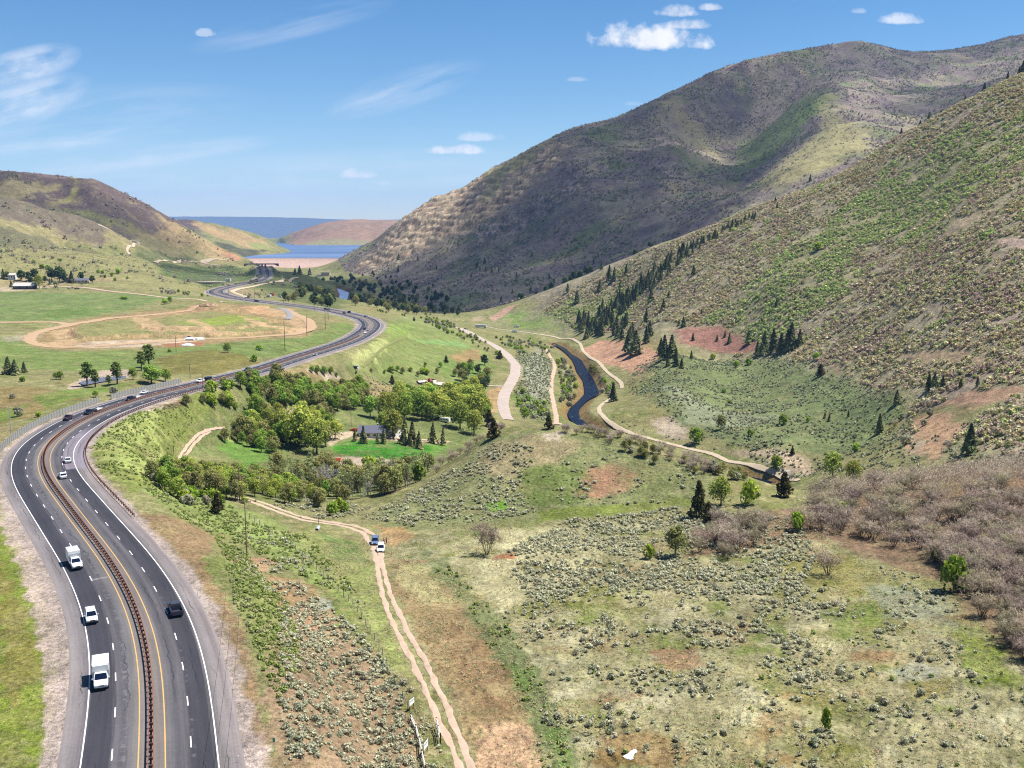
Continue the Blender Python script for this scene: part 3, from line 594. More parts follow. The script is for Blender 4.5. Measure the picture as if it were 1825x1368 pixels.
# ---------------------------------------------------------------- highway
def sweep(name, line, offs, zoff, mat, parent=None, uvs=True):
    """ribbon along a line with lateral offsets; offs (k,) and height offsets zoff (k,)"""
    _t, nr = tangents(line); offs = np.asarray(offs, float); k = len(offs); v = arclen(line)
    X = line[:, 0:1] + nr[:, 0:1] * offs; Yq = line[:, 1:2] + nr[:, 1:2] * offs; Zq = line[:, 2:3] + np.asarray(zoff, float)[None]
    i = np.arange(len(line) * k).reshape(len(line), k); f = np.stack([i[:-1, :-1], i[:-1, 1:], i[1:, 1:], i[1:, :-1]], -1).reshape(-1, 4)
    uv = np.stack([np.broadcast_to(offs[None], X.shape), np.broadcast_to(v[:, None], X.shape)], -1).reshape(-1, 2)
    return add(name, fast_mesh(name, np.stack([X, Yq, Zq], -1).reshape(-1, 3), f, None, True, uv), mat, parent)

A = NT('asphalt'); uvn = A.n('UVMap'); sep = A.n('SeparateXYZ'); A.l(uvn.outputs[0], sep.inputs[0]); U, V = sep.outputs[0], sep.outputs[1]; p = A.pos()
cmb = A.n('CombineXYZ'); A.l(A.math('MULTIPLY', U, 1.6), cmb.inputs[0]); A.l(A.math('MULTIPLY', V, .035), cmb.inputs[1])
streak = A.noise(1.0, 5, .65, cmb.outputs[0]); grain = A.noise(2.2, 4, .7, p); big = A.noise(.05, 3, .6, p)
u2 = A.math('ADD', U, A.math('MULTIPLY', A.math('SUBTRACT', streak, .5), 2.2))
ramp = A.n('ValToRGB'); A.l(A.math('DIVIDE', A.math('ADD', u2, 12.0), 24.0, clamp=True), ramp.inputs[0])
stops = [(-12, (150, 138, 136)), (-10.4, (138, 128, 130)), (-8.9, (112, 104, 108)), (-8.3, (60, 57, 68)), (-5.2, (58, 55, 66)), (-4.6, (92, 86, 93)), (-3.6, (78, 74, 82)), (-2.6, (102, 97, 101)), (-1.6, (112, 104, 104)), (-.2, (122, 110, 108)), (1.7, (112, 103, 103)),
         (2.4, (98, 93, 98)), (3.3, (78, 74, 82)), (4.2, (98, 92, 98)), (5.0, (64, 60, 70)), (7.7, (56, 54, 64)), (8.4, (112, 104, 106)), (9.6, (130, 120, 122)), (10.4, (122, 110, 112)), (12, (150, 138, 138))]
while len(ramp.color_ramp.elements) < len(stops): ramp.color_ramp.elements.new(.5)
for e, (u, cc) in zip(ramp.color_ramp.elements, stops): e.position = (u + 12) / 24; e.color = (*alb((cc[0], cc[1] + 1, cc[2] - 4), .72), 1)
col = A.mix(1.0, ramp.outputs[0], A.rng(A.math('ADD', grain, big), .7, 1.3, .8, 1.2), 'MULTIPLY')
# older, lighter surfacing left on the right-hand outer lane through the bend
def arc_at(px, py):
    q = sight(px, py)[0]; return HWL[np.argmin((HWC[:, 0] - q[0]) ** 2 + (HWC[:, 1] - q[1]) ** 2)]
v0, v1 = arc_at(121, 838), arc_at(150, 768)
band = A.math('MULTIPLY', A.math('MULTIPLY', A.rng(V, v0 - 1, v0 + 1, 0, 1), A.rng(V, v1 - 12, v1 + 14, 1, 0)), A.rng(u2, 5.0, 5.3, 0, 1))
col = A.mix(band, col, alb((164, 152, 160), .42))
# bleached scuffs along the inner lane
sc_ = A.math('MULTIPLY', A.rng(A.math('ABSOLUTE', A.math('ADD', U, 3.4)), .1, .7, 1, 0), A.rng(A.noise(.9, 5, .8, p), .52, .66, 0, .8))
col = A.mix(sc_, col, alb((170, 164, 166), .42))
sc2 = A.math('MULTIPLY', A.rng(A.math('ABSOLUTE', A.math('SUBTRACT', U, 5.3)), .05, .4, 1, 0), A.rng(A.noise(.7, 5, .8, p), .55, .66, 0, .6))
col = A.mix(sc2, col, alb((160, 154, 158), .42))
tw_ = A.rng(A.noise(.35, 5, .75, cmb.outputs[0]), .4, .6, .86, 1.14); col = A.mix(1.0, col, tw_, 'MULTIPLY')
for u0 in (-6.9, -3.1, 3.3, 6.6, -9.6, 9.4):   # sealed cracks
    wob_ = A.math('MULTIPLY', A.math('SUBTRACT', A.noise(.25, 4, .6, p), .5), 2.6)
    cr = A.math('MULTIPLY', A.rng(A.math('ABSOLUTE', A.math('SUBTRACT', A.math('ADD', U, wob_), u0)), .03, .1, 1, 0), A.rng(A.noise(.06, 2, .5, p), .5, .56, 0, .75)); col = A.mix(cr, col, alb((40, 38, 44), .5))
def line(u0, hw=.11):
    return A.rng(A.math('ABSOLUTE', A.math('SUBTRACT', U, u0)), hw * .8, hw * 1.25, 1, 0)
wear = A.rng(A.noise(1.7, 4, .7, p), .28, .4, .3, 1)
dash = A.math('LESS_THAN', A.math('FRACT', A.math('DIVIDE', V, 12.2)), .25)
white = A.math('MAXIMUM', A.math('MAXIMUM', line(-8.5, .08), line(8.2, .08)), A.math('MULTIPLY', dash, A.math('MAXIMUM', line(-4.8, .08), line(5.0, .08))))
yellow = A.math('MAXIMUM', line(-1.55, .075), line(1.75, .075))
col = A.mix(A.math('MULTIPLY', white, wear), col, (.72, .71, .69)); col = A.mix(A.math('MULTIPLY', yellow, wear), col, (.52, .3, .09))
# one cross joint of an old patch
v2 = arc_at(165, 1035); jt = A.math('MULTIPLY', A.rng(A.math('ABSOLUTE', A.math('SUBTRACT', V, v2)), .3, .6, 1, 0), A.math('MULTIPLY', A.rng(U, -5.2, -4.8, 0, 1), A.rng(U, -2, -1.7, 1, 0)))
col = A.mix(A.math('MULTIPLY', jt, A.rng(grain, .4, .6, .2, 1)), col, alb((180, 172, 172), .42))
A.l(col, A.b.inputs['Base Color']); A.b.inputs['Roughness'].default_value = .85; A.bump(grain, .15, .03)
HO = [-11.4, -10.9, -8.5, -4.8, -1.5, 0, 1.5, 4.8, 8.2, 10.9, 11.4]
tag(sweep('highway', HWC, HO, [-.25, 0, .02, .06, .1, .1, .1, .06, .02, 0, -.25], A.m), kind='structure')

# ---------------------------------------------------------------- dirt and gravel roads
def earth(name, cols, scale=1.0, rough=.6):
    M = NT(name); p = M.pos(); a_ = M.noise(.8 * scale, 5, .65, p); b_ = M.noise(.12 * scale, 4, .6, p)
    c = M.mix(M.rng(a_, .32, .68, 0, 1), alb(cols[0]), alb(cols[1])); c = M.mix(M.rng(b_, .45, .65, 0, .6), c, alb(cols[2]))
    M.l(c, M.b.inputs['Base Color']); M.bump(a_, .6, .12); M.b.inputs['Roughness'].default_value = 1; M.b.inputs['Specular IOR Level'].default_value = .08; return M.m
M_dirt = earth('pale_dirt', ((226, 198, 172), (204, 172, 144), (214, 188, 162)))
M_gravel = earth('gravel', ((208, 190, 176), (192, 174, 160), (216, 196, 180)))
M_tan = earth('tan_dirt', ((212, 182, 146), (196, 160, 120), (204, 172, 138)))
M_trail = earth('path_gravel', ((226, 206, 176), (206, 184, 154), (218, 196, 166)))
M_grass_path = earth('worn_grass', ((150, 150, 96), (136, 138, 84), (160, 154, 104)))

def gline(pts, step=2.0, sig=4.0):
    g = sight([q[0] for q in pts], [q[1] for q in pts]); l = smooth(g, step, sig); l[:, 2] = ground(l[:, 0], l[:, 1]); return l

def strips(name, lines, half, mat, lift=.12, wob=.25, nc=5, uv=False):
    vs, fs, uvs, n0 = [], [], [], 0
    for li, l in enumerate(lines):
        t, nr = tangents(l); v = arclen(l); h = half if np.ndim(half) == 0 else np.interp(v / v[-1], np.linspace(0, 1, len(half)), half)
        o = np.linspace(-1, 1, nc)[None] * np.broadcast_to(h, v.shape)[:, None] * np.ones((len(v), 1))
        e = np.abs(np.linspace(-1, 1, nc))[None] ** 3
        o = o + e * wob * np.broadcast_to(h, v.shape)[:, None] * np.stack([fbm(v, np.full_like(v, 50. * j + li * 9), 5, 3, .6) * 2.2 for j in range(nc)], 1)
        X = l[:, :1] + nr[:, :1] * o; Yq = l[:, 1:2] + nr[:, 1:2] * o
        Zq = ground(X, Yq); Zq = np.maximum(Zq, (Zq.mean(1, keepdims=True) + Zq) / 2) + lift + Yq * 1.5e-4
        Zq[:, 0] -= lift * .9; Zq[:, -1] -= lift * .9
        i = np.arange(X.size).reshape(X.shape) + n0; fs.append(np.stack([i[:-1, :-1], i[:-1, 1:], i[1:, 1:], i[1:, :-1]], -1).reshape(-1, 4))
        vs.append(np.stack([X, Yq, Zq], -1).reshape(-1, 3)); n0 += X.size
    return tag(add(name, fast_mesh(name, np.concatenate(vs), np.concatenate(fs), None, True), mat), kind='structure')

TRL = gline([(826,1385),(820,1368),(801,1323),(779,1278),(760,1232),(737,1183),(714,1138),(691.5,1092),(678,1047),(671,1001),(665,975),(646,948),(612,937),(570,931),(525,923),(476,905),(438,890),(415,887)], 1.0, 2.5)
TRR = gline([(848,1385),(841,1368),(820,1316),(801,1270),(782,1229),(758,1179),(733,1138),(710.5,1092),(693,1054),(682,1009),(678,982),(665,950),(631,935),(570,927),(525,918),(480,899),(438,886.5)], 1.0, 2.5)
strips('dirt_track', [TRL, TRR], [.55, .55, .55, .65, .8, .9], M_dirt, .06, .5)
B1 = gline([(312,842),(314,826),(323,809),(336,791),(352,775),(369,767),(389,763),(402,763)], 1.0, 2); B2 = gline([(320,842),(323,828),(331,811),(345,792),(360,777),(375,768.5)], 1.0, 2)
strips('dirt_track', [B1, B2], .45, M_dirt, .1, .4)
GRV = gline([(818,584),(838,594),(860,606),(884,618),(903,632),(919,650),(918.5,667),(911,682),(899,702),(896,718),(899,735),(905.5,748)], 2, 6)
strips('gravel_road', [GRV], [6, 5.5, 5, 4.5, 4.2, 4.2, 3.6], M_gravel, .2, .12)
strips('gravel_road', [gline([(961,615.5),(976,627.5),(984,641),(989,655),(983,676),(982,697),(987,721),(991,740),(992,757)], 2, 5)], 1.7, M_dirt, .2, .3)
strips('footpath', [gline([(866,582),(900,588),(950,594),(990,600),(1020,604),(1034,612),(1039,625),(1052,637),(1075,655),(1095,672),(1108,684),(1108,692)], 2, 5), gline([(1092,708),(1078,716),(1067,726),(1068,735),(1080,748),(1100,763),(1130,774),(1170,785),(1220,797),(1280,813),(1330,828),(1400,848),(1425,856)], 2, 5)], 1.6, M_trail, .2, .2)
strips('gravel_road', [gline([(896,688),(880,688),(862,686),(848,682)], 2, 3)], 1.8, M_gravel, .2, .2)
strips('dirt_road', [gline([(378,542),(340,552),(277,560),(202,566),(151,574),(121,580),(88,586),(58,595),(50,605),(60,613),(83,618),(126,619),(180,616),(250,611),(365,603),(440,602),(520,596),(556,586),(552,572),(525,560),(507,551)], 3, 8), gline([(125,579),(100,573.5),(60,574),(-30,575)], 3, 6)], 4.2, M_tan, .3, .3)
strips('gravel_road', [gline([(90,509),(151,512),(202,519.5),(252,524.5),(302,531),(353,533),(400,538)], 3, 8)], 3.0, M_dirt, .3, .25)
strips('asphalt_lane', [gline([(500,549),(514,555),(518,562),(512,569)], 3, 5)], 3.2, earth('grey_lane', ((176, 170, 166), (160, 156, 154), (170, 164, 160))), .45, .1)
strips('footpath', [gline([(176,400),(191,408),(214,421),(234,426),(248,431),(237,440),(224,446),(232,454)], 4, 8)], 2.2, M_trail, .5, .3)
strips('dirt_road', [gline([(277,468),(340,465.5),(378,461),(413,460)], 4, 12), gline([(378,461),(355,464),(365,470),(393,473)], 4, 10)], 3.5, M_trail, .6, .2)
strips('dirt_road', [gline([(440,530),(421,523),(412,519),(426,514),(463,507.5),(501,502),(516,499),(530,494)], 4, 12)], 3.2, M_trail, .6, .2)
strips('footpath', [gline([(721,579),(726,593),(717,605),(698,612),(680,623),(663,639),(647,654)], 2, 5)], .7, M_grass_path, .15, .4)
strips('dirt_road', [gline([(640,777),(700,780),(760,784),(800,787)], 2, 4)], 1.8, M_dirt, .2, .2)

# ---------------------------------------------------------------- water
W = NT('river_water'); p = W.pos(); w1 = W.noise(.45, 4, .6, p); w2 = W.noise(.1, 3, .6, p)
foam = W.math('MULTIPLY', W.rng(W.noise(.35, 5, .75, p), .62, .68, 0, .8), W.rng(w2, .48, .56, 0, 1))
W.l(W.mix(foam, alb((14, 20, 34), 1), (.6, .62, .64)), W.b.inputs['Base Color']); W.b.inputs['Roughness'].default_value = .25; W.b.inputs['Specular IOR Level'].default_value = .05; W.bump(W.math('ADD', w1, W.noise(1.4, 3, .6, p)), .35, .25)
def water_line(rl, name, mat):
    t, nr = tangents(rl); o = np.linspace(-1.15, 1.15, 5)[None] * rl[:, 3:4]
    X = rl[:, :1] + nr[:, :1] * o; Yq = rl[:, 1:2] + nr[:, 1:2] * o
    return tag(add(name, attr_mesh(name, X, Yq, np.broadcast_to(rl[:, 2:3], X.shape), None), mat), kind='structure')
water_line(RIV, 'river', W.m)
W2 = NT('bright_water'); p = W2.pos(); W2.l(W2.mix(W2.rng(W2.noise(.12, 4, .7, p), .35, .65, 0, 1), alb((120, 140, 180), .8), alb((190, 200, 222), .8)), W2.b.inputs['Base Color']); W2.b.inputs['Roughness'].default_value = .3; W2.bump(W2.noise(.5, 3, .6, p), .5, .4)
water_line(RIV2, 'river', W2.m)
WL = NT('lake_water'); p = WL.pos(); mp = WL.n('Mapping'); WL.l(p, mp.inputs[0]); mp.inputs['Scale'].default_value = (.0012, .0045, 1); mp.inputs['Rotation'].default_value = (0, 0, .12)
WL.l(WL.mix(WL.rng(WL.noise(1, 4, .6, mp.outputs[0]), .38, .62, 0, 1), alb((84, 104, 134), .7), alb((116, 136, 168), .7)), WL.b.inputs['Base Color']); WL.b.inputs['Roughness'].default_value = .5; WL.b.inputs['Specular IOR Level'].default_value = .15
q = [plane(x, 458, -93.0) for x in (300, 700)]
lx, ly = np.meshgrid(np.linspace(-2400, 300, 14), np.linspace(2085 * YS + 58, 5200 * YS, 14))
tag(add('lake', attr_mesh('lake', lx, ly, np.full(lx.shape, ZC - 93.0), None), WL.m), kind='structure')
# pond left of the highway
pd = sight([140,158,180,205,226,222,200,170,150],[683,677,674,672,671,675,678,684,688]); pz = pd[:, 2].max() + .1
me = bpy.data.meshes.new('pond'); me.from_pydata([(a_, b_, pz) for a_, b_, c_ in pd], [], [list(range(len(pd)))]); me.update()
MP = NT('pond_water'); MP.b.inputs['Base Color'].default_value = (*alb((120, 118, 120)), 1); MP.b.inputs['Roughness'].default_value = .3; MP.bump(MP.noise(.6, 3, .6, MP.pos()), .3, .2)
tag(add('pond', me, MP.m), kind='structure')

# ---------------------------------------------------------------- dam
xa, xb = plane(402, 461, -91)[0], plane(660, 461, -91)[0]
nx = 60; t = np.linspace(0, 1, nx); cx = xa + (xb - xa) * t; cy = 2085 * YS + 40 * np.sin(t * math.pi)
prof = [(14, -6.0), (6, -.6), (5.6, 0.0), (-5.6, 0.0), (-6, -.6), (-40, -17), (-44, -17.2), (-80, -36), (-110, -52)]   # (towards the lake, height)
X = cx[:, None] + np.zeros((1, len(prof))); Yq = cy[:, None] + np.array([q_[0] for q_ in prof]); Zq = ZC - 90.5 + np.array([q_[1] for q_ in prof]) + X * 0
DM = NT('dam_rockfill'); p = DM.pos(); DM.l(DM.mix(DM.rng(DM.noise(.12, 5, .7, p), .35, .65, 0, 1), alb((226, 194, 174)), alb((206, 170, 152))), DM.b.inputs['Base Color']); DM.bump(DM.noise(.4, 4, .7, p), .6, 1.0)
dam = tag(add('dam', None), 'long pink rockfill dam holding back the blue reservoir', 'dam')
def bld(name, X, Yq, Zq, mat, par): return add(name, attr_mesh(name, X, Yq, Zq, None), mat, par)
bld('embankment', X[:, 3:], Yq[:, 3:], Zq[:, 3:], DM.m, dam); bld('crest_road', X[:, :4], Yq[:, :4], Zq[:, :4] + .3, M_gravel, dam)
# ---------------------------------------------------------------- vegetation
def foliage_mat(name, trans=.25, var=.25):
    M = NT(name); t = M.t; at = M.n('Attribute'); at.attribute_name = 'Col'; oi = M.n('ObjectInfo')
    c = M.mix(1.0, at.outputs['Color'], M.rng(oi.outputs['Random'], 0, 1, 1 - var, 1 + var), 'MULTIPLY')
    h = M.n('HueSaturation'); M.l(c, h.inputs['Color']); M.l(M.rng(M.math('FRACT', M.math('MULTIPLY', oi.outputs['Random'], 17.3)), 0, 1, .485, .515), h.inputs['Hue'])
    d = M.n('BsdfDiffuse'); M.l(h.outputs[0], d.inputs[0]); tr = M.n('BsdfTranslucent'); M.l(h.outputs[0], tr.inputs[0])
    mx = M.n('MixShader'); mx.inputs[0].default_value = trans; M.l(d.outputs[0], mx.inputs[1]); M.l(tr.outputs[0], mx.inputs[2])
    M.l(mx.outputs[0], t.nodes['Material Output'].inputs['Surface']); t.nodes.remove(M.b); return M.m
KF = .95
M_leaf = foliage_mat('foliage', .38); M_scrub = foliage_mat('scrub_foliage', .3, .12); M_bark = foliage_mat('bark', 0, .15)
VR = np.random.default_rng(11)
def rdir(n, up=0.0):
    d = VR.normal(size=(n, 3)); d[:, 2] += up; return d / np.linalg.norm(d, axis=1, keepdims=True)
def leaves(c, nrm, size, col, elong=1.0, axis=None):
    n = len(c); r = VR.normal(size=(n, 3)) if axis is None else axis
    u = np.cross(nrm, r); u /= np.linalg.norm(u, axis=1, keepdims=True) + 1e-9; w = np.cross(nrm, u)
    if axis is not None: u, w = w, u
    su = (np.asarray(size) * .5)[:, None] * u * elong; sw = (np.asarray(size) * .5)[:, None] * w
    v = np.stack([c - su - sw, c + su - sw * .6, c + su * .9 + sw, c - su * .7 + sw * .9], 1).reshape(-1, 3)
    f = np.arange(4 * n).reshape(n, 4); return v, f, np.repeat(col, 4, 0)
def join(parts):
    vs, fs, cs, k = [], [], [], 0
    for v, f, c_ in parts:
        vs.append(v); fs.append(f + k); cs.append(c_); k += len(v)
    return np.concatenate(vs), np.concatenate(fs), np.concatenate(cs)
def tube(p0, p1, r0, r1, col, k=4):
    p0, p1 = np.asarray(p0, float), np.asarray(p1, float); d = p1 - p0; d /= np.linalg.norm(d) + 1e-9
    a_ = np.cross(d, [.3, .9, .1] if abs(d[2]) > .8 else [0, 0, 1.]); a_ /= np.linalg.norm(a_); b_ = np.cross(d, a_)
    th = np.arange(k) * 2 * math.pi / k; ring = np.cos(th)[:, None] * a_ + np.sin(th)[:, None] * b_
    v = np.concatenate([p0 + ring * r0, p1 + ring * r1]); i = np.arange(k); j = (i + 1) % k
    return v, np.stack([i, j, j + k, i + k], 1), np.tile(np.asarray(col)[None], (2 * k, 1))
def cvar(base, n, spread=.18, tip=None, t=None):
    c = np.repeat(alb(base, KF)[None], n, 0)
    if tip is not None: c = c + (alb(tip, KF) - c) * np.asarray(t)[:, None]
    return c * (1 + VR.uniform(-spread, spread, (n, 1)))
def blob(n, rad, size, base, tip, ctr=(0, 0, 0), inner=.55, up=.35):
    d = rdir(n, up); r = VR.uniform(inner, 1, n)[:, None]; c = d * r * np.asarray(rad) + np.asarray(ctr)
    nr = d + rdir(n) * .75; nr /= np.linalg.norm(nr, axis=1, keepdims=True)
    t = np.clip(d[:, 2] * .5 + .5 + VR.uniform(-.35, .35, n), 0, 1); return leaves(c, nr, VR.uniform(.7, 1.3, n) * size, cvar(base, n, .2, tip, t))  # leaf colour runs darker underneath, lighter on top: shade put into the colour

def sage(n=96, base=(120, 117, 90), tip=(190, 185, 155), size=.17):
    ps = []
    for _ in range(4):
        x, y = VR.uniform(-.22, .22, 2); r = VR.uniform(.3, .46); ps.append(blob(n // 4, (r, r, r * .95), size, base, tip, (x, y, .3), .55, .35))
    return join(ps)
def crown(h, w, base, tip, n=900, leaf=.55, lobes=9, low=.22):
    ps = []
    for i in range(lobes):
        t = (i + .5) / lobes; z = h * (low + (1 - low) * (.25 + .62 * t)); ang = i * 2.4 + VR.uniform(-.5, .5); rr = w * .5 * (.62 * math.sin(math.pi * (.2 + .75 * t)) ** .8) * VR.uniform(.5, 1)
        r = w * VR.uniform(.24, .36) * (1 - .25 * t); ps.append(blob(n // lobes, (r, r, r * VR.uniform(.75, 1.05)), leaf, base, tip, (math.cos(ang) * rr, math.sin(ang) * rr, z), .6, .3))
    return join(ps)
def trunk(h, r, col=(120, 104, 88), limbs=4):
    ps = [tube((0, 0, -.4), (.05 * h * .2, 0, h * .45), r, r * .6, alb(col), 6), tube((.05 * h * .2, 0, h * .45), (.1, .1, h * .8), r * .6, r * .2, alb(col), 5)]
    for i in range(limbs):
        an = i * 2.1; z = h * (.28 + .1 * i); ps.append(tube((0, 0, z), (math.cos(an) * h * .2, math.sin(an) * h * .2, z + h * .22), r * .4, r * .12, alb(col), 4))
    return join(ps)
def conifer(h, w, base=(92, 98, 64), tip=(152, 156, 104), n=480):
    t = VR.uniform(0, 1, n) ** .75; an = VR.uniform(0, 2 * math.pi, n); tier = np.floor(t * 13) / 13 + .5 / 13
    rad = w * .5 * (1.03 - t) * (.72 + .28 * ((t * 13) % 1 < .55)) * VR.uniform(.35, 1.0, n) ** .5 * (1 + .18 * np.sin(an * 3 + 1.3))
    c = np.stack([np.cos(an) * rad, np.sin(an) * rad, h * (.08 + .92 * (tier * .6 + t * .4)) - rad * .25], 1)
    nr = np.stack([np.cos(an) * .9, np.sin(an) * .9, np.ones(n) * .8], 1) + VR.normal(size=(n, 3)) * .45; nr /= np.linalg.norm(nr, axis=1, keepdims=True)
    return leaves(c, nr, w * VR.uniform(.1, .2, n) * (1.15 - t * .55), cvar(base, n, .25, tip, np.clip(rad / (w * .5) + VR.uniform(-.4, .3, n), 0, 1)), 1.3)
def juniper(h, w, n=650):
    ps = []
    for i in range(7):
        t = i / 6; r = w * .5 * (1 - .62 * t ** 1.5) * .62; an = i * 2.4; ps.append(blob(n // 7, (r, r, h * .2), .32 * w / 4, (46, 52, 30), (96, 92, 52), (math.cos(an) * w * .16 * (1 - t), math.sin(an) * w * .16 * (1 - t), h * (.16 + .68 * t)), .6, .2))
    return join(ps)
def bare(h, w, stems=7, base=(128, 106, 98), tip=(196, 172, 158), n=260, twig=.5, leafy=0, leafcol=None):
    """many-stemmed leafless bush: stems and branches, then fine twigs"""
    ps, ends = [], []
    for i in range(stems):
        an = i * 2 * math.pi / stems + VR.uniform(-.4, .4); b0 = np.array([math.cos(an) * .25, math.sin(an) * .25, -.2]); sp_ = VR.uniform(.15, .42)
        m = b0 + np.array([math.cos(an) * w * sp_ * .5, math.sin(an) * w * sp_ * .5, h * VR.uniform(.35, .5)]); e = m + np.array([math.cos(an + VR.uniform(-.8, .8)) * w * sp_ * .6, math.sin(an + VR.uniform(-.8, .8)) * w * sp_ * .6, h * VR.uniform(.25, .45)])
        cb = alb(base, KF) * VR.uniform(.8, 1.2)
        ps += [tube(b0, m, .11, .075, cb, 3), tube(m, e, .075, .035, cb, 3)]; ends += [m, e, (m + e) / 2]
        for j in range(4):
            q = m + (e - m) * VR.uniform(0, .9); g_ = q + rdir(1, .5)[0] * VR.uniform(.15, .3) * w * np.array([1, 1, .8]); ps.append(tube(q, g_, .045, .02, cb, 3)); ends += [g_, (q + g_) / 2]
    ends = np.array(ends); k = VR.integers(0, len(ends), n); d = rdir(n, .7); c = ends[k] + d * VR.uniform(.1, 1, (n, 1)) * w * .14; c[:, 2] = np.maximum(c[:, 2], .15 * h)
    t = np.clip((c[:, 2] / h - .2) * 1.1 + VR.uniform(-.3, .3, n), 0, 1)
    ps.append(leaves(c, rdir(n), np.full(n, TW_), cvar(base, n, .2, tip, t), twig / TW_, d))
    if leafy:
        k = VR.integers(0, len(ends), leafy); c = ends[k] + rdir(leafy) * w * .1; ps.append(leaves(c, rdir(leafy), VR.uniform(.15, .3, leafy), cvar(leafcol, leafy, .25)))
    return join(ps)

TW_ = .115
def scat(pts, dens, mask=None, road=13, sizes=None):
    """random ground points in a sighted outline; dens per square metre"""
    P = aw([q[0] for q in pts], [q[1] for q in pts]); a_ = P[:, 0]; y = np.exp(P[:, 1]); x = a_ * y
    xs0, xs1, ys0, ys1 = x.min(), x.max(), y.min(), y.max(); n = int((xs1 - xs0) * (ys1 - ys0) * dens)
    if n < 1: return np.zeros((0, 3))
    X = VR.uniform(xs0, xs1, n); Yq = VR.uniform(ys0, ys1, n); a2, w2 = X / Yq, np.log(Yq)
    ok = poly_sd(P, a2, w2) > 0
    ok &= (bil(ahead, a2, w2) > road) & (bil(ROFF, a2, w2) > 1.5)
    X, Yq = X[ok], Yq[ok]
    if mask is not None: k = mask(X, Yq); X, Yq = X[k], Yq[k]
    for l, m in KEEP_OUT:
        o, _i = near_line(X, Yq, l, m); k = ~np.isfinite(o); X, Yq = X[k], Yq[k]
    return np.stack([X, Yq, ground(X, Yq)], 1)
KEEP_OUT = [(TRL, 1.5), (TRR, 1.5), (GRV, 6), (B1, 2.5)]

def merge(protos, pos, scale, tint=None, zs=None):
    """copies of small meshes at many points, as one mesh"""
    vs, fs, cs, k = [], [], [], 0; pick = VR.integers(0, len(protos), len(pos)); ang = VR.uniform(0, 2 * math.pi, len(pos))
    for j, (v, f, c_) in enumerate(protos):
        s = np.nonzero(pick == j)[0]
        if not len(s): continue
        ca, sa = np.cos(ang[s])[:, None], np.sin(ang[s])[:, None]; sc_ = scale[s][:, None]
        x = (v[None, :, 0] * ca - v[None, :, 1] * sa) * sc_ + pos[s, 0:1]; y = (v[None, :, 0] * sa + v[None, :, 1] * ca) * sc_ + pos[s, 1:2]
        z = v[None, :, 2] * sc_ * (1 if zs is None else zs[s][:, None]) + pos[s, 2:3]
        cc = np.broadcast_to(c_[None], (len(s),) + c_.shape)
        if tint is not None: cc = cc * tint[s][:, None, :]
        vs.append(np.stack([x, y, z], -1).reshape(-1, 3)); cs.append(cc.reshape(-1, 3))
        fs.append((f[None] + (np.arange(len(s)) * len(v))[:, None, None] + k).reshape(-1, 4)); k += len(s) * len(v)
    return np.concatenate(vs), np.concatenate(fs), np.concatenate(cs)

# --- sagebrush: the 300 that show largest are things, the rest one carpet
def noisemask(lam, lo, hi, seed):
    def f(x, y): return VR.uniform(0, 1, len(x)) < sstep(lo, hi, fbm(x, y, lam, 4, .6, seed))
    return f
SG = [scat([(880,1000),(1010,925),(1200,905),(1420,930),(1460,990),(1420,1060),(1250,1060),(1080,1050),(960,1080)], 1.30, noisemask(16, -.32, .2, 41)),
      scat([(850,1060),(1100,1040),(1450,1040),(1640,1090),(1500,1240),(1300,1250),(1000,1200),(900,1120)], 0.78, noisemask(11, -.15, .3, 42)),
      scat([(960,1200),(1400,1220),(1700,1120),(1840,1240),(1840,1385),(960,1385)], 0.42, noisemask(9, -.12, .35, 43)),
      scat([(500,1100),(560,1060),(680,1170),(745,1300),(790,1385),(500,1385)], 1.09, noisemask(9, -.45, .0, 44)),
      scat([(410,985),(500,1000),(560,1070),(640,1120),(620,1160),(500,1100)], 0.91, noisemask(7, -.1, .2, 45)),
      scat([(640,925),(760,860),(880,790),(960,800),(920,870),(960,915),(860,930),(760,940)], 0.88, noisemask(9, -.3, .12, 46)),
      scat([(960,800),(1100,800),(1260,850),(1240,890),(1000,900)], 0.36, noisemask(9, -.15, .2, 47)),
      scat([(440,895),(560,880),(660,905),(620,930),(520,920)], 0.78, noisemask(8, -.1, .2, 48)),
      scat([(430,950),(520,960),(620,1040),(660,1100),(600,1060),(500,1000)], 0.65, noisemask(7, -.05, .2, 49)),
      scat([(1560,1010),(1660,1030),(1720,1090),(1620,1100)], 0.78, noisemask(8, -.1, .2, 50)),
      scat([(690,1190),(740,1230),(790,1330),(800,1385),(740,1385)], 0.78, noisemask(5, -.2, .1, 51))]
SG = np.concatenate(SG); SG = SG[np.argsort(SG[:, 1] + np.abs(SG[:, 0]) * .2)]
for q_ in ((1122, 1346, 4.0), (734, 1266, 3.2), (759, 1345, 3.5), (489, 1340, 3), (782, 1310, 3), (868, 985, 4)):
    g_ = sight(q_[0], q_[1])[0]; SG = SG[np.hypot(SG[:, 0] - g_[0], (SG[:, 1] - g_[1]) * .7) > q_[2] * .6]
inframe = np.abs(SG[:, 0] / SG[:, 1]) < .62; below = SG[:, 1] > 84 * YS; SG = SG[inframe & below]
sg_s = np.clip(VR.lognormal(-.36, .42, len(SG)), .3, 1.7)
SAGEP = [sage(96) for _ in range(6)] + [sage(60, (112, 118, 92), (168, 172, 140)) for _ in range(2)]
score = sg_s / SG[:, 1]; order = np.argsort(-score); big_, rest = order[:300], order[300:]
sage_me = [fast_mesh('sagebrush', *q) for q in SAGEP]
for m_ in sage_me: m_.materials.append(M_scrub)
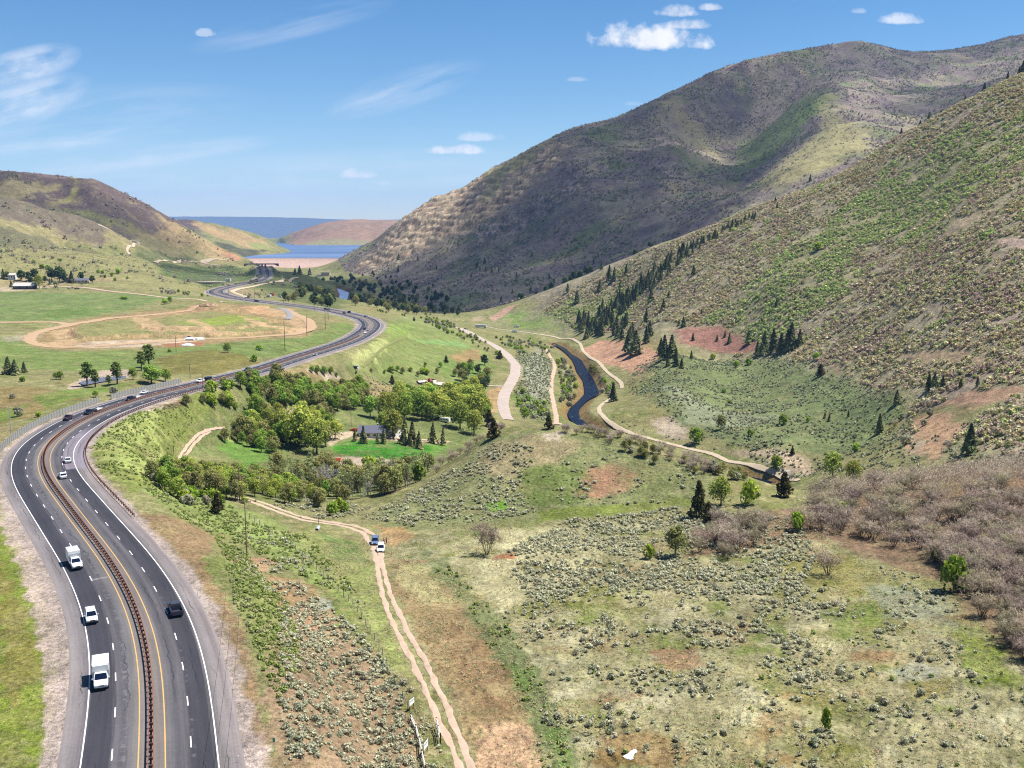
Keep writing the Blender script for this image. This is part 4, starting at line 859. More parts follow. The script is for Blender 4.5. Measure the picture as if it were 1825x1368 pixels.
for i in big_:
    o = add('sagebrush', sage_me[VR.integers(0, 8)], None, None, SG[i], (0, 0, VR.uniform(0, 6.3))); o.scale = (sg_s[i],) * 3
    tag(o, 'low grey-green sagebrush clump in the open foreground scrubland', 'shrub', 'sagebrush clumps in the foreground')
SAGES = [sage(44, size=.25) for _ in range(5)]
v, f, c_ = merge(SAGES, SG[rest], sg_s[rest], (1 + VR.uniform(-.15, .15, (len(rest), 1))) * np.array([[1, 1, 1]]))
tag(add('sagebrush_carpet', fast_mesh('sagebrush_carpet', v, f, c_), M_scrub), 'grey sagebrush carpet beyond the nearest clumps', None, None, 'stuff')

# --- green rabbitbrush on the cut slope, dry bunch grass, small sage further off: ground cover
GB = np.concatenate([scat([(385,960),(440,985),(520,1090),(540,1200),(500,1260),(470,1200),(420,1080)], 1.4, noisemask(8, -.4, .0, 52)),
      scat([(240,860),(330,862),(400,890),(440,930),(540,950),(640,1060),(560,1040),(430,970),(330,930)], .8, noisemask(9, -.3, .1, 53)),
      scat([(150,780),(230,740),(330,715),(350,760),(280,830),(320,860),(230,860),(170,830)], .5, noisemask(10, -.25, .1, 54)),
      scat([(560,1010),(650,1060),(700,1180),(660,1120),(590,1060)], .3, noisemask(6, -.05, .2, 55)), scat([(750,985),(800,1010),(920,1130),(985,1250),(1020,1385),(960,1385),(940,1260),(870,1150)], .4, noisemask(6, -.1, .15, 56)),
      scat([(910,820),(1000,810),(1060,850),(1040,900),(930,900)], .10, noisemask(7, -.1, .2, 57)), scat([(1000,1200),(1400,1000),(1840,1150),(1840,1385),(1000,1385)], .012)])
GBp = [sage(48, (88, 106, 52), (154, 168, 94), .26) for _ in range(3)] + [sage(48, (112, 120, 74), (182, 182, 128), .26)]
gs = np.clip(VR.lognormal(-.42, .3, len(GB)), .35, 1.2)
v, f, c_ = merge(GBp, GB, gs); tag(add('rabbitbrush_cover', fast_mesh('rabbitbrush_cover', v, f, c_), M_scrub), 'green low brush covering the slope beside the highway', None, None, 'stuff')
TF = scat([(560,960),(880,930),(1450,930),(1840,1150),(1840,1385),(700,1385)], 1.5, noisemask(12, -.25, .2, 58)); TF = TF[TF[:, 1] < 330]
def tuft(n=7):
    d = rdir(n, 1.2); return leaves(d * .16 + [0, 0, .05], rdir(n), np.full(n, .07), cvar((166, 158, 108), n, .2, (214, 206, 160), VR.uniform(0, 1, n)), 5.0, d)
v, f, c_ = merge([tuft() for _ in range(4)], TF, VR.uniform(.6, 1.3, len(TF)), 1 + VR.uniform(-.2, .2, (len(TF), 3)) * [1, .6, .8]); tag(add('grass', fast_mesh('grass', v, f, c_), M_scrub), 'dry bunch grass scattered over the foreground', None, None, 'stuff')
FS = np.concatenate([scat([(1130,650),(1300,640),(1440,640),(1620,720),(1640,830),(1500,840),(1300,800),(1180,740),(1120,700)], .16, noisemask(22, -.25, .1, 61)),
      scat([(920,620),(985,640),(978,750),(930,745),(915,690)], .16), scat([(1640,790),(1840,700),(1840,830),(1700,830)], .12, noisemask(20, -.2, .1, 62)),
      scat([(-40,440),(250,455),(340,500),(200,495),(-40,495)], .010), scat([(640,670),(720,680),(760,700),(700,720),(640,700)], .08), scat([(1080,740),(1200,780),(1420,842),(1300,815),(1120,760)], .05)])
FSp = [sage(18, (92, 102, 70), (160, 162, 130), .5) for _ in range(5)]
v, f, c_ = merge(FSp, FS, np.clip(VR.lognormal(.05, .3, len(FS)), .5, 2), 1 + VR.uniform(-.2, .2, (len(FS), 1)) * np.ones(3)); tag(add('distant_sagebrush', fast_mesh('distant_sagebrush', v, f, c_), M_scrub), 'sagebrush flats across the river', None, None, 'stuff')

# --- oak and maple scrub cloaking the right-hand hillside and the big mountain
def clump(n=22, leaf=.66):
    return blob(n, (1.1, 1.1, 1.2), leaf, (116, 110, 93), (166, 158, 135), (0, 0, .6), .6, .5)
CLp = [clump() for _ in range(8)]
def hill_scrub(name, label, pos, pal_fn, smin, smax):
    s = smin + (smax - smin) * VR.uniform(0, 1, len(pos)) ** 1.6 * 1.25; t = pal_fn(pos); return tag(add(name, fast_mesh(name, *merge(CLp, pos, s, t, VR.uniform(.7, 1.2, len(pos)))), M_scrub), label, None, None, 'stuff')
GREY = alb((154, 146, 128), 1)
def pal(*cols): return np.array([alb(q, 1) / GREY for q in cols])
P_tan, P_purp, P_olive, P_green, P_lime, P_brown, P_grey = pal((188, 176, 142), (170, 146, 136), (160, 152, 108), (154, 164, 104), (174, 184, 112), (176, 154, 126), (184, 172, 152))
def gridv(m, pos): return bil(m, pos[:, 0] / pos[:, 1], np.log(pos[:, 1]))
def hill_pal(pos):
    g = gridv(GREENZ, pos) + fbm(pos[:, 0], pos[:, 1], 40, 4, .6, 71) * 1.5; b = fbm(pos[:, 0], pos[:, 1], 60, 4, .6, 72) + VR.uniform(-.25, .25, len(pos)); u = VR.uniform(0, 1, len(pos))
    t = np.where(b[:, None] > .12, P_purp, np.where(b[:, None] > -.05, P_tan, np.where(b[:, None] > -.2, P_grey, P_brown)))
    t = np.where((u < .22)[:, None], P_olive, t); gg = VR.uniform(0, 1, len(pos)) < sstep(.22, .85, g) * .75
    t = np.where(gg[:, None], np.where((VR.uniform(0, 1, len(pos)) < .4)[:, None], P_lime, P_green), t); t = np.where((VR.uniform(0, 1, len(pos)) < .06)[:, None] & ~gg[:, None], P_green, t)
    return t * (1 + VR.uniform(-.18, .18, (len(pos), 1))) * np.array([1.14, 1.13, 1.12])
def slope_mask(x, y):
    a_, w_ = x / y, np.log(y); return (bil(SLOPE, a_, w_) > .5) & (bil(soil, a_, w_) < .35) & (VR.uniform(0, 1, len(x)) < sstep(-.3, .06, fbm(x, y, 26, 5, .65, 73)))
HS = scat([(1010,520),(1150,448),(1300,388),(1460,328),(1600,238),(1830,118),(1900,128),(1900,820),(1640,790),(1500,760),(1460,690),(1400,640),(1250,600),(1060,590),(960,560)], .30, slope_mask)
low = region([(1180,640),(1300,632),(1420,640),(1500,660),(1620,720),(1640,840),(1300,800),(1100,700)], 15, 10, 30); HS = HS[gridv(low, HS) < .5]
hill_scrub('hillside_scrub', 'tan, purple and green oak scrub cloaking the right hillside', HS, hill_pal, .6, 1.35)
def mt_mask(x, y):
    a_, w_ = x / y, np.log(y); return (bil(BEY, a_, w_) > .6) & (bil(ROCK, a_, w_) < .6) & (VR.uniform(0, 1, len(x)) < sstep(-.25, .15, fbm(x, y, 90, 4, .6, 75)) * (.25 + .75 * (bil(SPUR, a_, w_) < .4)))
def uni(n, a0, a1, y0, y1):
    a_ = VR.uniform(a0, a1, n); y = np.sqrt(VR.uniform(y0 ** 2, y1 ** 2, n)); return a_ * y, y
X_, Y_ = uni(90000, -.22, .61, 1000 * YS, 2700 * YS); k = mt_mask(X_, Y_); MS = np.stack([X_[k], Y_[k], ground(X_[k], Y_[k])], 1)
def mt_pal(pos):
    b = fbm(pos[:, 0], pos[:, 1], 150, 4, .6, 76) + VR.uniform(-.2, .2, len(pos)); d = pal((162, 146, 142), (146, 150, 114), (156, 146, 132), (136, 142, 106))
    return np.where(b[:, None] > .1, d[0], np.where(b[:, None] > -.05, d[2], np.where(b[:, None] > -.2, d[1], d[3]))) * (1 + VR.uniform(-.18, .18, (len(pos), 1)))
hill_scrub('mountain_scrub', 'dark scrub over the big mountain', MS, mt_pal, 1.0, 2.1)
X_, Y_ = uni(9000, -.68, -.21, 760 * YS, 1650 * YS); z_ = ground(X_, Y_); k = VR.uniform(0, 1, len(X_)) < sstep(0, .3, fbm(X_, Y_, 110, 4, .6, 78)) * .6; LS = np.stack([X_, Y_, z_], 1)[k]
hill_scrub('hill_scrub', 'dark scrub dotted over the left hills', LS, mt_pal, 1.0, 2.6)

# --- trees that can be told apart: prototypes, then copies with their parts
PROTO = {}
def proto(kind, variants, cname, tname):
    L = []
    for cr, tk in variants:
        a_ = fast_mesh(cname, *cr); a_.materials.append(M_leaf); b_ = None
        if tk is not None: b_ = fast_mesh(tname, *tk); b_.materials.append(M_bark)
        L.append((a_, b_, cname, tname))
    PROTO[kind] = L
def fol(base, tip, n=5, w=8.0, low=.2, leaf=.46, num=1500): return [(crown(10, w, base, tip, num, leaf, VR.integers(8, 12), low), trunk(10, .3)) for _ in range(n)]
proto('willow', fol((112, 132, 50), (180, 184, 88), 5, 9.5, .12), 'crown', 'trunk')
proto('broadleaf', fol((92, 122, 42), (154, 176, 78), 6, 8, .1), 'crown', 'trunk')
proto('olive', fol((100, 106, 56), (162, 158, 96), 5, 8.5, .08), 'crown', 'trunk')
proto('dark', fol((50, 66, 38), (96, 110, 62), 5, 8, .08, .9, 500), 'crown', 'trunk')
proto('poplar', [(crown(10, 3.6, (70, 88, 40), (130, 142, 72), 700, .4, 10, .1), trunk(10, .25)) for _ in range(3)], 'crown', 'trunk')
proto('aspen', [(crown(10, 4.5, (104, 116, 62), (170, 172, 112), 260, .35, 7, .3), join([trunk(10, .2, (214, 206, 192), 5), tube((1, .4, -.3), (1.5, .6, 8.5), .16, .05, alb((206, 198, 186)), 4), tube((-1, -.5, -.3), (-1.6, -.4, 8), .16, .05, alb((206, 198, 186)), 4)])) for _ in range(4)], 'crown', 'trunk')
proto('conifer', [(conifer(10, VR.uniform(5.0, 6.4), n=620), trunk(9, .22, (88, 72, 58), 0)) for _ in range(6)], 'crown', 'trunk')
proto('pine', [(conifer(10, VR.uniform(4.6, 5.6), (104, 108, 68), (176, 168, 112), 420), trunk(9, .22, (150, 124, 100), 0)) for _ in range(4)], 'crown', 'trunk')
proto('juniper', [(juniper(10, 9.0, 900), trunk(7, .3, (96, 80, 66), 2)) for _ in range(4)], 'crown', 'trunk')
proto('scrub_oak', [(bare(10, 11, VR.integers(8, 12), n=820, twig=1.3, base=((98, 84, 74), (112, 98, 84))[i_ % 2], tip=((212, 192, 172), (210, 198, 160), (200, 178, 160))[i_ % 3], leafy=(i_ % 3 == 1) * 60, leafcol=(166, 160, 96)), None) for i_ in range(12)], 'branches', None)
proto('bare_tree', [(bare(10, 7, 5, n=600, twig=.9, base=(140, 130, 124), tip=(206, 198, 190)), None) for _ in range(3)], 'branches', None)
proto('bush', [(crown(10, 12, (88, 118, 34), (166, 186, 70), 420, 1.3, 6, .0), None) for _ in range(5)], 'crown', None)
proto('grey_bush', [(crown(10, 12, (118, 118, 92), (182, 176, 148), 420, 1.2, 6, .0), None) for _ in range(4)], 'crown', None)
def tree(kind, name, p, h, label, cat, group=None, wide=1.0):
    L = PROTO[kind]; a_, b_, cn, tn = L[VR.integers(0, len(L))]; s = h / 10.0
    if b_ is None:
        o = add(name, a_, None, None, (p[0], p[1], p[2] - .1), (0, 0, VR.uniform(0, 6.3))); o.scale = (s * wide, s * wide, s); return tag(o, label, cat, group)
    r = add(name, None, None, None, (p[0], p[1], p[2] - .1), (0, 0, VR.uniform(0, 6.3))); r.scale = (s * wide, s * wide, s); tag(r, label, cat, group)
    add(tn, b_, None, r); add(cn, a_, None, r); return r
def at_px(px, py, hpx):
    g_ = sight(px, py)[0]; v_ = (CY - py) / F; return g_, hpx / F * g_[1] / (CP + v_ * SP) / max(.6, math.cos(math.atan(v_) - PITCH))
def one(kind, name, px, py, hpx, label, cat='tree', group=None, wide=1.0):
    g_, h = at_px(px, py, hpx); return tree(kind, name, g_, h, label, cat, group, wide)
def grove(kinds, name, pts, dens, h0, h1, label, cat='tree', group=None, road=15, cap=999, mask=None, wide=1.0):
    ps = scat(pts, dens, mask, road); ps = ps[VR.permutation(len(ps))][:cap]
    for p_ in ps:
        k = kinds[VR.integers(0, len(kinds))]; tree(k, name, p_, VR.uniform(h0, h1), label, cat, group, wide)
    return len(ps)
# bowl by the house
grove(['broadleaf', 'broadleaf', 'olive'], 'broadleaf_tree', [(410,690),(470,680),(560,690),(650,690),(660,725),(600,735),(540,722),(440,720)], .06, 6, 11, 'bright green broadleaf tree in the thicket below the highway', 'tree', 'trees in the thicket below the highway')
grove(['bare_tree'], 'bare_tree', [(480,690),(535,692),(535,722),(490,722)], .02, 7, 11, 'leafless grey tree among green ones below the highway', 'tree', 'bare trees in the thicket below the highway', cap=9)
for x, y, h, w in ((535,800,76,1.05),(565,808,60,1.0),(500,785,55,.9),(560,780,50,.9)): one('willow', 'willow_tree', x, y, h, 'big rounded yellow-green willow beside the dirt yard', group='willows beside the dirt yard', wide=w)
grove(['willow', 'olive', 'broadleaf'], 'willow_tree', [(420,748),(500,742),(590,748),(604,790),(560,806),(490,790),(425,780)], .026, 7, 12, 'yellow-green tree in the dense grove left of the dirt yard', 'tree', 'trees in the dense grove left of the dirt yard', cap=60)
grove(['willow', 'broadleaf', 'willow'], 'shade_tree', [(700,712),(860,698),(870,745),(800,756),(705,742)], .05, 9, 13.5, 'leafy green tree in the grove behind the farmhouse', 'tree', 'trees in the grove behind the farmhouse', cap=70)
one('broadleaf', 'broadleaf_tree', 455, 756, 56, 'tall dense green tree standing alone left of the willows', wide=.8)
grove(['broadleaf', 'olive'], 'broadleaf_tree', [(400,760),(440,755),(500,790),(490,815),(440,800),(400,790)], .03, 5, 8, 'green tree in the row above the bowl meadow', 'tree', 'trees above the bowl meadow')
for x, y, h in ((690,745,52),(720,748,50),(752,745,52),(780,740,50),(806,735,48),(835,728,46),(848,745,50),(820,760,50),(845,770,44),(800,722,46),(830,712,40),(770,722,40),(735,730,40),(660,740,40),(850,720,40)): one('willow' if x > 770 or x == 690 else 'broadleaf', 'shade_tree', x, y + 4, h, 'broad bright green shade tree in the grove round the farmhouse', group='shade trees round the farmhouse')
for i, (x, y, h) in enumerate(((633,786,28),(648,790,40),(673,790,24),(684,791,34),(722,792,58),(735,796,58),(747,800,40),(772,790,46),(790,794,40))): one('pine', 'pine_tree', x, y, h * .8, 'olive green pine in the row between farmhouse and lawn', group='pines between farmhouse and lawn')
one('willow', 'shade_tree', 701, 782, 52, 'leaning yellow-green shade tree in front of the dark roofed wing'); one('broadleaf', 'shade_tree', 684, 774, 40, 'green shade tree over the right end of the grey roof')
for x, y, h in ((590,760,30),(575,766,34),(582,757,26),(765,706,32),(565,752,28)): one('conifer', 'fir_tree', x, y, h, 'dark fir among pale trees near the farmhouse', group='firs near the farmhouse')
grove(['olive', 'willow', 'broadleaf', 'olive'], 'broadleaf_tree', [(270,850),(340,840),(480,850),(640,890),(600,905),(480,895),(360,892),(270,872)], .042, 4, 7, 'yellow-green tree in the belt above the dirt track', 'tree', 'trees in the belt above the dirt track')
grove(['aspen', 'aspen', 'olive'], 'aspen_tree', [(480,840),(560,838),(660,850),(740,845),(780,835),(740,862),(660,890),(560,880)], .03, 7, 10, 'pale-stemmed aspen in the belt below the dirt yard', 'tree', 'aspens below the dirt yard')
for x, y, h in ((570,872,52),(583,878,50),(595,875,50),(700,866,50),(668,872,30),(656,884,30)): one('bare_tree', 'bare_tree', x, y, h, 'leafless white-stemmed tree in the belt below the dirt yard', group='leafless trees below the dirt yard', wide=.8)
for x, y, h in ((592,918,24),(605,912,24),(615,912,18),(660,855,40),(745,858,34)): one('bush', 'green_bush', x, y, h, 'vivid green bush at the edge of the tree belt', 'shrub', 'vivid bushes at the edge of the tree belt', .8)
grove(['broadleaf', 'olive', 'bush'], 'broadleaf_tree', [(330,690),(390,690),(430,700),(420,740),(350,745),(325,720)], .022, 4, 7, 'green tree on the bank under the highway guardrail', 'tree', 'trees on the bank under the guardrail')
grove(['bush', 'grey_bush'], 'low_bush', [(260,850),(420,860),(440,900),(330,900)], .05, 2, 3.6, 'rounded green bush between highway slope and bowl', 'shrub', 'bushes between highway slope and bowl')
grove(['scrub_oak'], 'scrub_oak', [(770,845),(800,810),(850,775),(905,750),(900,770),(850,800),(800,850)], .05, 3, 4.5, 'leafless brown oak scrub on the left shoulder of the knoll', 'shrub', 'oak scrub on the left shoulder of the knoll', cap=30)
grove(['scrub_oak'], 'scrub_oak', [(985,763),(1080,772),(1180,800),(1290,845),(1270,852),(1160,818),(1060,790),(990,772)], .06, 2.5, 4, 'leafless grey oak scrub along the far rim of the knoll', 'shrub', 'oak scrub along the far rim of the knoll', cap=45)
one('juniper', 'juniper_tree', 388, 915, 38, 'dark rounded juniper alone beside the tall utility poles'); one('juniper', 'juniper_tree', 880, 780, 34, 'dark juniper on the left brow of the knoll'); one('juniper', 'juniper_tree', 872, 760, 30, 'twin dark juniper behind the left brow of the knoll'); one('juniper', 'juniper_tree', 978, 764, 26, 'small dark juniper on top of the knoll')
# lone bushes of the foreground
one('scrub_oak', 'willow_bush', 868, 988, 62, 'tawny leafless willow bush alone on the pale grass', 'shrub', wide=.9)
one('olive', 'round_tree', 1203, 992, 56, 'grey-green round tree left of the bare oak scrub', wide=.9); one('bush', 'green_bush', 1157, 995, 26, 'small bright green bush left of the grey-green round tree', 'shrub', None, .7); one('bush', 'green_bush', 1472, 1300, 36, 'slim bright green bush in the lower right grassland', 'shrub', None, .45)
one('juniper', 'juniper_tree', 1245, 922, 64, 'tall dark juniper at the left end of the oak scrub', wide=.75); one('juniper', 'juniper_tree', 1262, 930, 36, 'short juniper at the foot of the tall dark one'); one('willow', 'yellow_tree', 1285, 900, 50, 'yellow-green tree beside the tall dark juniper'); one('juniper', 'juniper_tree', 1397, 885, 44, 'broad dark juniper above the river bend'); one('scrub_oak', 'scrub_oak', 1475, 1025, 46, 'single bare pinkish bush in front of the oak thicket', 'shrub')
OAK = 'bare pinkish-grey oak in the dense thicket on the right'
grove(['scrub_oak'], 'scrub_oak', [(1235,965),(1280,930),(1350,925),(1390,960),(1370,995),(1300,1000),(1245,998)], .055, 3.5, 6, 'bare grey oak in the clump left of the main thicket', 'shrub', 'bare oaks in the clump left of the main thicket', cap=34)
TH = [scat([(1400,935),(1460,880),(1560,858),(1690,838),(1840,830),(1900,840),(1900,1040),(1760,1035),(1700,1015),(1620,985),(1520,965),(1450,955)], .13, noisemask(11, -.4, .02, 91)), scat([(1690,1000),(1900,1000),(1900,1230),(1800,1165),(1740,1095),(1700,1050)], .14, noisemask(11, -.45, .0, 92))]
TH = np.concatenate(TH); ths = VR.uniform(3.2, 5.2, len(TH)) * 1.15; TH, ths = TH[np.abs(TH[:, 0] / TH[:, 1]) < .66], ths[np.abs(TH[:, 0] / TH[:, 1]) < .66]; ordt = np.argsort(-ths / TH[:, 1])
for i in ordt[:290]: tree('scrub_oak', 'scrub_oak', TH[i], ths[i], OAK, 'shrub', 'bare oaks in the right-hand thicket')
if len(ordt) > 290:
    tw = [leaves(*(lambda d, c: (c, rdir(60), np.full(60, .02)))(None, np.stack([VR.uniform(-.5, .5, 60), VR.uniform(-.5, .5, 60), VR.uniform(.1, .95, 60)], 1)), cvar((118, 102, 88), 60, .2, (208, 190, 166), VR.uniform(0, 1, 60)), 7.0, rdir(60, .8)) for _ in range(4)]
    v, f, c_ = merge(tw, TH[ordt[290:]], ths[ordt[290:]]); tag(add('oak_brush', fast_mesh('oak_brush', v, f, c_), M_scrub), 'bare oak brush filling the thicket behind its front rows', None, None, 'stuff')
for x, y, h, l in ((1335,900,46,'lime green sapling on the river bank above the clump'), (1420,945,34,'bright green bush between oak clump and thicket'), (1500,925,30,'green bush inside the upper left of the thicket'), (1700,1052,60,'dark green bush under the lower edge of the thicket'), (1670,1000,34,'vivid green sapling inside the thicket')): one('bush', 'green_bush', x, y, h, l, 'shrub', None, .6)
grove(['grey_bush', 'olive', 'olive'], 'river_bush', [(1090,785),(1180,812),(1270,838),(1330,850),(1330,862),(1260,852),(1170,830),(1090,800)], .05, 2.2, 3.8, 'brownish bush along the river below the path', 'shrub', 'bushes along the river below the path', road=13, cap=70)
# slope behind: river side, hillside singles
for x, y, h, l in ((1728,808,54,'tall dark fir alone on the tan slope above the thicket'), (1598,720,26,'small fir right of the pale landslip'), (1567,772,36,'dark pine among bushes left of the tan slope'), (1383,835,24,'dense round green bush above the river path'), (1484,850,44,'pale green willow clump at the path end'), (1440,752,10,'pale green bush on the sage flat'), (1285,765,26,'olive tree on the sage flat near the path'), (1240,790,28,'lime shrub beside the pale bank'), (1395,757,20,'bright green round bush in the middle of the sage flat'), (1337,778,14,'small green bush below the round one'), (1093,715,34,'dark spruce at the sharp bend of the path'), (1055,670,22,'dark green tree on the right river bank'), (1520,860,40,'green tree beside the pale willow clump'), (1525,805,16,'lime bush at the right of the sage flat')):
    k = 'conifer' if ('fir' in l or 'pine' in l or 'spruce' in l) else ('willow' if 'willow' in l else ('olive' if 'olive' in l or 'dark green' in l else 'bush'))
    one(k, {'conifer': 'fir_tree', 'willow': 'willow_tree', 'olive': 'broadleaf_tree', 'bush': 'green_bush'}[k], x, y, h, l, 'tree' if k != 'bush' else 'shrub', None, .8 if k == 'bush' else 1)
one('juniper', 'juniper_tree', 1462, 670, 22, 'dark juniper beside the red gully on the sage flat'); one('juniper', 'juniper_tree', 1412, 810, 14, 'small juniper below the middle of the sage flat')
for x, y, h in ((1470,745,12),(1478,750,14),(1512,742,12),(1655,695,30),(1665,693,30),(1680,690,22),(1712,690,16),(1742,688,18),(1755,688,12)): one('conifer', 'fir_tree', x, y, h, 'small dark fir on the lower right slope', group='small firs on the lower right slope')
grove(['grey_bush', 'scrub_oak'], 'grey_bush', [(1590,730),(1680,720),(1700,800),(1620,820),(1600,780)], .006, 3, 5, 'grey bush on the tan eroded slope', 'shrub', 'grey bushes on the tan eroded slope', cap=14)
# fir file down the gully of the near hillside
GUL = [(1345,383),(1322,392),(1300,402),(1282,412),(1262,422),(1245,432),(1228,442),(1212,455),(1198,466),(1184,476),(1170,488),(1155,500),(1140,512),(1124,524),(1110,538),(1096,550),(1082,564),(1066,578),(1052,588)]
FIRG = 'firs in the gully of the right hillside'; FIRL = 'dark fir in the file down the right hillside gully'
for i in range(len(GUL) - 1):
    (x0, y0), (x1, y1) = GUL[i], GUL[i + 1]
    for k in range(5 + (i > 5) * 3 + (i > 12) * 4):
        t = VR.uniform(); w = 4 + i * 1.1; one('conifer', 'fir_tree', x0 + (x1 - x0) * t + VR.normal() * w * .6, y0 + (y1 - y0) * t + VR.normal() * w * .35 + 6, VR.uniform(8, 14) + i * .55, FIRL, group=FIRG)
for i in range(26):
    one('conifer', 'fir_tree', VR.uniform(1030, 1130), VR.uniform(568, 606), VR.uniform(17, 27), 'large dark fir in the grove above the red river bank', group='firs above the red river bank')
for x, y, h in ((1120,628,40),(1133,632,44),(1184,640,44),(1197,636,40),(1178,632,30),(1205,645,26),(1190,652,18),(1152,610,30),(1158,600,30),(1232,640,16),(1205,652,22),(1215,655,18)): one('conifer', 'fir_tree', x, y, h, 'dark fir on the crest of the red river bank', group='firs on the crest of the red river bank')
for x, y, h in ((1378,628,44),(1362,630,40),(1392,628,36),(1350,632,26),(1410,622,48),(1403,626,40),(1425,616,30),(1334,612,24)): one('conifer', 'fir_tree', x, y, h, 'dense dark fir right of the red clearing', group='firs right of the red clearing')
for x, y, h in ((1069,518,20),(1012,520,16),(1030,535,14),(1086,498,26),(1095,500,24),(1072,480,14),(1042,484,12),(1028,540,24),(1116,488,18),(1236,490,18),(1192,530,14),(1238,522,10),(1390,480,10),(1384,545,14),(1300,610,16),(1278,607,12),(1235,606,14),(1292,600,12),(1210,580,12),(1218,582,18),(1182,552,20),(1160,540,26),(1152,575,26),(1444,322,12),(1385,370,10),(1382,360,10),(1560,600,16),(1778,285,9),(1776,320,10),(1250,560,10),(1058,470,10)):
    one('conifer', 'fir_tree', x, y, h, 'lone dark fir dotted over the right hillside', group='lone firs over the right hillside')
for i in range(42):   # firs along the shaded gully behind the ridge
    t = VR.uniform(); x = 1835 - 300 * t; y = 118 + (310 - 118) * t
    a_, s_ = pix(x, y); yy = np.interp(a_, _ra[_o], _ry[_o]) + VR.uniform(20, 90); tree('conifer', 'fir_tree', (a_ * yy, yy, float(ground(a_ * yy, yy))), VR.uniform(10, 17), 'dark fir on the skyline behind the right hillside', 'tree', 'firs on the skyline behind the right hillside')
for i in range(26):
    t = VR.uniform(); x = 1180 - 260 * t; y = 432 + 90 * t; a_, s_ = pix(x, y); yy = np.interp(a_, _ra[_o], _ry[_o]) + VR.uniform(30, 120); tree('dark', 'dark_tree', (a_ * yy, yy, float(ground(a_ * yy, yy))), VR.uniform(8, 14), 'dark tree in the shaded gully behind the hillside', 'tree', 'dark trees in the shaded gully behind the hillside')
for x, y, h in ((1455,640,12),(1270,640,10),(1312,655,12),(1334,650,12),(1290,700,8),(1300,720,8)): one('bush', 'green_bush', x, y, h, 'small green bush on the upper sage flat', 'shrub', 'small green bushes on the upper sage flat')
one('bush', 'green_bush', 1457, 446, 14, 'vivid green bush alone halfway up the right hillside', 'shrub')
# river corridor
grove(['bush', 'bush', 'grey_bush', 'olive'], 'river_bush', [(925,700),(970,712),(982,745),(940,748),(918,728)], .03, 2.5, 4.5, 'vivid green bush between gravel road and river track', 'shrub', 'bushes between gravel road and river track', cap=40)
grove(['grey_bush', 'olive', 'bush'], 'river_bush', [(985,635),(1012,640),(1030,700),(1028,712),(1005,740),(998,720),(998,660)], .03, 2.5, 5, 'olive bush on the left river bank', 'shrub', 'bushes on the left river bank', cap=60)
grove(['grey_bush', 'bush'], 'river_bush', [(880,600),(960,600),(1000,620),(980,640),(930,632),(900,618)], .012, 2, 4, 'green bush on the flat above the gravel road', 'shrub', 'bushes on the flat above the gravel road', cap=70)
grove(['bush', 'grey_bush'], 'river_bush', [(1060,650),(1095,690),(1085,720),(1070,700),(1055,672)], .03, 2, 4, 'low bush on the right river bank', 'shrub', 'bushes on the right river bank', cap=20)
grove(['bush', 'olive', 'grey_bush'], 'meadow_bush', [(760,565),(800,575),(850,598),(880,615),(896,640),(880,640),(840,612),(790,592),(755,575)], .02, 2.5, 4.5, 'yellow-green bush along the lower edge of the meadow', 'shrub', 'bushes along the lower edge of the meadow', cap=90)
grove(['bush', 'olive'], 'meadow_bush', [(655,555),(720,550),(780,562),(760,572),(700,562)], .012, 2.5, 4, 'yellow-green bush behind the far highway bend', 'shrub', 'bushes behind the far highway bend', cap=30)
grove(['broadleaf', 'dark', 'olive'], 'shed_tree', [(800,665),(865,650),(880,680),(860,700),(810,690)], .012, 6, 11, 'green tree beside the white sheds', 'tree', 'trees beside the white sheds', cap=18)
grove(['broadleaf', 'olive', 'bush'], 'hedge_tree', [(660,655),(720,650),(790,655),(780,668),(700,672),(660,668)], .016, 3, 5.5, 'green bush in the hedge below the meadow', 'shrub', 'bushes in the hedge below the meadow', cap=36)
for x, y, h, l in ((699,684,16,'dark cedar on the brown bank below the meadow'), (795,646,13,'small dark cedar at the meadow tan patch'), (891,640,16,'dark cedar beside the gravel road'), (738,572,8,'small dark cedar at the back of the meadow')): one('juniper', 'cedar_tree', x, y, h, l)
for x, y, h in ((556,660,14),(566,662,16),(578,665,18),(590,662,14),(600,668,10)): one('broadleaf', 'broadleaf_tree', x, y + 4, h, 'green bush on the near verge of the far bend', 'shrub', 'bushes on the near verge of the far bend')
DK = 'dark tree in the shaded riverside wood below the dam'
grove(['dark', 'dark', 'olive'], 'riverside_tree', [(628,506),(700,500),(780,520),(810,556),(740,560),(660,553),(628,547),(628,525)], .009, 8, 13, DK, 'tree', 'trees in the riverside wood below the dam', cap=130)
grove(['dark', 'olive', 'dark'], 'riverside_tree', [(530,515),(585,520),(600,545),(590,555),(540,545),(500,535)], .010, 7, 11, 'dark tree on the shaded bank left of the bright river', 'tree', 'trees left of the bright river', cap=80)
grove(['dark'], 'riverside_tree', [(560,493),(700,494),(780,512),(760,522),(640,508),(590,505)], .011, 7, 12, 'dark tree in the wood at the foot of the dam', 'tree', 'trees at the foot of the dam', cap=50)
for x, y, h, l in ((526,489,12,'left of three dark spruces below the dam'), (534,489,16,'tall middle one of three dark spruces below the dam'), (552,490,13,'right of three dark spruces below the dam')): one('conifer', 'spruce_tree', x, y, h, l, wide=1.1)
grove(['dark', 'olive', 'dark'], 'riverside_tree', [(690,532),(790,540),(830,560),(770,566),(690,556)], .012, 7, 12, 'dark tree along the shaded foot of the big mountain', 'tree', 'trees along the foot of the big mountain', cap=50)
for i in range(24): one('conifer', 'fir_tree', VR.uniform(700, 1000), VR.uniform(455, 540), VR.uniform(7, 12), 'small fir on the shaded mountain foot', group='firs on the shaded mountain foot')
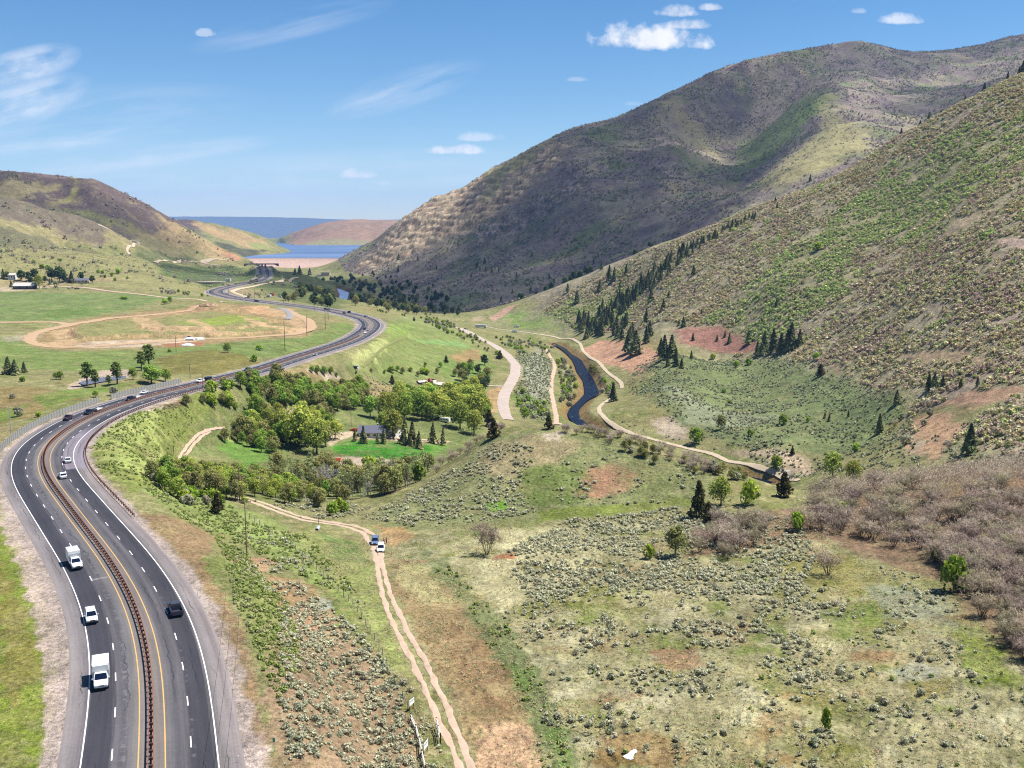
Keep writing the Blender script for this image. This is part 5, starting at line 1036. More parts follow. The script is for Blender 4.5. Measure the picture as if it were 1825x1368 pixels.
# left side
for x, y, h, l in ((15,667,32,'tall dark spruce, left of a pair by the pasture'), (27,668,28,'dark spruce, right of a pair by the pasture'), (43,664,20,'small dark spruce right of the pair')): one('conifer', 'spruce_tree', x, y, h, l, wide=1.2)
for x, y, h, k in ((156,688,48,'poplar'),(170,690,36,'poplar'),(209,684,44,'poplar'),(194,688,22,'poplar'),(252,660,38,'poplar'),(266,655,46,'poplar')): one(k, 'cottonwood_tree', x, y, h, 'tall narrow cottonwood near the dry pond', group='cottonwoods near the dry pond', wide=1.4)
for x, y, h, l in ((270,684,34,'big round green bush beside the highway wall'), (237,676,22,'dark green bush left of the big round one'), (295,680,24,'green bush right of the big round one'), (40,680,10,'olive bush near the pasture spruces'), (100,676,14,'small dark bush beside the dry pond'), (108,676,16,'small green bush beside the dry pond'), (405,628,18,'round dark tree under the building site'), (462,624,10,'small bush right of the round dark tree'), (453,644,12,'round green bush near the highway'), (302,627,6,'tiny bush under the building site'), (258,622,8,'green bush below the site road'), (303,540,13,'dark tree beside the site road'), (294,542,10,'green tree beside the dark one'), (68,743,10,'low green bush inside the highway wall'), (170,708,14,'green bush behind the highway wall')): one('broadleaf' if h > 12 else 'bush', 'round_bush', x, y, h, l, 'shrub', None, 1.7 if h > 30 else 1.1)
for x, y, h, l in ((203,705,16,'pale grey bush in the gap of the highway wall'), (32,742,18,'pale grey bush behind the highway wall'), (22,710,10,'grey bush on the left pasture')): one('grey_bush', 'grey_bush', x, y, h, l, 'shrub')
for x, y, h in ((6,496,18),(13,497,14),(38,500,20),(50,501,18),(62,500,22),(92,499,22),(106,502,28),(112,503,22),(128,504,22),(145,500,16),(165,504,14),(20,511,12),(26,512,12),(89,507,12),(55,506,14),(80,503,12)): one('conifer' if x in (20, 26, 89, 128, 6) else 'dark', 'yard_tree', x, y, h, 'dark tree in the far left farmyard', group='trees in the far left farmyard')
one('willow', 'yellow_tree', 70, 514, 26, 'yellow-green tree in front of the far left barn', wide=.8)
for x, y, h in ((211,488,10),(200,492,7),(183,487,6),(175,486,6),(187,495,6),(205,500,6),(60,468,6),(108,465,5),(227,497,5),(218,534,7),(225,534,7),(318,521,6),(328,524,6),(336,524,6),(360,528,6),(75,479,9),(86,480,9)): one('bush', 'hill_bush', x, y, h, 'dark bush dotted over the left hill foot', 'shrub', 'bushes over the left hill foot')
# ---------------------------------------------------------------- shapes for made things
def pmat(name, col, rough=.5, metal=0.0, spec=.4, k=1.0, noise=0.0, ns=6.0):
    M = NT(name); c = alb(col, k)
    if noise:
        f = M.rng(M.noise(ns, 4, .65, M.pos()), .3, .7, 1 - noise, 1 + noise); M.l(M.mix(1.0, M.mix(0.0, c, c), f, 'MULTIPLY'), M.b.inputs['Base Color'])
    else: M.b.inputs['Base Color'].default_value = (*c, 1)
    M.b.inputs['Roughness'].default_value = rough; M.b.inputs['Metallic'].default_value = metal; M.b.inputs['Specular IOR Level'].default_value = spec; return M.m
PM = dict(white=pmat('white_paint', (212, 212, 208), .3), black=pmat('black_paint', (22, 22, 26), .25), darkgrey=pmat('dark_paint', (52, 56, 66), .25), maroon=pmat('maroon_paint', (58, 34, 34), .3), blue=pmat('steel_blue_paint', (86, 104, 130), .3), silver=pmat('silver_paint', (176, 178, 182), .3, .4), red=pmat('red_paint', (176, 42, 34), .4), orange=pmat('orange_paint', (214, 92, 40), .5))
M_glass = pmat('dark_glass', (16, 22, 40), .08, 0, .7); M_tyre = pmat('tyre_rubber', (26, 26, 27), .9); M_rim = pmat('wheel_rim', (150, 150, 152), .35, .6); M_lamp = pmat('lamp_lens', (232, 232, 226), .15, 0, .6); M_tail = pmat('tail_lens', (150, 20, 18), .3); M_trim = pmat('black_trim', (30, 30, 32), .6)
M_rust = pmat('weathered_steel', (122, 80, 64), .8, .1, .2, .9, .35, 5); M_post = pmat('dark_steel_post', (72, 52, 44), .85, 0, .2, 1, .3, 5); M_wood = pmat('weathered_wood', (136, 112, 92), .9, 0, .1, .9, .3, 4); M_conc = pmat('concrete', (196, 192, 186), .9, 0, .2, .8, .15, 2); M_galv = pmat('galvanised_steel', (186, 190, 192), .5, .3, .4, .8); M_wire = pmat('wire', (150, 146, 142), .6, .2)

def rawmesh(name, v, f, mat=None, smooth_=False):
    me = bpy.data.meshes.new(name); me.from_pydata([tuple(map(float, q)) for q in v], [], [tuple(q) for q in f]); me.update()
    if smooth_:
        for p_ in me.polygons: p_.use_smooth = True
    if mat: me.materials.append(mat)
    return me
class B:
    """collects boxes, lofts and tubes into one mesh"""
    def __init__(s): s.v, s.f = [], []
    def put(s, v, f):
        k = len(s.v); s.v += [tuple(q) for q in v]; s.f += [tuple(i + k for i in q) for q in f]; return s
    def box(s, c, d, rz=0.0, top=1.0):
        x, y, z = (q / 2 for q in d); ca, sa = math.cos(rz), math.sin(rz); pts = []
        for zz, k in ((-z, 1.0), (z, top)):
            for xx, yy in ((-x * k, -y * k), (x * k, -y * k), (x * k, y * k), (-x * k, y * k)): pts.append((c[0] + xx * ca - yy * sa, c[1] + xx * sa + yy * ca, c[2] + zz))
        return s.put(pts, [(3, 2, 1, 0), (4, 5, 6, 7), (0, 1, 5, 4), (1, 2, 6, 5), (2, 3, 7, 6), (3, 0, 4, 7)])
    def loft(s, rings, cap=True):
        n = len(rings[0]); v = [q for r in rings for q in r]; f = []
        for i in range(len(rings) - 1):
            for j in range(n): a_, b_ = i * n + j, i * n + (j + 1) % n; f.append((a_, b_, b_ + n, a_ + n))
        if cap: f += [tuple(range(n))[::-1], tuple(range((len(rings) - 1) * n, len(rings) * n))]
        return s.put(v, f)
    def tube(s, p0, p1, r0, r1=None, k=8):
        v, f, _c = tube(p0, p1, r0, r0 if r1 is None else r1, (0, 0, 0), k); s.put(v, f); return s.put(v, [tuple(range(k))[::-1], tuple(range(k, 2 * k))])
    def prism(s, poly, d0, d1, ax=0):
        """polygon in the plane across axis ax, from d0 to d1"""
        def P3(q, d): return (d, q[0], q[1]) if ax == 0 else ((q[0], d, q[1]) if ax == 1 else (q[0], q[1], d))
        return s.loft([[P3(q, d0) for q in poly], [P3(q, d1) for q in poly]])
    def mesh(s, name, mat, smooth_=False): return rawmesh(name, s.v, s.f, mat, smooth_)

# ---------------------------------------------------------------- vehicles (heading +Y)
_MC = {}
def cached(key, fn):
    if key not in _MC: _MC[key] = fn()
    return _MC[key]
def mk(name, me, mat, par, loc=None):
    o = bpy.data.objects.new(name, me); COL.objects.link(o); o.parent = par
    if loc: o.location = loc
    if mat is not None:
        if not me.materials: me.materials.append(mat)
        o.material_slots[0].link = 'OBJECT'; o.material_slots[0].material = mat
    return o
def body_ring(y, w, zb, zs, zt, wt):
    return [(-w * .92, y, zb), (w * .92, y, zb), (w, y, (zb + zs) / 2), (w * .985, y, zs), (wt, y, zt), (-wt, y, zt), (-w * .985, y, zs), (-w, y, (zb + zs) / 2)]
def m_body(kind):
    b = B()
    if kind == 'car': R_ = [(-2.38, .80, .42, .72, .86, .74), (-2.25, .90, .32, .86, 1.0, .82), (-1.5, .94, .26, .92, 1.02, .86), (0, .94, .24, .92, .99, .86), (1.0, .94, .26, .9, .98, .84), (1.9, .92, .28, .82, .9, .78), (2.25, .86, .34, .72, .8, .68), (2.38, .74, .42, .62, .68, .6)]
    elif kind == 'suv': R_ = [(-2.42, .84, .45, .85, 1.05, .78), (-2.3, .95, .36, .98, 1.12, .86), (-1.4, .97, .32, 1.02, 1.14, .9), (0, .97, .3, 1.02, 1.12, .9), (1.0, .97, .32, 1.0, 1.12, .88), (1.95, .95, .34, .94, 1.04, .82), (2.3, .9, .4, .84, .94, .74), (2.42, .78, .48, .74, .8, .66)]
    elif kind == 'pickup': R_ = [(-.75, 1.0, .45, 1.08, 1.2, .92), (0, 1.0, .42, 1.1, 1.2, .92), (1.25, 1.0, .42, 1.08, 1.2, .92), (2.4, .98, .45, 1.04, 1.15, .88), (2.78, .94, .5, .98, 1.06, .84), (2.9, .82, .56, .9, .96, .76)]
    elif kind == 'van': R_ = [(-.2, 1.02, .45, 1.2, 1.3, 1.0), (1.4, 1.02, .45, 1.18, 1.3, .98), (2.3, .98, .48, 1.02, 1.1, .84), (2.62, .88, .55, .9, .96, .74)]
    b.loft([body_ring(*r) for r in R_])
    if kind == 'pickup':
        for sx in (-1, 1): b.box((sx * .94, -1.8, .84), (.12, 2.1, .72))
        b.box((0, -2.82, .84), (1.98, .1, .72)); b.box((0, -1.8, .6), (1.86, 2.1, .12))
    return b.mesh('body', None)
CAB = dict(car=(-2.0, 1.05, -1.35, .15, .84, .68, .97, 1.46), suv=(-2.3, 1.1, -2.05, .35, .88, .72, 1.1, 1.78), pickup=(-.72, 1.25, -.62, .45, .9, .74, 1.17, 1.84), van=(-.15, 1.45, -.1, .75, .96, .82, 1.26, 2.05))
def m_glass(kind):
    y0, y1, t0, t1, wb, wt, z0, z1 = CAB[kind]; b = B(); b.loft([[(-wb, y0, z0), (wb, y0, z0), (wb, y1, z0), (-wb, y1, z0)], [(-wt, t0, z1), (wt, t0, z1), (wt, t1, z1), (-wt, t1, z1)]]); return b.mesh('windows', M_glass)
def m_roof(kind):
    y0, y1, t0, t1, wb, wt, z0, z1 = CAB[kind]; b = B(); b.loft([[(-wt - .03, t0 - .04, z1 - .03), (wt + .03, t0 - .04, z1 - .03), (wt + .03, t1 + .05, z1 - .03), (-wt - .03, t1 + .05, z1 - .03)], [(-wt + .06, t0 + .08, z1 + .05), (wt - .06, t0 + .08, z1 + .05), (wt - .06, t1 - .1, z1 + .05), (-wt + .06, t1 - .1, z1 + .05)]])
    ym = (y0 + y1) / 2 - .1; tm = (t0 + t1) / 2 - .05
    for sx in (-1, 1):
        for (p_, q_) in (((wb, y0), (wt, t0)), ((wb, y1), (wt, t1)), ((wb, ym), (wt, tm))): b.tube((sx * p_[0] * 1.005, p_[1], z0), (sx * q_[0] * 1.005, q_[1], z1), .055, .05, 4)
    return b.mesh('roof', None)
def m_tyre(): return B().tube((-.13, 0, 0), (.13, 0, 0), .36, None, 14).mesh('tyre', M_tyre)
def m_rim(): return B().tube((-.14, 0, 0), (.14, 0, 0), .21, None, 10).mesh('rim', M_rim)
def vehicle(kind, paint, p, head, label, cat, name=None, group=None, extra=None, wheels=None):
    r = add(name or {'car': 'parked_car', 'suv': 'suv', 'pickup': 'pickup_truck', 'van': 'box_van'}[kind], None, None, None, p, (0, 0, head)); tag(r, label, cat, group); pm = PM[paint]
    mk('body', cached('b' + kind, lambda: m_body(kind)), pm, r); mk('windows', cached('g' + kind, lambda: m_glass(kind)), M_glass, r); mk('roof', cached('r' + kind, lambda: m_roof(kind)), pm, r)
    ya, yb = {'car': (1.45, -1.4), 'suv': (1.5, -1.45), 'pickup': (1.9, -1.75), 'van': (1.7, -2.4)}[kind]; tw = {'car': .84, 'suv': .87, 'pickup': .9, 'van': .92}[kind]
    for y in (ya, yb):
        for sx in (-1, 1):
            w = mk('wheel', cached('tyre', m_tyre), M_tyre, r, (sx * tw, y, .36)); mk('rim', cached('rim', m_rim), M_rim, w, (sx * .012, 0, 0))
    fy, fz = {'car': (2.33, .64), 'suv': (2.38, .82), 'pickup': (2.86, .86), 'van': (2.56, .82)}[kind]; ry = {'car': -2.36, 'suv': -2.4, 'pickup': -2.88, 'van': -4.0}[kind]
    for sx in (-1, 1):
        mk('headlight', cached('hl', lambda: B().box((0, 0, 0), (.34, .14, .16)).mesh('headlight', M_lamp)), M_lamp, r, (sx * .62, fy, fz)); mk('taillight', cached('tl', lambda: B().box((0, 0, 0), (.22, .1, .26)).mesh('taillight', M_tail)), M_tail, r, (sx * .78, ry + .03, fz + .05))
        mk('mirror', cached('mi', lambda: B().box((0, 0, 0), (.22, .1, .16)).mesh('mirror', None)), pm, r, (sx * (CAB[kind][4] + .2), CAB[kind][1] - .35, CAB[kind][6] + .12))
    mk('grille', cached('gr', lambda: B().box((0, 0, 0), (.8, .08, .2)).mesh('grille', M_trim)), M_trim, r, (0, fy + .02, fz - .06)); mk('bumper', cached('bu', lambda: B().box((0, 0, 0), (1.7, .16, .2)).mesh('bumper', M_trim)), M_trim, r, (0, fy - .02, fz - .3))
    if extra: extra(r, pm)
    return r
def box_extra(r, pm):
    b = B(); b.box((0, -1.95, 1.95), (2.35, 3.9, 2.3)); mk('cargo_box', b.mesh('cargo_box', None), pm, r); t = B(); t.box((0, -1.95, .66), (2.2, 3.9, .26)); mk('chassis', t.mesh('chassis', M_trim), M_trim, r)
    e = B(); e.box((0, .12, 2.6), (2.36, .5, .9), 0, .9); mk('overhang', e.mesh('overhang', None), pm, r)
def camper_extra(r, pm):
    b = B(); b.box((0, -2.5, 2.0), (2.3, 3.7, 2.1), 0, .96); mk('stock_box', b.mesh('stock_box', None), pm, r)
    v_ = cached('vent', lambda: B().box((0, 0, 0), (.24, .3, .05)).mesh('roof_vent', M_trim))
    for i in range(4):
        for j in range(4): mk('roof_vent', v_, PM['silver'], r, (-.75 + .5 * i, -3.8 + .8 * j, 3.08))
    s = cached('stripe', lambda: B().box((0, 0, 0), (2.1, .05, .5)).mesh('front_window', M_trim)); mk('front_panel', s, PM['silver'], r, (0, -.62, 2.2))
def trailer(kind, p, head, label, name='trailer'):
    r = add(name, None, None, None, p, (0, 0, head)); tag(r, label, 'trailer')
    if kind == 'flat': mk('deck', cached('deck', lambda: B().box((0, 0, .72), (2.2, 5.6, .16)).box((0, 2.75, 1.1), (2.2, .1, .7)).mesh('deck', None)), M_conc, r); pm = M_trim
    elif kind == 'dump': mk('bed', cached('dbed', lambda: B().box((0, 0, 1.25), (2.2, 4.2, 1.1)).mesh('bed', None)), PM['black'], r); pm = M_trim
    elif kind == 'semi':
        mk('box', cached('sbox', lambda: B().box((0, 0, 2.55), (2.6, 14, 2.8)).mesh('box', None)), PM['white'], r); mk('chassis', cached('sch', lambda: B().box((0, 0, 1.0), (1.2, 13.6, .25)).mesh('chassis', M_trim)), M_trim, r)
    else:
        mk('shell', cached('camp', lambda: B().box((0, 0, 1.65), (2.4, 6.2, 2.1), 0, .95).box((0, 0, 2.8), (.7, .9, .22)).mesh('shell', None)), PM['white'], r)
        for y in (-1.8, 0, 1.8): 
            for sx in (-1, 1): mk('window', cached('cwin', lambda: B().box((0, 0, 0), (.06, .9, .55)).mesh('window', M_glass)), M_glass, r, (sx * 1.19, y, 1.85))
    for y in ((-.5, .5) if kind != 'semi' else (-5.6, -4.6)):
        for sx in (-1, 1): w = mk('wheel', cached('tyre', m_tyre), M_tyre, r, (sx * 1.05, y, .36)); mk('rim', cached('rim', m_rim), M_rim, w, (sx * .012, 0, 0))
    mk('hitch', cached('hitch', lambda: B().tube((-.5, 2.6, .6), (0, 4.0, .55), .06).tube((.5, 2.6, .6), (0, 4.0, .55), .06).mesh('hitch', M_trim)), M_trim, r); return r
def on_road(px, py, away):
    g_ = sight(px, py)[0]; k = np.argmin((HWC[:, 0] - g_[0]) ** 2 + (HWC[:, 1] - g_[1]) ** 2); t, _n = tangents(HWC); a_ = math.atan2(-t[k, 0], t[k, 1]); return (g_[0], g_[1], HWC[k, 2] + .1), (a_ if away else a_ + math.pi)
def rv(kind, paint, px, py, away, label, cat, name, extra=None): p_, h_ = on_road(px, py, away); return vehicle(kind, paint, p_, h_, label, cat, name, None, extra)
rv('van', 'white', 181, 1222, False, 'white box van with tall square cargo body, nearest vehicle on the highway', 'van', 'box_van', box_extra)
rv('suv', 'white', 163, 1108, False, 'white car with dark windscreen between box van and stock truck', 'car', 'highway_car')
rv('pickup', 'white', 135, 1012, False, 'white pickup carrying a white stock box with roof vents', 'truck', 'stock_truck', camper_extra)
rv('pickup', 'darkgrey', 313, 1094, True, 'dark blue-grey pickup driving away alone in the right lanes', 'truck', 'pickup_truck')
rv('car', 'white', 112, 853, True, 'white car driving away at the inside of the near bend', 'car', 'highway_car')
rv('car', 'white', 121, 825, True, 'white car on the pale lane just ahead of another white car', 'car', 'highway_car')
rv('pickup', 'maroon', 121, 749, False, 'dark maroon pickup beside the panel wall', 'truck', 'pickup_truck')
rv('pickup', 'black', 158, 739, False, 'black pickup towing a pale flat trailer', 'truck', 'pickup_truck'); p_, h_ = on_road(174, 733, False); trailer('flat', p_, h_, 'pale flat trailer behind a black pickup')
rv('suv', 'black', 231, 715, False, 'black off-roader towing a low trailer past the wall gap', 'car', 'off_roader'); p_, h_ = on_road(244, 711, False); trailer('flat', p_, h_, 'low flat trailer behind the black off-roader')
rv('car', 'white', 257, 702, False, 'white hatchback beside the second stretch of panel wall', 'car', 'highway_car')
rv('pickup', 'white', 357, 682, False, 'white pickup towing a black trailer at the end of the wall', 'truck', 'pickup_truck'); p_, h_ = on_road(371, 678.5, False); trailer('dump', p_, h_, 'high black trailer behind a white pickup')
rv('suv', 'darkgrey', 441, 661, False, 'dark car alone on the straight before the far bend', 'car', 'highway_car'); rv('car', 'silver', 563, 634, True, 'small silver car low on the far bend', 'car', 'highway_car')
for px, py, aw_, k, c_, l in ((650, 587.5, False, 'car', 'black', 'black car leading three through the far bend'), (656, 589, False, 'car', 'silver', 'silver car on the outside of three in the far bend'), (651, 594.5, False, 'car', 'white', 'white car last of three in the far bend'), (652, 564.5, True, 'pickup', 'white', 'white truck at the top of the far bend'), (614, 559, False, 'car', 'darkgrey', 'dark car left of a pair beyond the far bend'), (622, 557.5, True, 'suv', 'black', 'black car right of a pair beyond the far bend'), (581, 552, False, 'suv', 'darkgrey', 'dark car by the twin utility poles'), (587, 553, True, 'pickup', 'silver', 'silver pickup by the twin utility poles')): rv(k, c_, px, py, aw_, l, 'car', 'highway_car')
def parked(kind, paint, px, py, head, label, cat, name, extra=None): g_ = sight(px, py)[0]; return vehicle(kind, paint, (g_[0], g_[1], g_[2] + .08), head, label, cat, name, None, extra)
parked('suv', 'blue', 668.5, 969, math.pi + .1, 'steel blue car parked on the dirt track behind a white one', 'car', 'parked_car'); parked('suv', 'white', 679, 982, math.pi + .08, 'white car parked in front on the dirt track beside two people', 'car', 'parked_car')
parked('pickup', 'black', 829, 587.5, 1.2, 'black truck on the gravel pad by the river road', 'truck', 'parked_truck')
for px, py, k, c_, l in ((478, 529.5, 'van', 'white', 'white truck parked left of the far roadside yard'), (483, 527, 'van', 'red', 'red and white truck in the far roadside yard'), (499, 529.5, 'suv', 'white', 'white car right of the trucks in the far yard'), (457, 537.5, 'pickup', 'black', 'black pickup at the edge of the far highway'), (405, 523.5, 'car', 'white', 'white car beside the far sweeping curve')): parked(k, c_, px, py, 1.1, l, 'truck', 'parked_truck', box_extra if k == 'van' else None)
parked('pickup', 'darkgrey', 137, 515, 1.5, 'dark pickup on the far farmyard drive', 'truck', 'parked_truck'); parked('car', 'red', 631, 768, 1.2, 'red car parked under trees by the farmhouse', 'car', 'parked_car')
for px, py, k, h_, l in ((857, 584, 'semi', 1.35, 'long white box trailer on the river road'), (921, 583, 'camp', 1.5, 'white camper on the green bank above the river road'), (917, 592, 'camp', 1.45, 'white camper beside the river road')): g_ = sight(px, py)[0]; trailer(k, g_, h_, l, 'camper' if k == 'camp' else 'box_trailer')
g_ = sight(793, 752)[0]; trailer('camp', g_, 1.2, 'small white camper under the shade trees', 'camper')

# ---------------------------------------------------------------- two people beside the parked cars
def skin_mesh(name, V, E, rad, mat, par=None):
    me = bpy.data.meshes.new(name); me.from_pydata(V, E, []); me.update(); me.materials.append(mat); o = bpy.data.objects.new(name, me); COL.objects.link(o)
    md = o.modifiers.new('skin', 'SKIN'); sk = me.skin_vertices[0].data
    for i, r_ in enumerate(rad): sk[i].radius = (r_, r_) if np.ndim(r_) == 0 else r_
    sk[0].use_root = True; md.use_smooth_shade = True; s = o.modifiers.new('round', 'SUBSURF'); s.levels = s.render_levels = 1
    if par: o.parent = par
    return o
def person(px, py, face, shirt, trousers, label, arm):
    g_ = sight(px, py)[0]; r = add('person', None, None, None, (g_[0], g_[1], g_[2] + .03), (0, 0, face)); tag(r, label, 'person')
    V = [(0, 0, .95), (0, 0, 1.15), (0, -.01, 1.36), (0, 0, 1.5), (0, .02, 1.6), (0, .02, 1.73)]; E = [(0, 1), (1, 2), (2, 3), (3, 4), (4, 5)]; rad = [(.15, .1), (.14, .1), (.17, .11), .055, .085, .075]; C_ = {'arm': [], 'leg': []}
    for sx in (-1, 1):
        n = len(V); V += [(sx * .19, 0, 1.42), (sx * .25, -.02, 1.16), (sx * (.24 - .1 * arm), .06 + .2 * arm, .93 + .14 * arm), (sx * (.24 - .12 * arm), .1 + .24 * arm, .85 + .14 * arm)]; E += [(2, n), (n, n + 1), (n + 1, n + 2), (n + 2, n + 3)]; rad += [.06, .048, .032, (.035, .018)]
        h = V[-1]
        for k in range(5): V.append((h[0] + (k - 2) * .016 + (sx * -.02 if k == 0 else 0), h[1] + .03 + (.01 if k else -.02), h[2] - (.075 + .012 * (2 - abs(k - 2)) if k else .03))); E.append((n + 3, len(V) - 1)); rad.append(.0085)
        m = len(V); V += [(sx * .1, 0, .88), (sx * .12, .02, .48), (sx * .13, -.01, .08), (sx * .14, .12, .04)]; E += [(0, m), (m, m + 1), (m + 1, m + 2), (m + 2, m + 3)]; rad += [.095, .06, .042, .035]
    M_skin = pmat('skin', (196, 150, 124), .6); skin_mesh('body', V, E, rad, M_skin, r)
    TV = [(0, 0, 1.0), (0, 0, 1.16), (0, -.01, 1.36), (-.2, 0, 1.41), (-.245, -.01, 1.2), (.2, 0, 1.41), (.245, -.01, 1.2)]; skin_mesh('shirt', TV, [(0, 1), (1, 2), (2, 3), (3, 4), (2, 5), (5, 6)], [(.175, .12), (.165, .12), (.185, .125), .075, .062, .075, .062], shirt, r)
    LV = [(0, 0, .98), (-.1, 0, .86), (-.12, .02, .48), (-.13, -.01, .1), (.1, 0, .86), (.12, .02, .48), (.13, -.01, .1)]; skin_mesh('trousers', LV, [(0, 1), (1, 2), (2, 3), (0, 4), (4, 5), (5, 6)], [(.165, .12), .11, .075, .06, .11, .075, .06], trousers, r)
    skin_mesh('hair', [(0, -.01, 1.7), (0, -.02, 1.76), (0, -.05, 1.64)], [(0, 1), (0, 2)], [.088, .06, .07], pmat('hair', (44, 34, 28), .8), r)
person(684.5, 968.5, 2.6, PM['white'], PM['black'], 'person in white shirt and dark trousers standing by the parked cars', .3); person(689, 968, 2.2, pmat('navy_cloth', (34, 44, 76), .9), pmat('black_cloth', (22, 22, 26), .9), 'person in dark blue top and black trousers standing by the parked cars', .6)
# ---------------------------------------------------------------- guardrails, wall, markers
def wbeam(line, off, z):
    """W-beam rail swept along a line"""
    b = B(); t, nr = tangents(line); pr = [(-.03, -.16), (.05, -.13), (-.02, 0), (.05, .13), (-.03, .16), (-.07, .15), (-.07, -.15)]
    b.loft([[(p_[0] + n_[0] * (off + a_), p_[1] + n_[1] * (off + a_), p_[2] + z + h_) for a_, h_ in pr] for p_, n_ in zip(line, nr)]); return b
def hw_part(v0, v1, step=2.0):
    s = np.arange(v0, v1, step); return np.stack([np.interp(s, HWL, HWC[:, k]) for k in range(3)], 1)
def vmesh(b, name, mat): return b.mesh(name, mat)
def rail_run(name, label, line, offs, mat, mpost, pstep, block):
    r = add(name, None); r.location = line[0]; tag(r, label, 'guardrail'); o3 = Vector(line[0])
    def loc(me):
        for v in me.vertices: v.co -= o3
        return me
    for of in offs: mk('rail', loc(wbeam(line, of, .78).mesh('rail', mat)), mat, r)
    q = resample(line, pstep); t, nr = tangents(q); pm = cached('post' + name, lambda: B().box((0, 0, .45), (.16, .2, 1.0)).box((0, 0, .76), (block, .34, .3)).mesh('post', None)); far_ = B()
    mid = sum(offs) / len(offs) + (.14 if len(offs) == 1 else 0)
    for i, (p_, n_) in enumerate(zip(q, nr)):
        c_ = (p_[0] + n_[0] * mid, p_[1] + n_[1] * mid, p_[2]); a_ = math.atan2(n_[1], n_[0])
        if i < 100: o = mk('post', pm, mpost, r, tuple(Vector(c_) - o3)); o.rotation_euler = (0, 0, a_)
        else: far_.box((c_[0], c_[1], c_[2] + .45), (.16, .2, 1.0), a_).box((c_[0], c_[1], c_[2] + .76), (block, .34, .3), a_)
    if far_.v: mk('post', loc(far_.mesh('post', None)), mpost, r)['kind'] = 'stuff'
vb = arc_at(640, 599)
rail_run('median_guardrail', 'rust-brown double guardrail along the highway median', hw_part(4, vb), (-.34, .34), M_rust, M_post, 1.9, .5)
rail_run('roadside_guardrail', 'rust-brown guardrail round the inside of the near bend', hw_part(arc_at(200, 938) + 4, arc_at(390, 683)), (11.5,), M_rust, M_post, 1.9, .2)
# grey panel wall along the outside of the bend, in two stretches
M_panel = pmat('grey_panel', (176, 174, 164), .9, 0, .2, .62, .16, 1.2); M_pp = pmat('panel_post', (150, 148, 142), .8, 0, .2, .6)
def panel_wall(label, v0, v1, off):
    q = hw_part(v0, v1, 2.6); t, nr = tangents(q); q = q + np.concatenate([nr * off, np.zeros((len(q), 1))], 1); q[:, 2] = np.minimum(ground(q[:, 0], q[:, 1]), q[:, 2]) ; r = add('panel_wall', None, None, None, tuple(q[0])); tag(r, label, 'wall')
    pm = cached('wpan', lambda: B().box((0, 0, 0), (2.45, .1, 2.3)).box((-.6, -.07, 0), (.06, .04, 2.2)).box((.6, -.07, 0), (.06, .04, 2.2)).mesh('panel', None)); pp = cached('wpost', lambda: B().box((0, 0, 0), (.2, .22, 2.7)).mesh('post', None))
    for i in range(len(q)):
        d = Vector(q[i]) - Vector(q[0]); o = mk('post', pp, M_pp, r, (d.x, d.y, d.z + 1.2))
        if i < len(q) - 1:
            e = q[i + 1] - q[i]; L_ = float(np.hypot(e[0], e[1])); o2 = mk('panel', pm, M_panel, r, (d.x + e[0] / 2, d.y + e[1] / 2, d.z + e[2] / 2 + 1.2)); o2.rotation_euler = (0, 0, math.atan2(e[1], e[0])); o2.scale = (L_ / 2.62, 1, 1); o.rotation_euler = (0, 0, math.atan2(e[1], e[0]))
va, vg, vh, ve = arc_at(0, 830), arc_at(205, 716), arc_at(222, 712), arc_at(350, 682)
panel_wall('grey panel wall curving along the outside of the near bend', va - 26, vg, -13.6); panel_wall('second shorter stretch of grey panel wall past the pale bush', vh, ve, -13.2)
M_wp = pmat('white_plastic', (232, 230, 224), .5)
for px, py in ((44, 950), (117, 1130), (353, 1066), (425, 1362), (6, 822), (5, 876), (44, 782), (91, 754), (158, 729), (278, 695)):
    g_ = sight(px, py)[0]; o = add('delineator_post', cached('delin', lambda: B().box((0, 0, .6), (.12, .05, 1.25)).box((0, -.03, 1.08), (.09, .02, .16)).mesh('delineator_post', M_wp)), None, None, tuple(g_)); tag(o, 'slim white delineator post on the highway verge', 'post', 'delineator posts along the highway')
g_ = sight(489, 1340)[0]; r = add('mile_marker', None, None, None, tuple(g_)); tag(r, 'small green roadside marker on a post at the bottom edge', 'sign'); mk('post', B().box((0, 0, .9), (.07, .05, 1.9)).mesh('post', None), M_galv, r); mk('sign_plate', B().box((0, -.05, 1.75), (.32, .03, .62)).mesh('sign_plate', None), pmat('sign_green', (20, 140, 110), .5), r)

# ---------------------------------------------------------------- utility poles and wires
TOPS = {}
def pole(key, px, py, hpx, label, arms=((.97, 2.6),), mat=None, r0=.17, name='utility_pole', lift=0, group=None, azim=0.0):
    g_, h = at_px(px, py, hpx); r = add(name, None, None, None, tuple(g_)); tag(r, label, 'pole', group); m_ = mat or M_wood
    mk('shaft', B().tube((0, 0, -.5), (0, 0, h), r0, r0 * .65, 8).mesh('shaft', None), m_, r)
    for t, w in arms:
        a_ = mk('crossarm', B().box((0, 0, 0), (w, .14, .16)).mesh('crossarm', None), m_, r, (0, -.15, h * t)); a_.rotation_euler = (0, 0, azim)
        for k in (-1, 0, 1): mk('insulator', cached('ins', lambda: B().tube((0, 0, 0), (0, 0, .3), .07, .05, 6).mesh('insulator', None)), M_conc, a_, (k * w * .45, 0, .08))
    TOPS[key] = (g_[0], g_[1], g_[2] + h); return r
pole('a', 440, 986, 92, 'nearest tall brown utility pole with one crossarm near its top', ((.985, 3.2),)); pole('b', 433, 897, 52, 'second utility pole behind the nearest, crossarm level with treetops', ((.93, 3.4),)); pole('c', 427, 885, 58, 'third utility pole rising behind the second', ((.88, 3.4),))
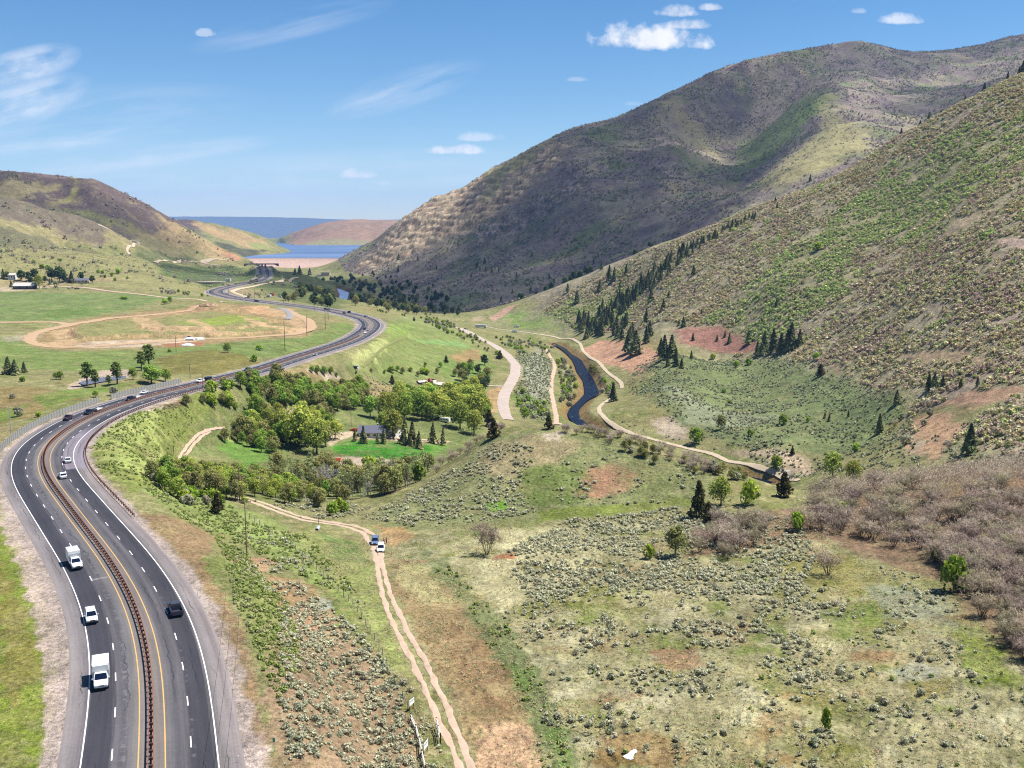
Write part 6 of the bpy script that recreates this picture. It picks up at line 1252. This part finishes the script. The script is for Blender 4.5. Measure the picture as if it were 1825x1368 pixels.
pole('d', 20, 776, 52, 'bare steel pole behind the panel wall at the left edge', (), M_galv, .14); pole('e', 339, 674, 26, 'wooden pole with short arm at the end of the panel wall', ((.96, 1.6),)); pole('f', 362, 698, 34, 'thin rust-coloured pole on the inner highway verge', (), M_rust, .12); pole('g', 471, 646, 22, 'steel pole with small arm below the building site', ((.98, 3.0),), M_galv, .12)
pole('h', 314, 628, 30, 'dark pole beside the building site tarp', (), M_post); pole('i', 508, 625, 52, 'tall dark pole below the building site', (), M_post, .22); pole('j', 547, 599, 38, 'dark pole right of the tall one', (), M_post, .2); pole('k', 580, 586, 35, 'left of twin dark poles at the site corner', (), M_post, .2); pole('l', 585, 570, 25, 'right of twin dark poles at the site corner', (), M_post, .2); pole('m', 560, 553, 20, 'dark pole with short arm before the riverside wood', ((.97, 4),), M_post, .2); pole('n', 505, 540, 14, 'dark pole beside the far highway', (), M_post, .2); pole('o', 454, 536, 21, 'dark pole near the parked far trucks', (), M_post, .2); pole('p', 408, 528, 17, 'dark pole inside the far curve', (), M_post, .2); pole('q', 369, 522, 17, 'dark pole at the hill corner above the far curve', (), M_post, .24)
pole('r', 207, 518, 15, 'pale yellow pole in the far green field', (), M_wp, .16); pole('s', 626, 760, 32, 'grey pole beside the farmhouse drive', ((.9, 1.6),)); pole('t', 836, 676, 17, 'pale pole among trees by the white sheds', (), M_conc); pole('u', 202, 460, 34, 'thin pale pylon on the left hill foot', (), M_galv, .14); pole('v', 343, 499, 10, 'thin mast in the far switchyard', (), M_galv)
g_ = sight(307, 826)[0]; r = add('leaning_pole', None, None, None, tuple(g_)); tag(r, 'short dark pole leaning over the bowl meadow', 'pole'); mk('shaft', B().tube((0, 0, -.4), (.9, .3, 7.2), .16, .12, 8).mesh('shaft', None), M_wood, r); mk('stay', B().tube((.9, .3, 7.0), (-1.6, -.6, 0), .03, .03, 5).mesh('stay', None), M_wire, r)
def wire(name, p0, p1, sag, label, group=None, r_=.018):
    p0, p1 = np.array(p0), np.array(p1); t = np.linspace(0, 1, 25)[:, None]; P = p0 + (p1 - p0) * t; P[:, 2] -= (sag * 4 * t * (1 - t))[:, 0]; b = B(); b.loft([[(q[0] - r_, q[1], q[2] - r_), (q[0] + r_, q[1], q[2] - r_), (q[0], q[1], q[2] + r_ * 1.4)] for q in P]); tag(add(name, b.mesh(name, M_wire)), label, 'wire', group)
ta, tb, tc = (np.array(TOPS[k]) for k in 'abc'); gnear = np.array([-28.0, 88.0, float(ground(-28., 88.)) + 9.0])
for k in (-1.4, 0, 1.4):
    wire('power_line', ta + [k, -.1, -.1], gnear + [k, 0, 0], 2.2, 'thin power line sagging from the nearest utility pole towards the viewer', 'wires towards the viewer'); wire('power_line', ta + [k, -.1, -.1], tb + [k, 0, -.7], 1.0, 'thin power line between nearest and second utility pole', 'wires between the tall poles')
r = add('utility_pole', None, None, None, (gnear[0], gnear[1], gnear[2] - 9.2)); tag(r, 'utility pole just below the picture carrying the near wires', 'pole'); mk('shaft', B().tube((0, 0, -.5), (0, 0, 9.3), .17, .11).mesh('shaft', None), M_wood, r); mk('crossarm', B().box((0, 0, 9.1), (3.2, .14, .16)).mesh('crossarm', None), M_wood, r)
# ---------------------------------------------------------------- ranch fence beside the track, gate, signs
fp = sight(*zip(*[(445,924),(472,942),(498,962),(528,982),(555,1003),(574,1026),(589,1042),(603,1054),(616,1066),(633,1086),(650,1112),(663,1132),(674,1150),(683,1170),(691,1188),(697,1202),(703,1214),(710,1232),(718,1246),(727,1264)]))
fp = resample(fp, 3.6); fp[:, 2] = ground(fp[:, 0], fp[:, 1]); r = add('wire_fence', None, None, None, tuple(fp[0])); tag(r, 'wire fence on dark posts running beside the dirt track', 'fence'); pm = cached('fpost', lambda: B().tube((0, 0, -.3), (0, 0, 1.45), .07, .06, 6).mesh('post', None))
for q in fp: mk('post', pm, M_post, r, tuple(q - fp[0]))
b = B()
for z in (.5, .9, 1.3):
    for i in range(len(fp) - 1): b.tube(fp[i] - fp[0] + [0, 0, z], fp[i + 1] - fp[0] + [0, 0, z], .012, None, 3)
mk('wire', b.mesh('wire', None), M_wire, r)
M_rail = pmat('bleached_rail', (206, 198, 188), .9, 0, .1, .9, .2, 4)
def rail_fence(label, pts, hgt=1.3, rails=(.55, 1.05)):
    q = sight(*zip(*pts)); r = add('rail_fence', None, None, None, tuple(q[0])); tag(r, label, 'fence')
    for i, p_ in enumerate(q):
        mk('post', B().tube((0, 0, -.2), (0, 0, hgt), .13, .11, 7).mesh('post', None), M_post, r, tuple(p_ - q[0]))
        if i < len(q) - 1:
            for z in rails: mk('rail', B().tube(p_ - q[0] + [0, 0, z], q[i + 1] - q[0] + [0, 0, z + .05], .1, .09, 6).mesh('rail', None), M_rail, r)
rail_fence('bleached rail fence at the bottom edge between two signs', [(732, 1284), (741, 1304), (747, 1326), (752, 1350), (758, 1378)]); rail_fence('short bleached gate rail beside the dirt track', [(778, 1298), (781, 1312), (785, 1326)], 1.9, (.6, 1.2, 1.7))
def board(px, py, w, h_, face, label, lines):
    g_ = sight(px, py)[0]; r = add('sale_sign', None, None, None, tuple(g_), (0, 0, face)); tag(r, label, 'sign'); pl = mk('panel', B().box((0, 0, 0), (w, .05, h_)).mesh('panel', None), M_wp, r, (0, 0, 1.1 + h_ / 2))
    for sx in (-1, 1): mk('post', B().box((sx * w * .42, .09, (1.1 + h_) / 2), (.1, .1, 1.1 + h_)).mesh('post', None), M_post, r)
    for i, (txt, sz) in enumerate(lines):
        c_ = bpy.data.curves.new('lettering', 'FONT'); c_.body = txt; c_.size = sz; c_.align_x = 'CENTER'; c_.extrude = .004; c_.materials.append(PM['black']); tmp = bpy.data.objects.new('lettering_curve', c_); me_ = bpy.data.meshes.new_from_object(tmp); bpy.data.objects.remove(tmp); o = bpy.data.objects.new('lettering', me_); COL.objects.link(o); o.parent = pl; o.location = (0, -.032, h_ * .12 - i * h_ * .36); o.rotation_euler = (math.pi / 2, 0, 0)
board(734, 1266, 1.6, .95, 1.15, 'white sale sign tilted among sagebrush at the top of the rail fence', [('FOR SALE', .3)]); board(759, 1345, 1.8, 1.05, 1.3, 'larger white sale sign beside the rail fence at the bottom', [('FOR SALE', .34)])
# scrap, pipe, implement
g_ = sight(1122, 1346)[0]; pts = [(-.9, -.55), (-.55, -.75), (.0, -.95), (.35, -.9), (.35, -.5), (.6, .1), (.95, .55), (1.0, .95), (.7, 1.05), (.2, .55), (-.25, .1), (-.55, -.1), (-.75, -.35)]; b = B(); b.loft([[(x * 1.25, y * 1.25, .08 + .1 * math.sin(3 * x + y)) for x, y in pts], [(x * 1.25, y * 1.25, .13 + .1 * math.sin(3 * x + y)) for x, y in pts]])
o = add('sheet_scrap', b.mesh('sheet_scrap', pmat('bleached_sheet', (226, 220, 220), .8, 0, .2, .9, .08, 3)), None, None, tuple(g_ + [0, 0, .1]), (.12, .08, 0)); tag(o, 'torn white sheet lying on the grass at the bottom edge', 'scrap')
g_ = sight(566, 944)[0]; r = add('culvert_pipe', None, None, None, tuple(g_)); tag(r, 'pale culvert pipe end below the dirt track', 'pipe'); mk('pipe', B().tube((0, 1.6, .35), (0, -1.0, .25), .55, .55, 12).mesh('pipe', None), M_galv, r); mk('mouth_shade', B().tube((0, -1.01, .25), (0, -1.03, .25), .46, .46, 12).mesh('mouth_shade', M_trim), M_trim, r)  # black disc on the solid pipe end stands for its shaded hollow
pole('w', 568, 934, 12, 'short dark post above the culvert pipe', (), M_post, .09, 'marker_post')
g_ = sight(600, 823)[0]; r = add('hay_wagon', None, None, None, tuple(g_ + [0, 0, .05]), (0, 0, 1.5)); tag(r, 'orange flat wagon parked on the bare dirt yard', 'wagon'); mk('deck', B().box((0, 0, .85), (2.4, 3.6, .2)).mesh('deck', None), PM['orange'], r)
for sx in (-1, 1):
    mk('side_rail', B().box((sx * 1.15, 0, 1.2), (.1, 3.6, .5)).mesh('side_rail', None), PM['orange'], r)
    for y in (-1.2, 1.2): w = mk('wheel', cached('tyre', m_tyre), M_tyre, r, (sx * 1.0, y, .36)); mk('rim', cached('rim', m_rim), M_rim, w, (sx * .012, 0, 0))

# ---------------------------------------------------------------- buildings
M_wallw = pmat('white_wall', (226, 222, 214), .8, 0, .2, .8, .05, 2); M_beige = pmat('beige_wall', (214, 196, 172), .85, 0, .2, .7, .06, 1); M_greyroof = pmat('grey_shingle', (104, 104, 116), .9, 0, .2, .8, .12, 3); M_dkroof = pmat('dark_roof', (70, 66, 66), .9, 0, .2, .8, .1, 2); M_redroof = pmat('red_roof', (156, 84, 78), .9, 0, .2, .8, .1, 2); M_tinroof = pmat('tin_roof', (206, 196, 186), .6, .1, .3, .8, .08, 1)
def gable(name, label, px, py, L_, D_, H_, ridge, rz, wall, roof, nwin=3, chim=True, hip=0.0):
    g_ = sight(px, py)[0]; r = add(name, None, None, None, tuple(g_), (0, 0, rz)); tag(r, label, 'house' if 'house' in name else 'building'); x, y = L_ / 2, D_ / 2; z0 = -1.5
    b = B(); b.loft([[(-x, -y, z0), (x, -y, z0), (x, y, z0), (-x, y, z0)], [(-x, -y, H_), (x, -y, H_), (x, y, H_), (-x, y, H_)]])
    if not hip: b.loft([[(-x, -y, H_), (-x, y, H_), (-x, 0, ridge - .12)], [(x, -y, H_), (x, y, H_), (x, 0, ridge - .12)]])
    mk('wall', b.mesh('wall', None), wall, r); e = .45; hx = x - hip
    q = B(); q.loft([[(-x - e, -y - e, H_ - .18), (-hx - (0 if hip else e), 0, ridge), (-x - e, y + e, H_ - .18), (-x - e, y + e, H_ - .02), (-hx - (0 if hip else e), 0, ridge + .18), (-x - e, -y - e, H_ - .02)], [(x + e, -y - e, H_ - .18), (hx + (0 if hip else e), 0, ridge), (x + e, y + e, H_ - .18), (x + e, y + e, H_ - .02), (hx + (0 if hip else e), 0, ridge + .18), (x + e, -y - e, H_ - .02)]])
    rf = mk('roof', q.mesh('roof', None), roof, r)
    if chim: mk('chimney', B().box((L_ * .2, D_ * .12, ridge + .1), (.8, .8, 1.6)).mesh('chimney', None), M_conc, rf)
    for i in range(nwin):
        w = mk('window', B().box((0, 0, 0), (L_ / nwin * .5, .08, H_ * .4)).mesh('window', None), M_wallw, r, (-x + L_ * (i + .5) / nwin, -y - .03, H_ * .56)); mk('pane', B().box((0, -.03, 0), (L_ / nwin * .44, .06, H_ * .34)).mesh('pane', M_glass), M_glass, w)
    d = mk('door', B().box((0, 0, 0), (1.1, .1, 2.1)).mesh('door', None), M_trim, r, (x - .9, -y - .04, 1.05)); mk('handle', B().box((.4, -.08, 0), (.08, .08, .16)).mesh('handle', None), M_galv, d); return r
gable('farmhouse', 'white farmhouse with grey gable roof among shade trees', 664, 778, 13, 9, 3.0, 5.8, 0.02, M_wallw, M_greyroof, 4); gable('farmhouse_wing', 'dark roofed house wing right of the farmhouse under trees', 700, 776, 9, 8, 2.8, 5.0, -.5, M_wallw, M_dkroof, 2, False)
gable('white_shed', 'white shed with red hipped roof beyond the shade trees', 766.5, 684, 7.5, 6, 2.6, 4.0, -.35, M_wallw, M_redroof, 2, False, 2.6); gable('long_shed', 'open long shed with pale tin roof right of the red-roofed shed', 789, 690, 8, 9, 2.6, 3.3, -.75, M_wood, M_tinroof, 1, False); gable('hay_shelter', 'low pale shelter left of the red-roofed shed', 752, 683, 6, 5, 1.4, 2.0, .5, M_wood, M_tinroof, 1, False)
gable('white_house', 'two-storey white house at the far left among trees', 23, 497, 8, 7, 5, 6.5, .1, M_wallw, M_tinroof, 3); gable('barn', 'wide dark barn with pale roof in the far left yard', 45, 514, 22, 10, 3.2, 6.4, .1, M_dkroof, M_tinroof, 3, False); gable('brown_house', 'small brown-roofed house left of the long far house', 121, 502, 8, 6, 3.4, 5, .1, M_beige, M_dkroof, 2); gable('long_house', 'long grey-roofed house at the right end of the far yard', 146, 504, 15, 8, 3.2, 5.4, .15, M_beige, M_greyroof, 4)
g_ = sight(581, 491)[0]; r = add('powerhouse', None, None, None, tuple(g_)); tag(r, 'flat-roofed beige powerhouse at the foot of the dam', 'building'); mk('wall', B().box((0, 0, 4), (22, 14, 11)).mesh('wall', None), M_beige, r); mk('roof', B().box((0, 0, 9.8), (23, 15, .6)).mesh('roof', None), M_tinroof, r)
for i in range(3): mk('window', B().box((-7 + 7 * i, -7.05, 5), (3, .1, 2)).mesh('window', M_glass), M_glass, r)
mk('annex', B().box((-18, 0, 1.5), (10, 9, 5)).mesh('annex', None), M_wallw, r)
# overpass in front of the dam
p0 = plane(434, 474, -62.0); p1 = plane(497, 469, -62.0); p0[1] = p1[1] = 1330 * YS; p0[0], p1[0] = pix(436, 474)[0] * 1330 * YS, pix(496, 470)[0] * 1330 * YS; zb = ZC + pix(465, 470.5)[1] * 1330 * YS; mid = (p0[0] + p1[0]) / 2; r = add('overpass', None, None, None, (mid, 1330 * YS, zb), (0, 0, .06)); tag(r, 'dark overpass bridge crossing the far highway before the dam', 'bridge'); Lb = p1[0] - p0[0]; M_bc = pmat('bridge_concrete', (150, 140, 132), .9, 0, .2, .7, .1, .3)
mk('deck', B().box((0, 0, 0), (Lb, 9, 1.1)).mesh('deck', None), M_bc, r)
for y in (-4.3, 4.3): mk('parapet', B().box((0, y, 1.2), (Lb, .3, .5)).mesh('parapet', None), M_bc, r)
for x in (1, 7): mk('pier', B().box((x, 0, -6), (1.6, 8, 10.5)).mesh('pier', None), M_bc, r)
for sx in (-1, 1): b = B(); b.prism([(sx * Lb / 2, -.56), (sx * (Lb / 2 - 7), -.56), (sx * Lb / 2, -4)], -4, 4, 1); mk('abutment', b.mesh('abutment', None), M_bc, r)
# switchyard
g_ = sight(392, 502)[0]; r = add('switchyard', None, None, None, tuple(g_)); tag(r, 'pale switchyard of steel frames below the left hill', 'substation'); mk('yard', B().box((0, 0, .1), (62, 30, .6)).mesh('yard', None), M_gravel, r)
for i in range(6): b = B(); x = -28 + i * 9; b.tube((x, 0, 0), (x, 0, 9), .3, .3, 5).tube((x + 5, 0, 0), (x + 5, 0, 9), .3, .3, 5).tube((x, 0, 8.6), (x + 5, 0, 8.6), .3, .3, 5); mk('frame', b.mesh('frame', None), M_galv, r)
g_ = sight(407, 501)[0]; r = add('control_hut', None, None, None, tuple(g_)); tag(r, 'small white hut at the right of the switchyard', 'hut'); mk('wall', B().box((0, 0, 1.8), (7, 5, 4.4)).mesh('wall', None), M_wallw, r); mk('roof', B().box((0, 0, 4.1), (7.6, 5.6, .3)).mesh('roof', None), M_tinroof, r)
# building site
g_ = sight(348, 606)[0]; r = add('pipe_stack', None, None, None, tuple(g_), (0, 0, .2)); tag(r, 'heap of white pipes on the building site road', 'pipes')
for i in range(12): mk('pipe', cached('cpipe', lambda: B().tube((-2.6, 0, 0), (2.6, 0, 0), .5, .5, 8).mesh('pipe', None)), M_wp, r, (float(VR.uniform(-5, 5)), (i % 4) * 1.3 - 2, .5 + .8 * (i // 6)))
g_ = sight(335, 615)[0]; bm = bmesh.new(); bmesh.ops.create_icosphere(bm, subdivisions=3, radius=1)
for v in bm.verts: v.co = Vector((v.co.x * 4.4, v.co.y * 3, max(0, v.co.z) * 1.1 * (1 + .3 * math.sin(v.co.x * 5) * math.cos(v.co.y * 7))))
me = bpy.data.meshes.new('tarp'); bm.to_mesh(me); bm.free(); me.materials.append(pmat('pale_tarp', (196, 214, 232), .5)); tag(add('tarp', me, None, None, tuple(g_)), 'pale blue tarp over a mound on the building site', 'tarp')
parked('pickup', 'silver', 337, 603, 1.3, 'silver pickup beside the pipe heap', 'truck', 'parked_truck')
for px, py, sx in ((372, 546, 1.0),): 
    g_ = sight(px, py)[0]; bm = bmesh.new(); bmesh.ops.create_icosphere(bm, subdivisions=4, radius=1)
    for v in bm.verts: n_ = float(fbm(v.co.x * 30, v.co.y * 30, 14, 3)) ; v.co = Vector((v.co.x * 9, v.co.y * 5, max(-.3, v.co.z) * (3 + 3 * n_)))
    me = bpy.data.meshes.new('dirt_mound'); bm.to_mesh(me); bm.free(); me.materials.append(M_tan); tag(add('dirt_mound', me, None, None, tuple(g_)), 'long mound of dug earth at the top of the site loop', 'mound')
g_ = sight(631, 657)[0]; r = add('culvert_headwall', None, None, None, tuple(g_), (0, 0, -.5)); tag(r, 'white concrete culvert headwall with splayed wings in the meadow', 'headwall'); mk('wall', B().box((0, 1.5, .9), (5, .4, 2.2)).mesh('wall', None), M_conc, r)
for sx in (-1, 1): mk('wing', B().box((sx * 3.4, -.3, .6), (.4, 5, 1.6), sx * .5).mesh('wing', None), M_conc, r)
mk('opening_shade', B().box((0, 1.28, .7), (2.4, .06, 1.4)).mesh('opening_shade', M_trim), M_trim, r)  # black slab on the wall stands for the shade inside the culvert
# ---------------------------------------------------------------- clouds overhead (out of the frame) that shade the mountains, and the air
def cloud(name, lobes, alt, thick, label, dens):
    """flat-based cumulus; lobes are the patches of ground it stands between the sun and: (bearing px, distance, radius)"""
    vs, fs, k = [], [], 0; bm = bmesh.new()
    for px, d, r in lobes:
        d = d * YS; a, _s = pix(px, 500); g_ = np.array([a * d, d]); zz = float(ground(g_[0], g_[1])); q = (alt - zz) / math.sin(SUN_EL)
        c_ = Vector((g_[0], g_[1], zz)) + SUN_DIR * q
        b2 = bmesh.new(); bmesh.ops.create_icosphere(b2, subdivisions=4, radius=1.0)
        P = np.array([v.co[:] for v in b2.verts]); n_ = fbm(P[:, 0] * 100 + px, P[:, 1] * 100 + P[:, 2] * 70 + d, 70, 4, .6) * 1.0 + 1
        P = P * n_[:, None] * np.array([r, r * 1.3, thick]); P[:, 2] = np.where(P[:, 2] < 0, P[:, 2] * .35, P[:, 2])
        off = len(bm.verts); vv = [bm.verts.new(Vector(q_) + c_) for q_ in P]
        for f_ in b2.faces: bm.faces.new([vv[x.index] for x in f_.verts])
        b2.free()
    me = bpy.data.meshes.new(name); bm.to_mesh(me); bm.free(); o = add(name, me)
    md = o.modifiers.new('join', 'REMESH'); md.mode = 'VOXEL'; md.voxel_size = 22
    m = bpy.data.materials.new('cloud_vapour'); m.use_nodes = True; t = m.node_tree; t.nodes.remove(t.nodes['Principled BSDF']); v_ = t.nodes.new('ShaderNodeVolumePrincipled')
    v_.inputs['Color'].default_value = (1, 1, 1, 1); v_.inputs['Density'].default_value = dens; v_.inputs['Anisotropy'].default_value = .3; t.links.new(v_.outputs[0], t.nodes['Material Output'].inputs['Volume']); me.materials.append(m)
    return tag(o, label, 'cloud')
SUN_AZ, SUN_EL = R(75), R(63)
SUN_DIR = Vector((math.sin(SUN_AZ) * math.cos(SUN_EL), math.cos(SUN_AZ) * math.cos(SUN_EL), math.sin(SUN_EL)))
cloud('cloud', [(600,1330,130),(560,1190,100),(660,1230,120),(510,1260,80),(620,1450,190),(720,1300,170),(800,1150,150),(900,1180,170),(1010,1180,160),(1120,1200,150),(1230,1250,140),(900,1420,230),(1050,1500,240),(1180,1550,200),(1290,1500,120),(1000,1800,220),(1130,1900,220),(1250,2050,190)], 1700, 130, 'broad flat cloud high over the big mountain, above the picture', .0074)
cloud('cloud', [(1380,1560,120),(1400,1800,130),(1360,2080,170),(1480,2250,180),(1600,2400,220),(1750,2500,240),(1640,1950,150),(1720,1750,140),(1800,1500,140),(1620,1700,90)], 1700, 120, 'second flat cloud high over the mountain shoulder, above the picture', .0042)
cloud('cloud', [(60,1330,150),(180,1300,110),(250,1330,120),(310,1330,90),(330,1140,70),(420,1180,90),(500,1150,90),(560,1010,90),(-60,1350,120)], 1700, 110, 'smaller flat cloud high over the left hill, above the picture', .0042)
HZ = True
if HZ:
    bm = bmesh.new(); bmesh.ops.create_cube(bm, size=1.0); me = bpy.data.meshes.new('haze'); bm.to_mesh(me); bm.free()
    o = add('haze', me); z0, z1 = float(GZ.min()) - 1.2, float(GZ.max()) + 12; o.scale = (36000, 23000, z1 - z0); o.location = (0, 10700, (z0 + z1) / 2); tag(o, None, None, None, 'stuff')
    m = bpy.data.materials.new('haze_air'); m.use_nodes = True; t = m.node_tree; t.nodes.remove(t.nodes['Principled BSDF']); v_ = t.nodes.new('ShaderNodeVolumePrincipled')
    v_.inputs['Color'].default_value = (.26, .5, 1.0, 1); v_.inputs['Density'].default_value = 3.6e-5; v_.inputs['Anisotropy'].default_value = 0; t.links.new(v_.outputs[0], t.nodes['Material Output'].inputs['Volume']); me.materials.append(m)
# ---------------------------------------------------------------- daylight
SUN_AZ, SUN_EL = R(75), R(63)       # azimuth measured from +Y towards +X
SUN_DIR = Vector((math.sin(SUN_AZ) * math.cos(SUN_EL), math.cos(SUN_AZ) * math.cos(SUN_EL), math.sin(SUN_EL)))
wd = bpy.data.worlds.new('World'); SC.world = wd; wd.use_nodes = True
class WT(NT):
    def __init__(s, t): s.t = t
Wd = WT(wd.node_tree); wt = wd.node_tree
sky = wt.nodes.new('ShaderNodeTexSky'); sky.sky_type = 'NISHITA'; sky.sun_disc = False; sky.sun_elevation = SUN_EL; sky.sun_rotation = SUN_AZ
sky.altitude = 1700; sky.air_density = 1.0; sky.dust_density = .1; sky.ozone_density = 1.0
g = Wd.n('TexCoord').outputs['Generated']; sx = Wd.n('SeparateXYZ'); Wd.l(g, sx.inputs[0]); DX, DY, DZ = sx.outputs
ya = Wd.math('MAXIMUM', DY, .05); BA = Wd.math('DIVIDE', DX, ya); BS = Wd.math('DIVIDE', DZ, ya)      # bearing and slope of a sky direction
cv = Wd.n('CombineXYZ'); Wd.l(BA, cv.inputs[0]); Wd.l(BS, cv.inputs[1]); SV = cv.outputs[0]
front = Wd.rng(DY, .1, .2, 0, 1)
bil_ = Wd.noise(38, 8, .62, SV); bil2 = Wd.noise(15, 5, .6, SV)
cov = None
def cumulus(px, py, rx, ry, dens=1.0, k=.9):
    global cov
    a, s = pix(px, py); a2, s2 = pix(px + rx, py - ry)
    da = Wd.math('DIVIDE', Wd.math('SUBTRACT', BA, float(a)), float(a2 - a)); ds = Wd.math('DIVIDE', Wd.math('SUBTRACT', BS, float(s)), float(s2 - s))
    ds = Wd.math('MULTIPLY', ds, Wd.rng(ds, -.4, 0, 2.0, 1.0))                    # flatter underside
    e = Wd.math('SUBTRACT', 1.0, Wd.math('ADD', Wd.math('MULTIPLY', da, da), Wd.math('MULTIPLY', ds, ds)))
    v = Wd.math('ADD', e, Wd.math('MULTIPLY', Wd.math('SUBTRACT', Wd.math('ADD', Wd.math('MULTIPLY', bil_, .75), Wd.math('MULTIPLY', bil2, .5)), .63), 5.0 * k))
    m = Wd.math('MULTIPLY', Wd.rng(v, .0, .9, 0, 1), dens)
    cov = m if cov is None else Wd.math('MAXIMUM', cov, m)
cumulus(1160, 74, 105, 34, .95); cumulus(1205, 22, 42, 18, .8); cumulus(1265, 14, 26, 10, .6); cumulus(1225, 46, 50, 14, .7); cumulus(1605, 36, 42, 16, .65); cumulus(1530, 20, 16, 8, .3)
cumulus(808, 269, 62, 13, .85); cumulus(856, 246, 44, 12, .5); cumulus(634, 311, 42, 15, .75); cumulus(685, 327, 18, 6, .35); cumulus(368, 60, 17, 9, .4, 2.2); cumulus(1030, 142, 20, 6, .25); cumulus(1130, 185, 22, 6, .2)
def cirrus(px, py, rx, ry, rot, dens, stretch=9.0):
    global cov
    a, s = pix(px, py); sc_ = F
    da = Wd.math('MULTIPLY', Wd.math('SUBTRACT', BA, float(a)), sc_); ds = Wd.math('MULTIPLY', Wd.math('SUBTRACT', BS, float(s)), sc_)
    c_, s_ = math.cos(rot), math.sin(rot)
    u = Wd.math('ADD', Wd.math('MULTIPLY', da, c_), Wd.math('MULTIPLY', ds, s_)); v = Wd.math('SUBTRACT', Wd.math('MULTIPLY', ds, c_), Wd.math('MULTIPLY', da, s_))
    q = Wd.n('CombineXYZ'); Wd.l(Wd.math('DIVIDE', u, 30.0 * stretch), q.inputs[0]); Wd.l(Wd.math('DIVIDE', v, 30.0), q.inputs[1]); q.inputs[2].default_value = px * .01
    nz = Wd.noise(1.0, 6, .6, q.outputs[0])
    uu = Wd.math('DIVIDE', u, float(rx)); vv = Wd.math('DIVIDE', v, float(ry))
    e = Wd.math('SUBTRACT', 1.0, Wd.math('ADD', Wd.math('MULTIPLY', uu, uu), Wd.math('MULTIPLY', vv, vv)), clamp=True)
    m = Wd.math('MULTIPLY', Wd.math('MULTIPLY', e, Wd.rng(nz, .36, .66, 0, 1)), dens)
    cov = Wd.math('MAXIMUM', cov, m)
cirrus(40, 120, 110, 34, .25, .75, 3); cirrus(40, 185, 130, 42, .3, .7, 4); cirrus(160, 243, 100, 12, .22, .8, 8); cirrus(60, 262, 180, 16, .1, .6, 8); cirrus(240, 285, 260, 26, .14, .5, 9)
cirrus(720, 160, 150, 34, .3, .42, 7); cirrus(520, 45, 190, 26, .22, .3, 9); cirrus(150, 215, 330, 60, .1, .25, 8); cirrus(480, 330, 700, 60, .05, .3, 9)
cov = Wd.math('MULTIPLY', cov, front)
shade = Wd.rng(bil_, .3, .7, .86, 1.0)
cl = Wd.n('CombineColor'); [Wd.l(Wd.math('MULTIPLY', shade, c_), cl.inputs[i]) for i, c_ in enumerate((8.6, 8.7, 9.0))]
hs = Wd.n('HueSaturation'); Wd.l(sky.outputs[0], hs.inputs['Color']); hs.inputs['Saturation'].default_value = 1.32; skc = hs.outputs[0]
Wd.l(Wd.mix(cov, skc, cl.outputs[0]), wt.nodes['Background'].inputs[0]); wt.nodes['Background'].inputs[1].default_value = .066
sl = bpy.data.lights.new('sun', 'SUN'); sl.energy = 4.8; sl.angle = R(.5); sl.color = (1, .98, .95)
so = bpy.data.objects.new('sun', sl); COL.objects.link(so); so.location = (0, 0, 900); so.rotation_euler = (-SUN_DIR).to_track_quat('-Z', 'Y').to_euler()
SC.view_settings.view_transform = 'Standard'; SC.view_settings.look = 'None'; SC.view_settings.exposure = .98; SC.view_settings.gamma = 1
# ---------------------------------------------------------------- camera
cam = bpy.data.cameras.new('camera'); co = bpy.data.objects.new('camera', cam); COL.objects.link(co)
cam.sensor_fit = 'HORIZONTAL'; cam.angle_x = 2 * math.atan(912.5 / F); cam.clip_start = .5; cam.clip_end = 60000
co.location = (0, 0, ZC); co.rotation_euler = (math.pi / 2 - PITCH, 0, 0)
SC.camera = co
SC.cycles.filter_width = 1.15; SC.cycles.use_denoising = True; SC.cycles.denoiser = 'OPENIMAGEDENOISE'; SC.cycles.denoising_prefilter = 'NONE'
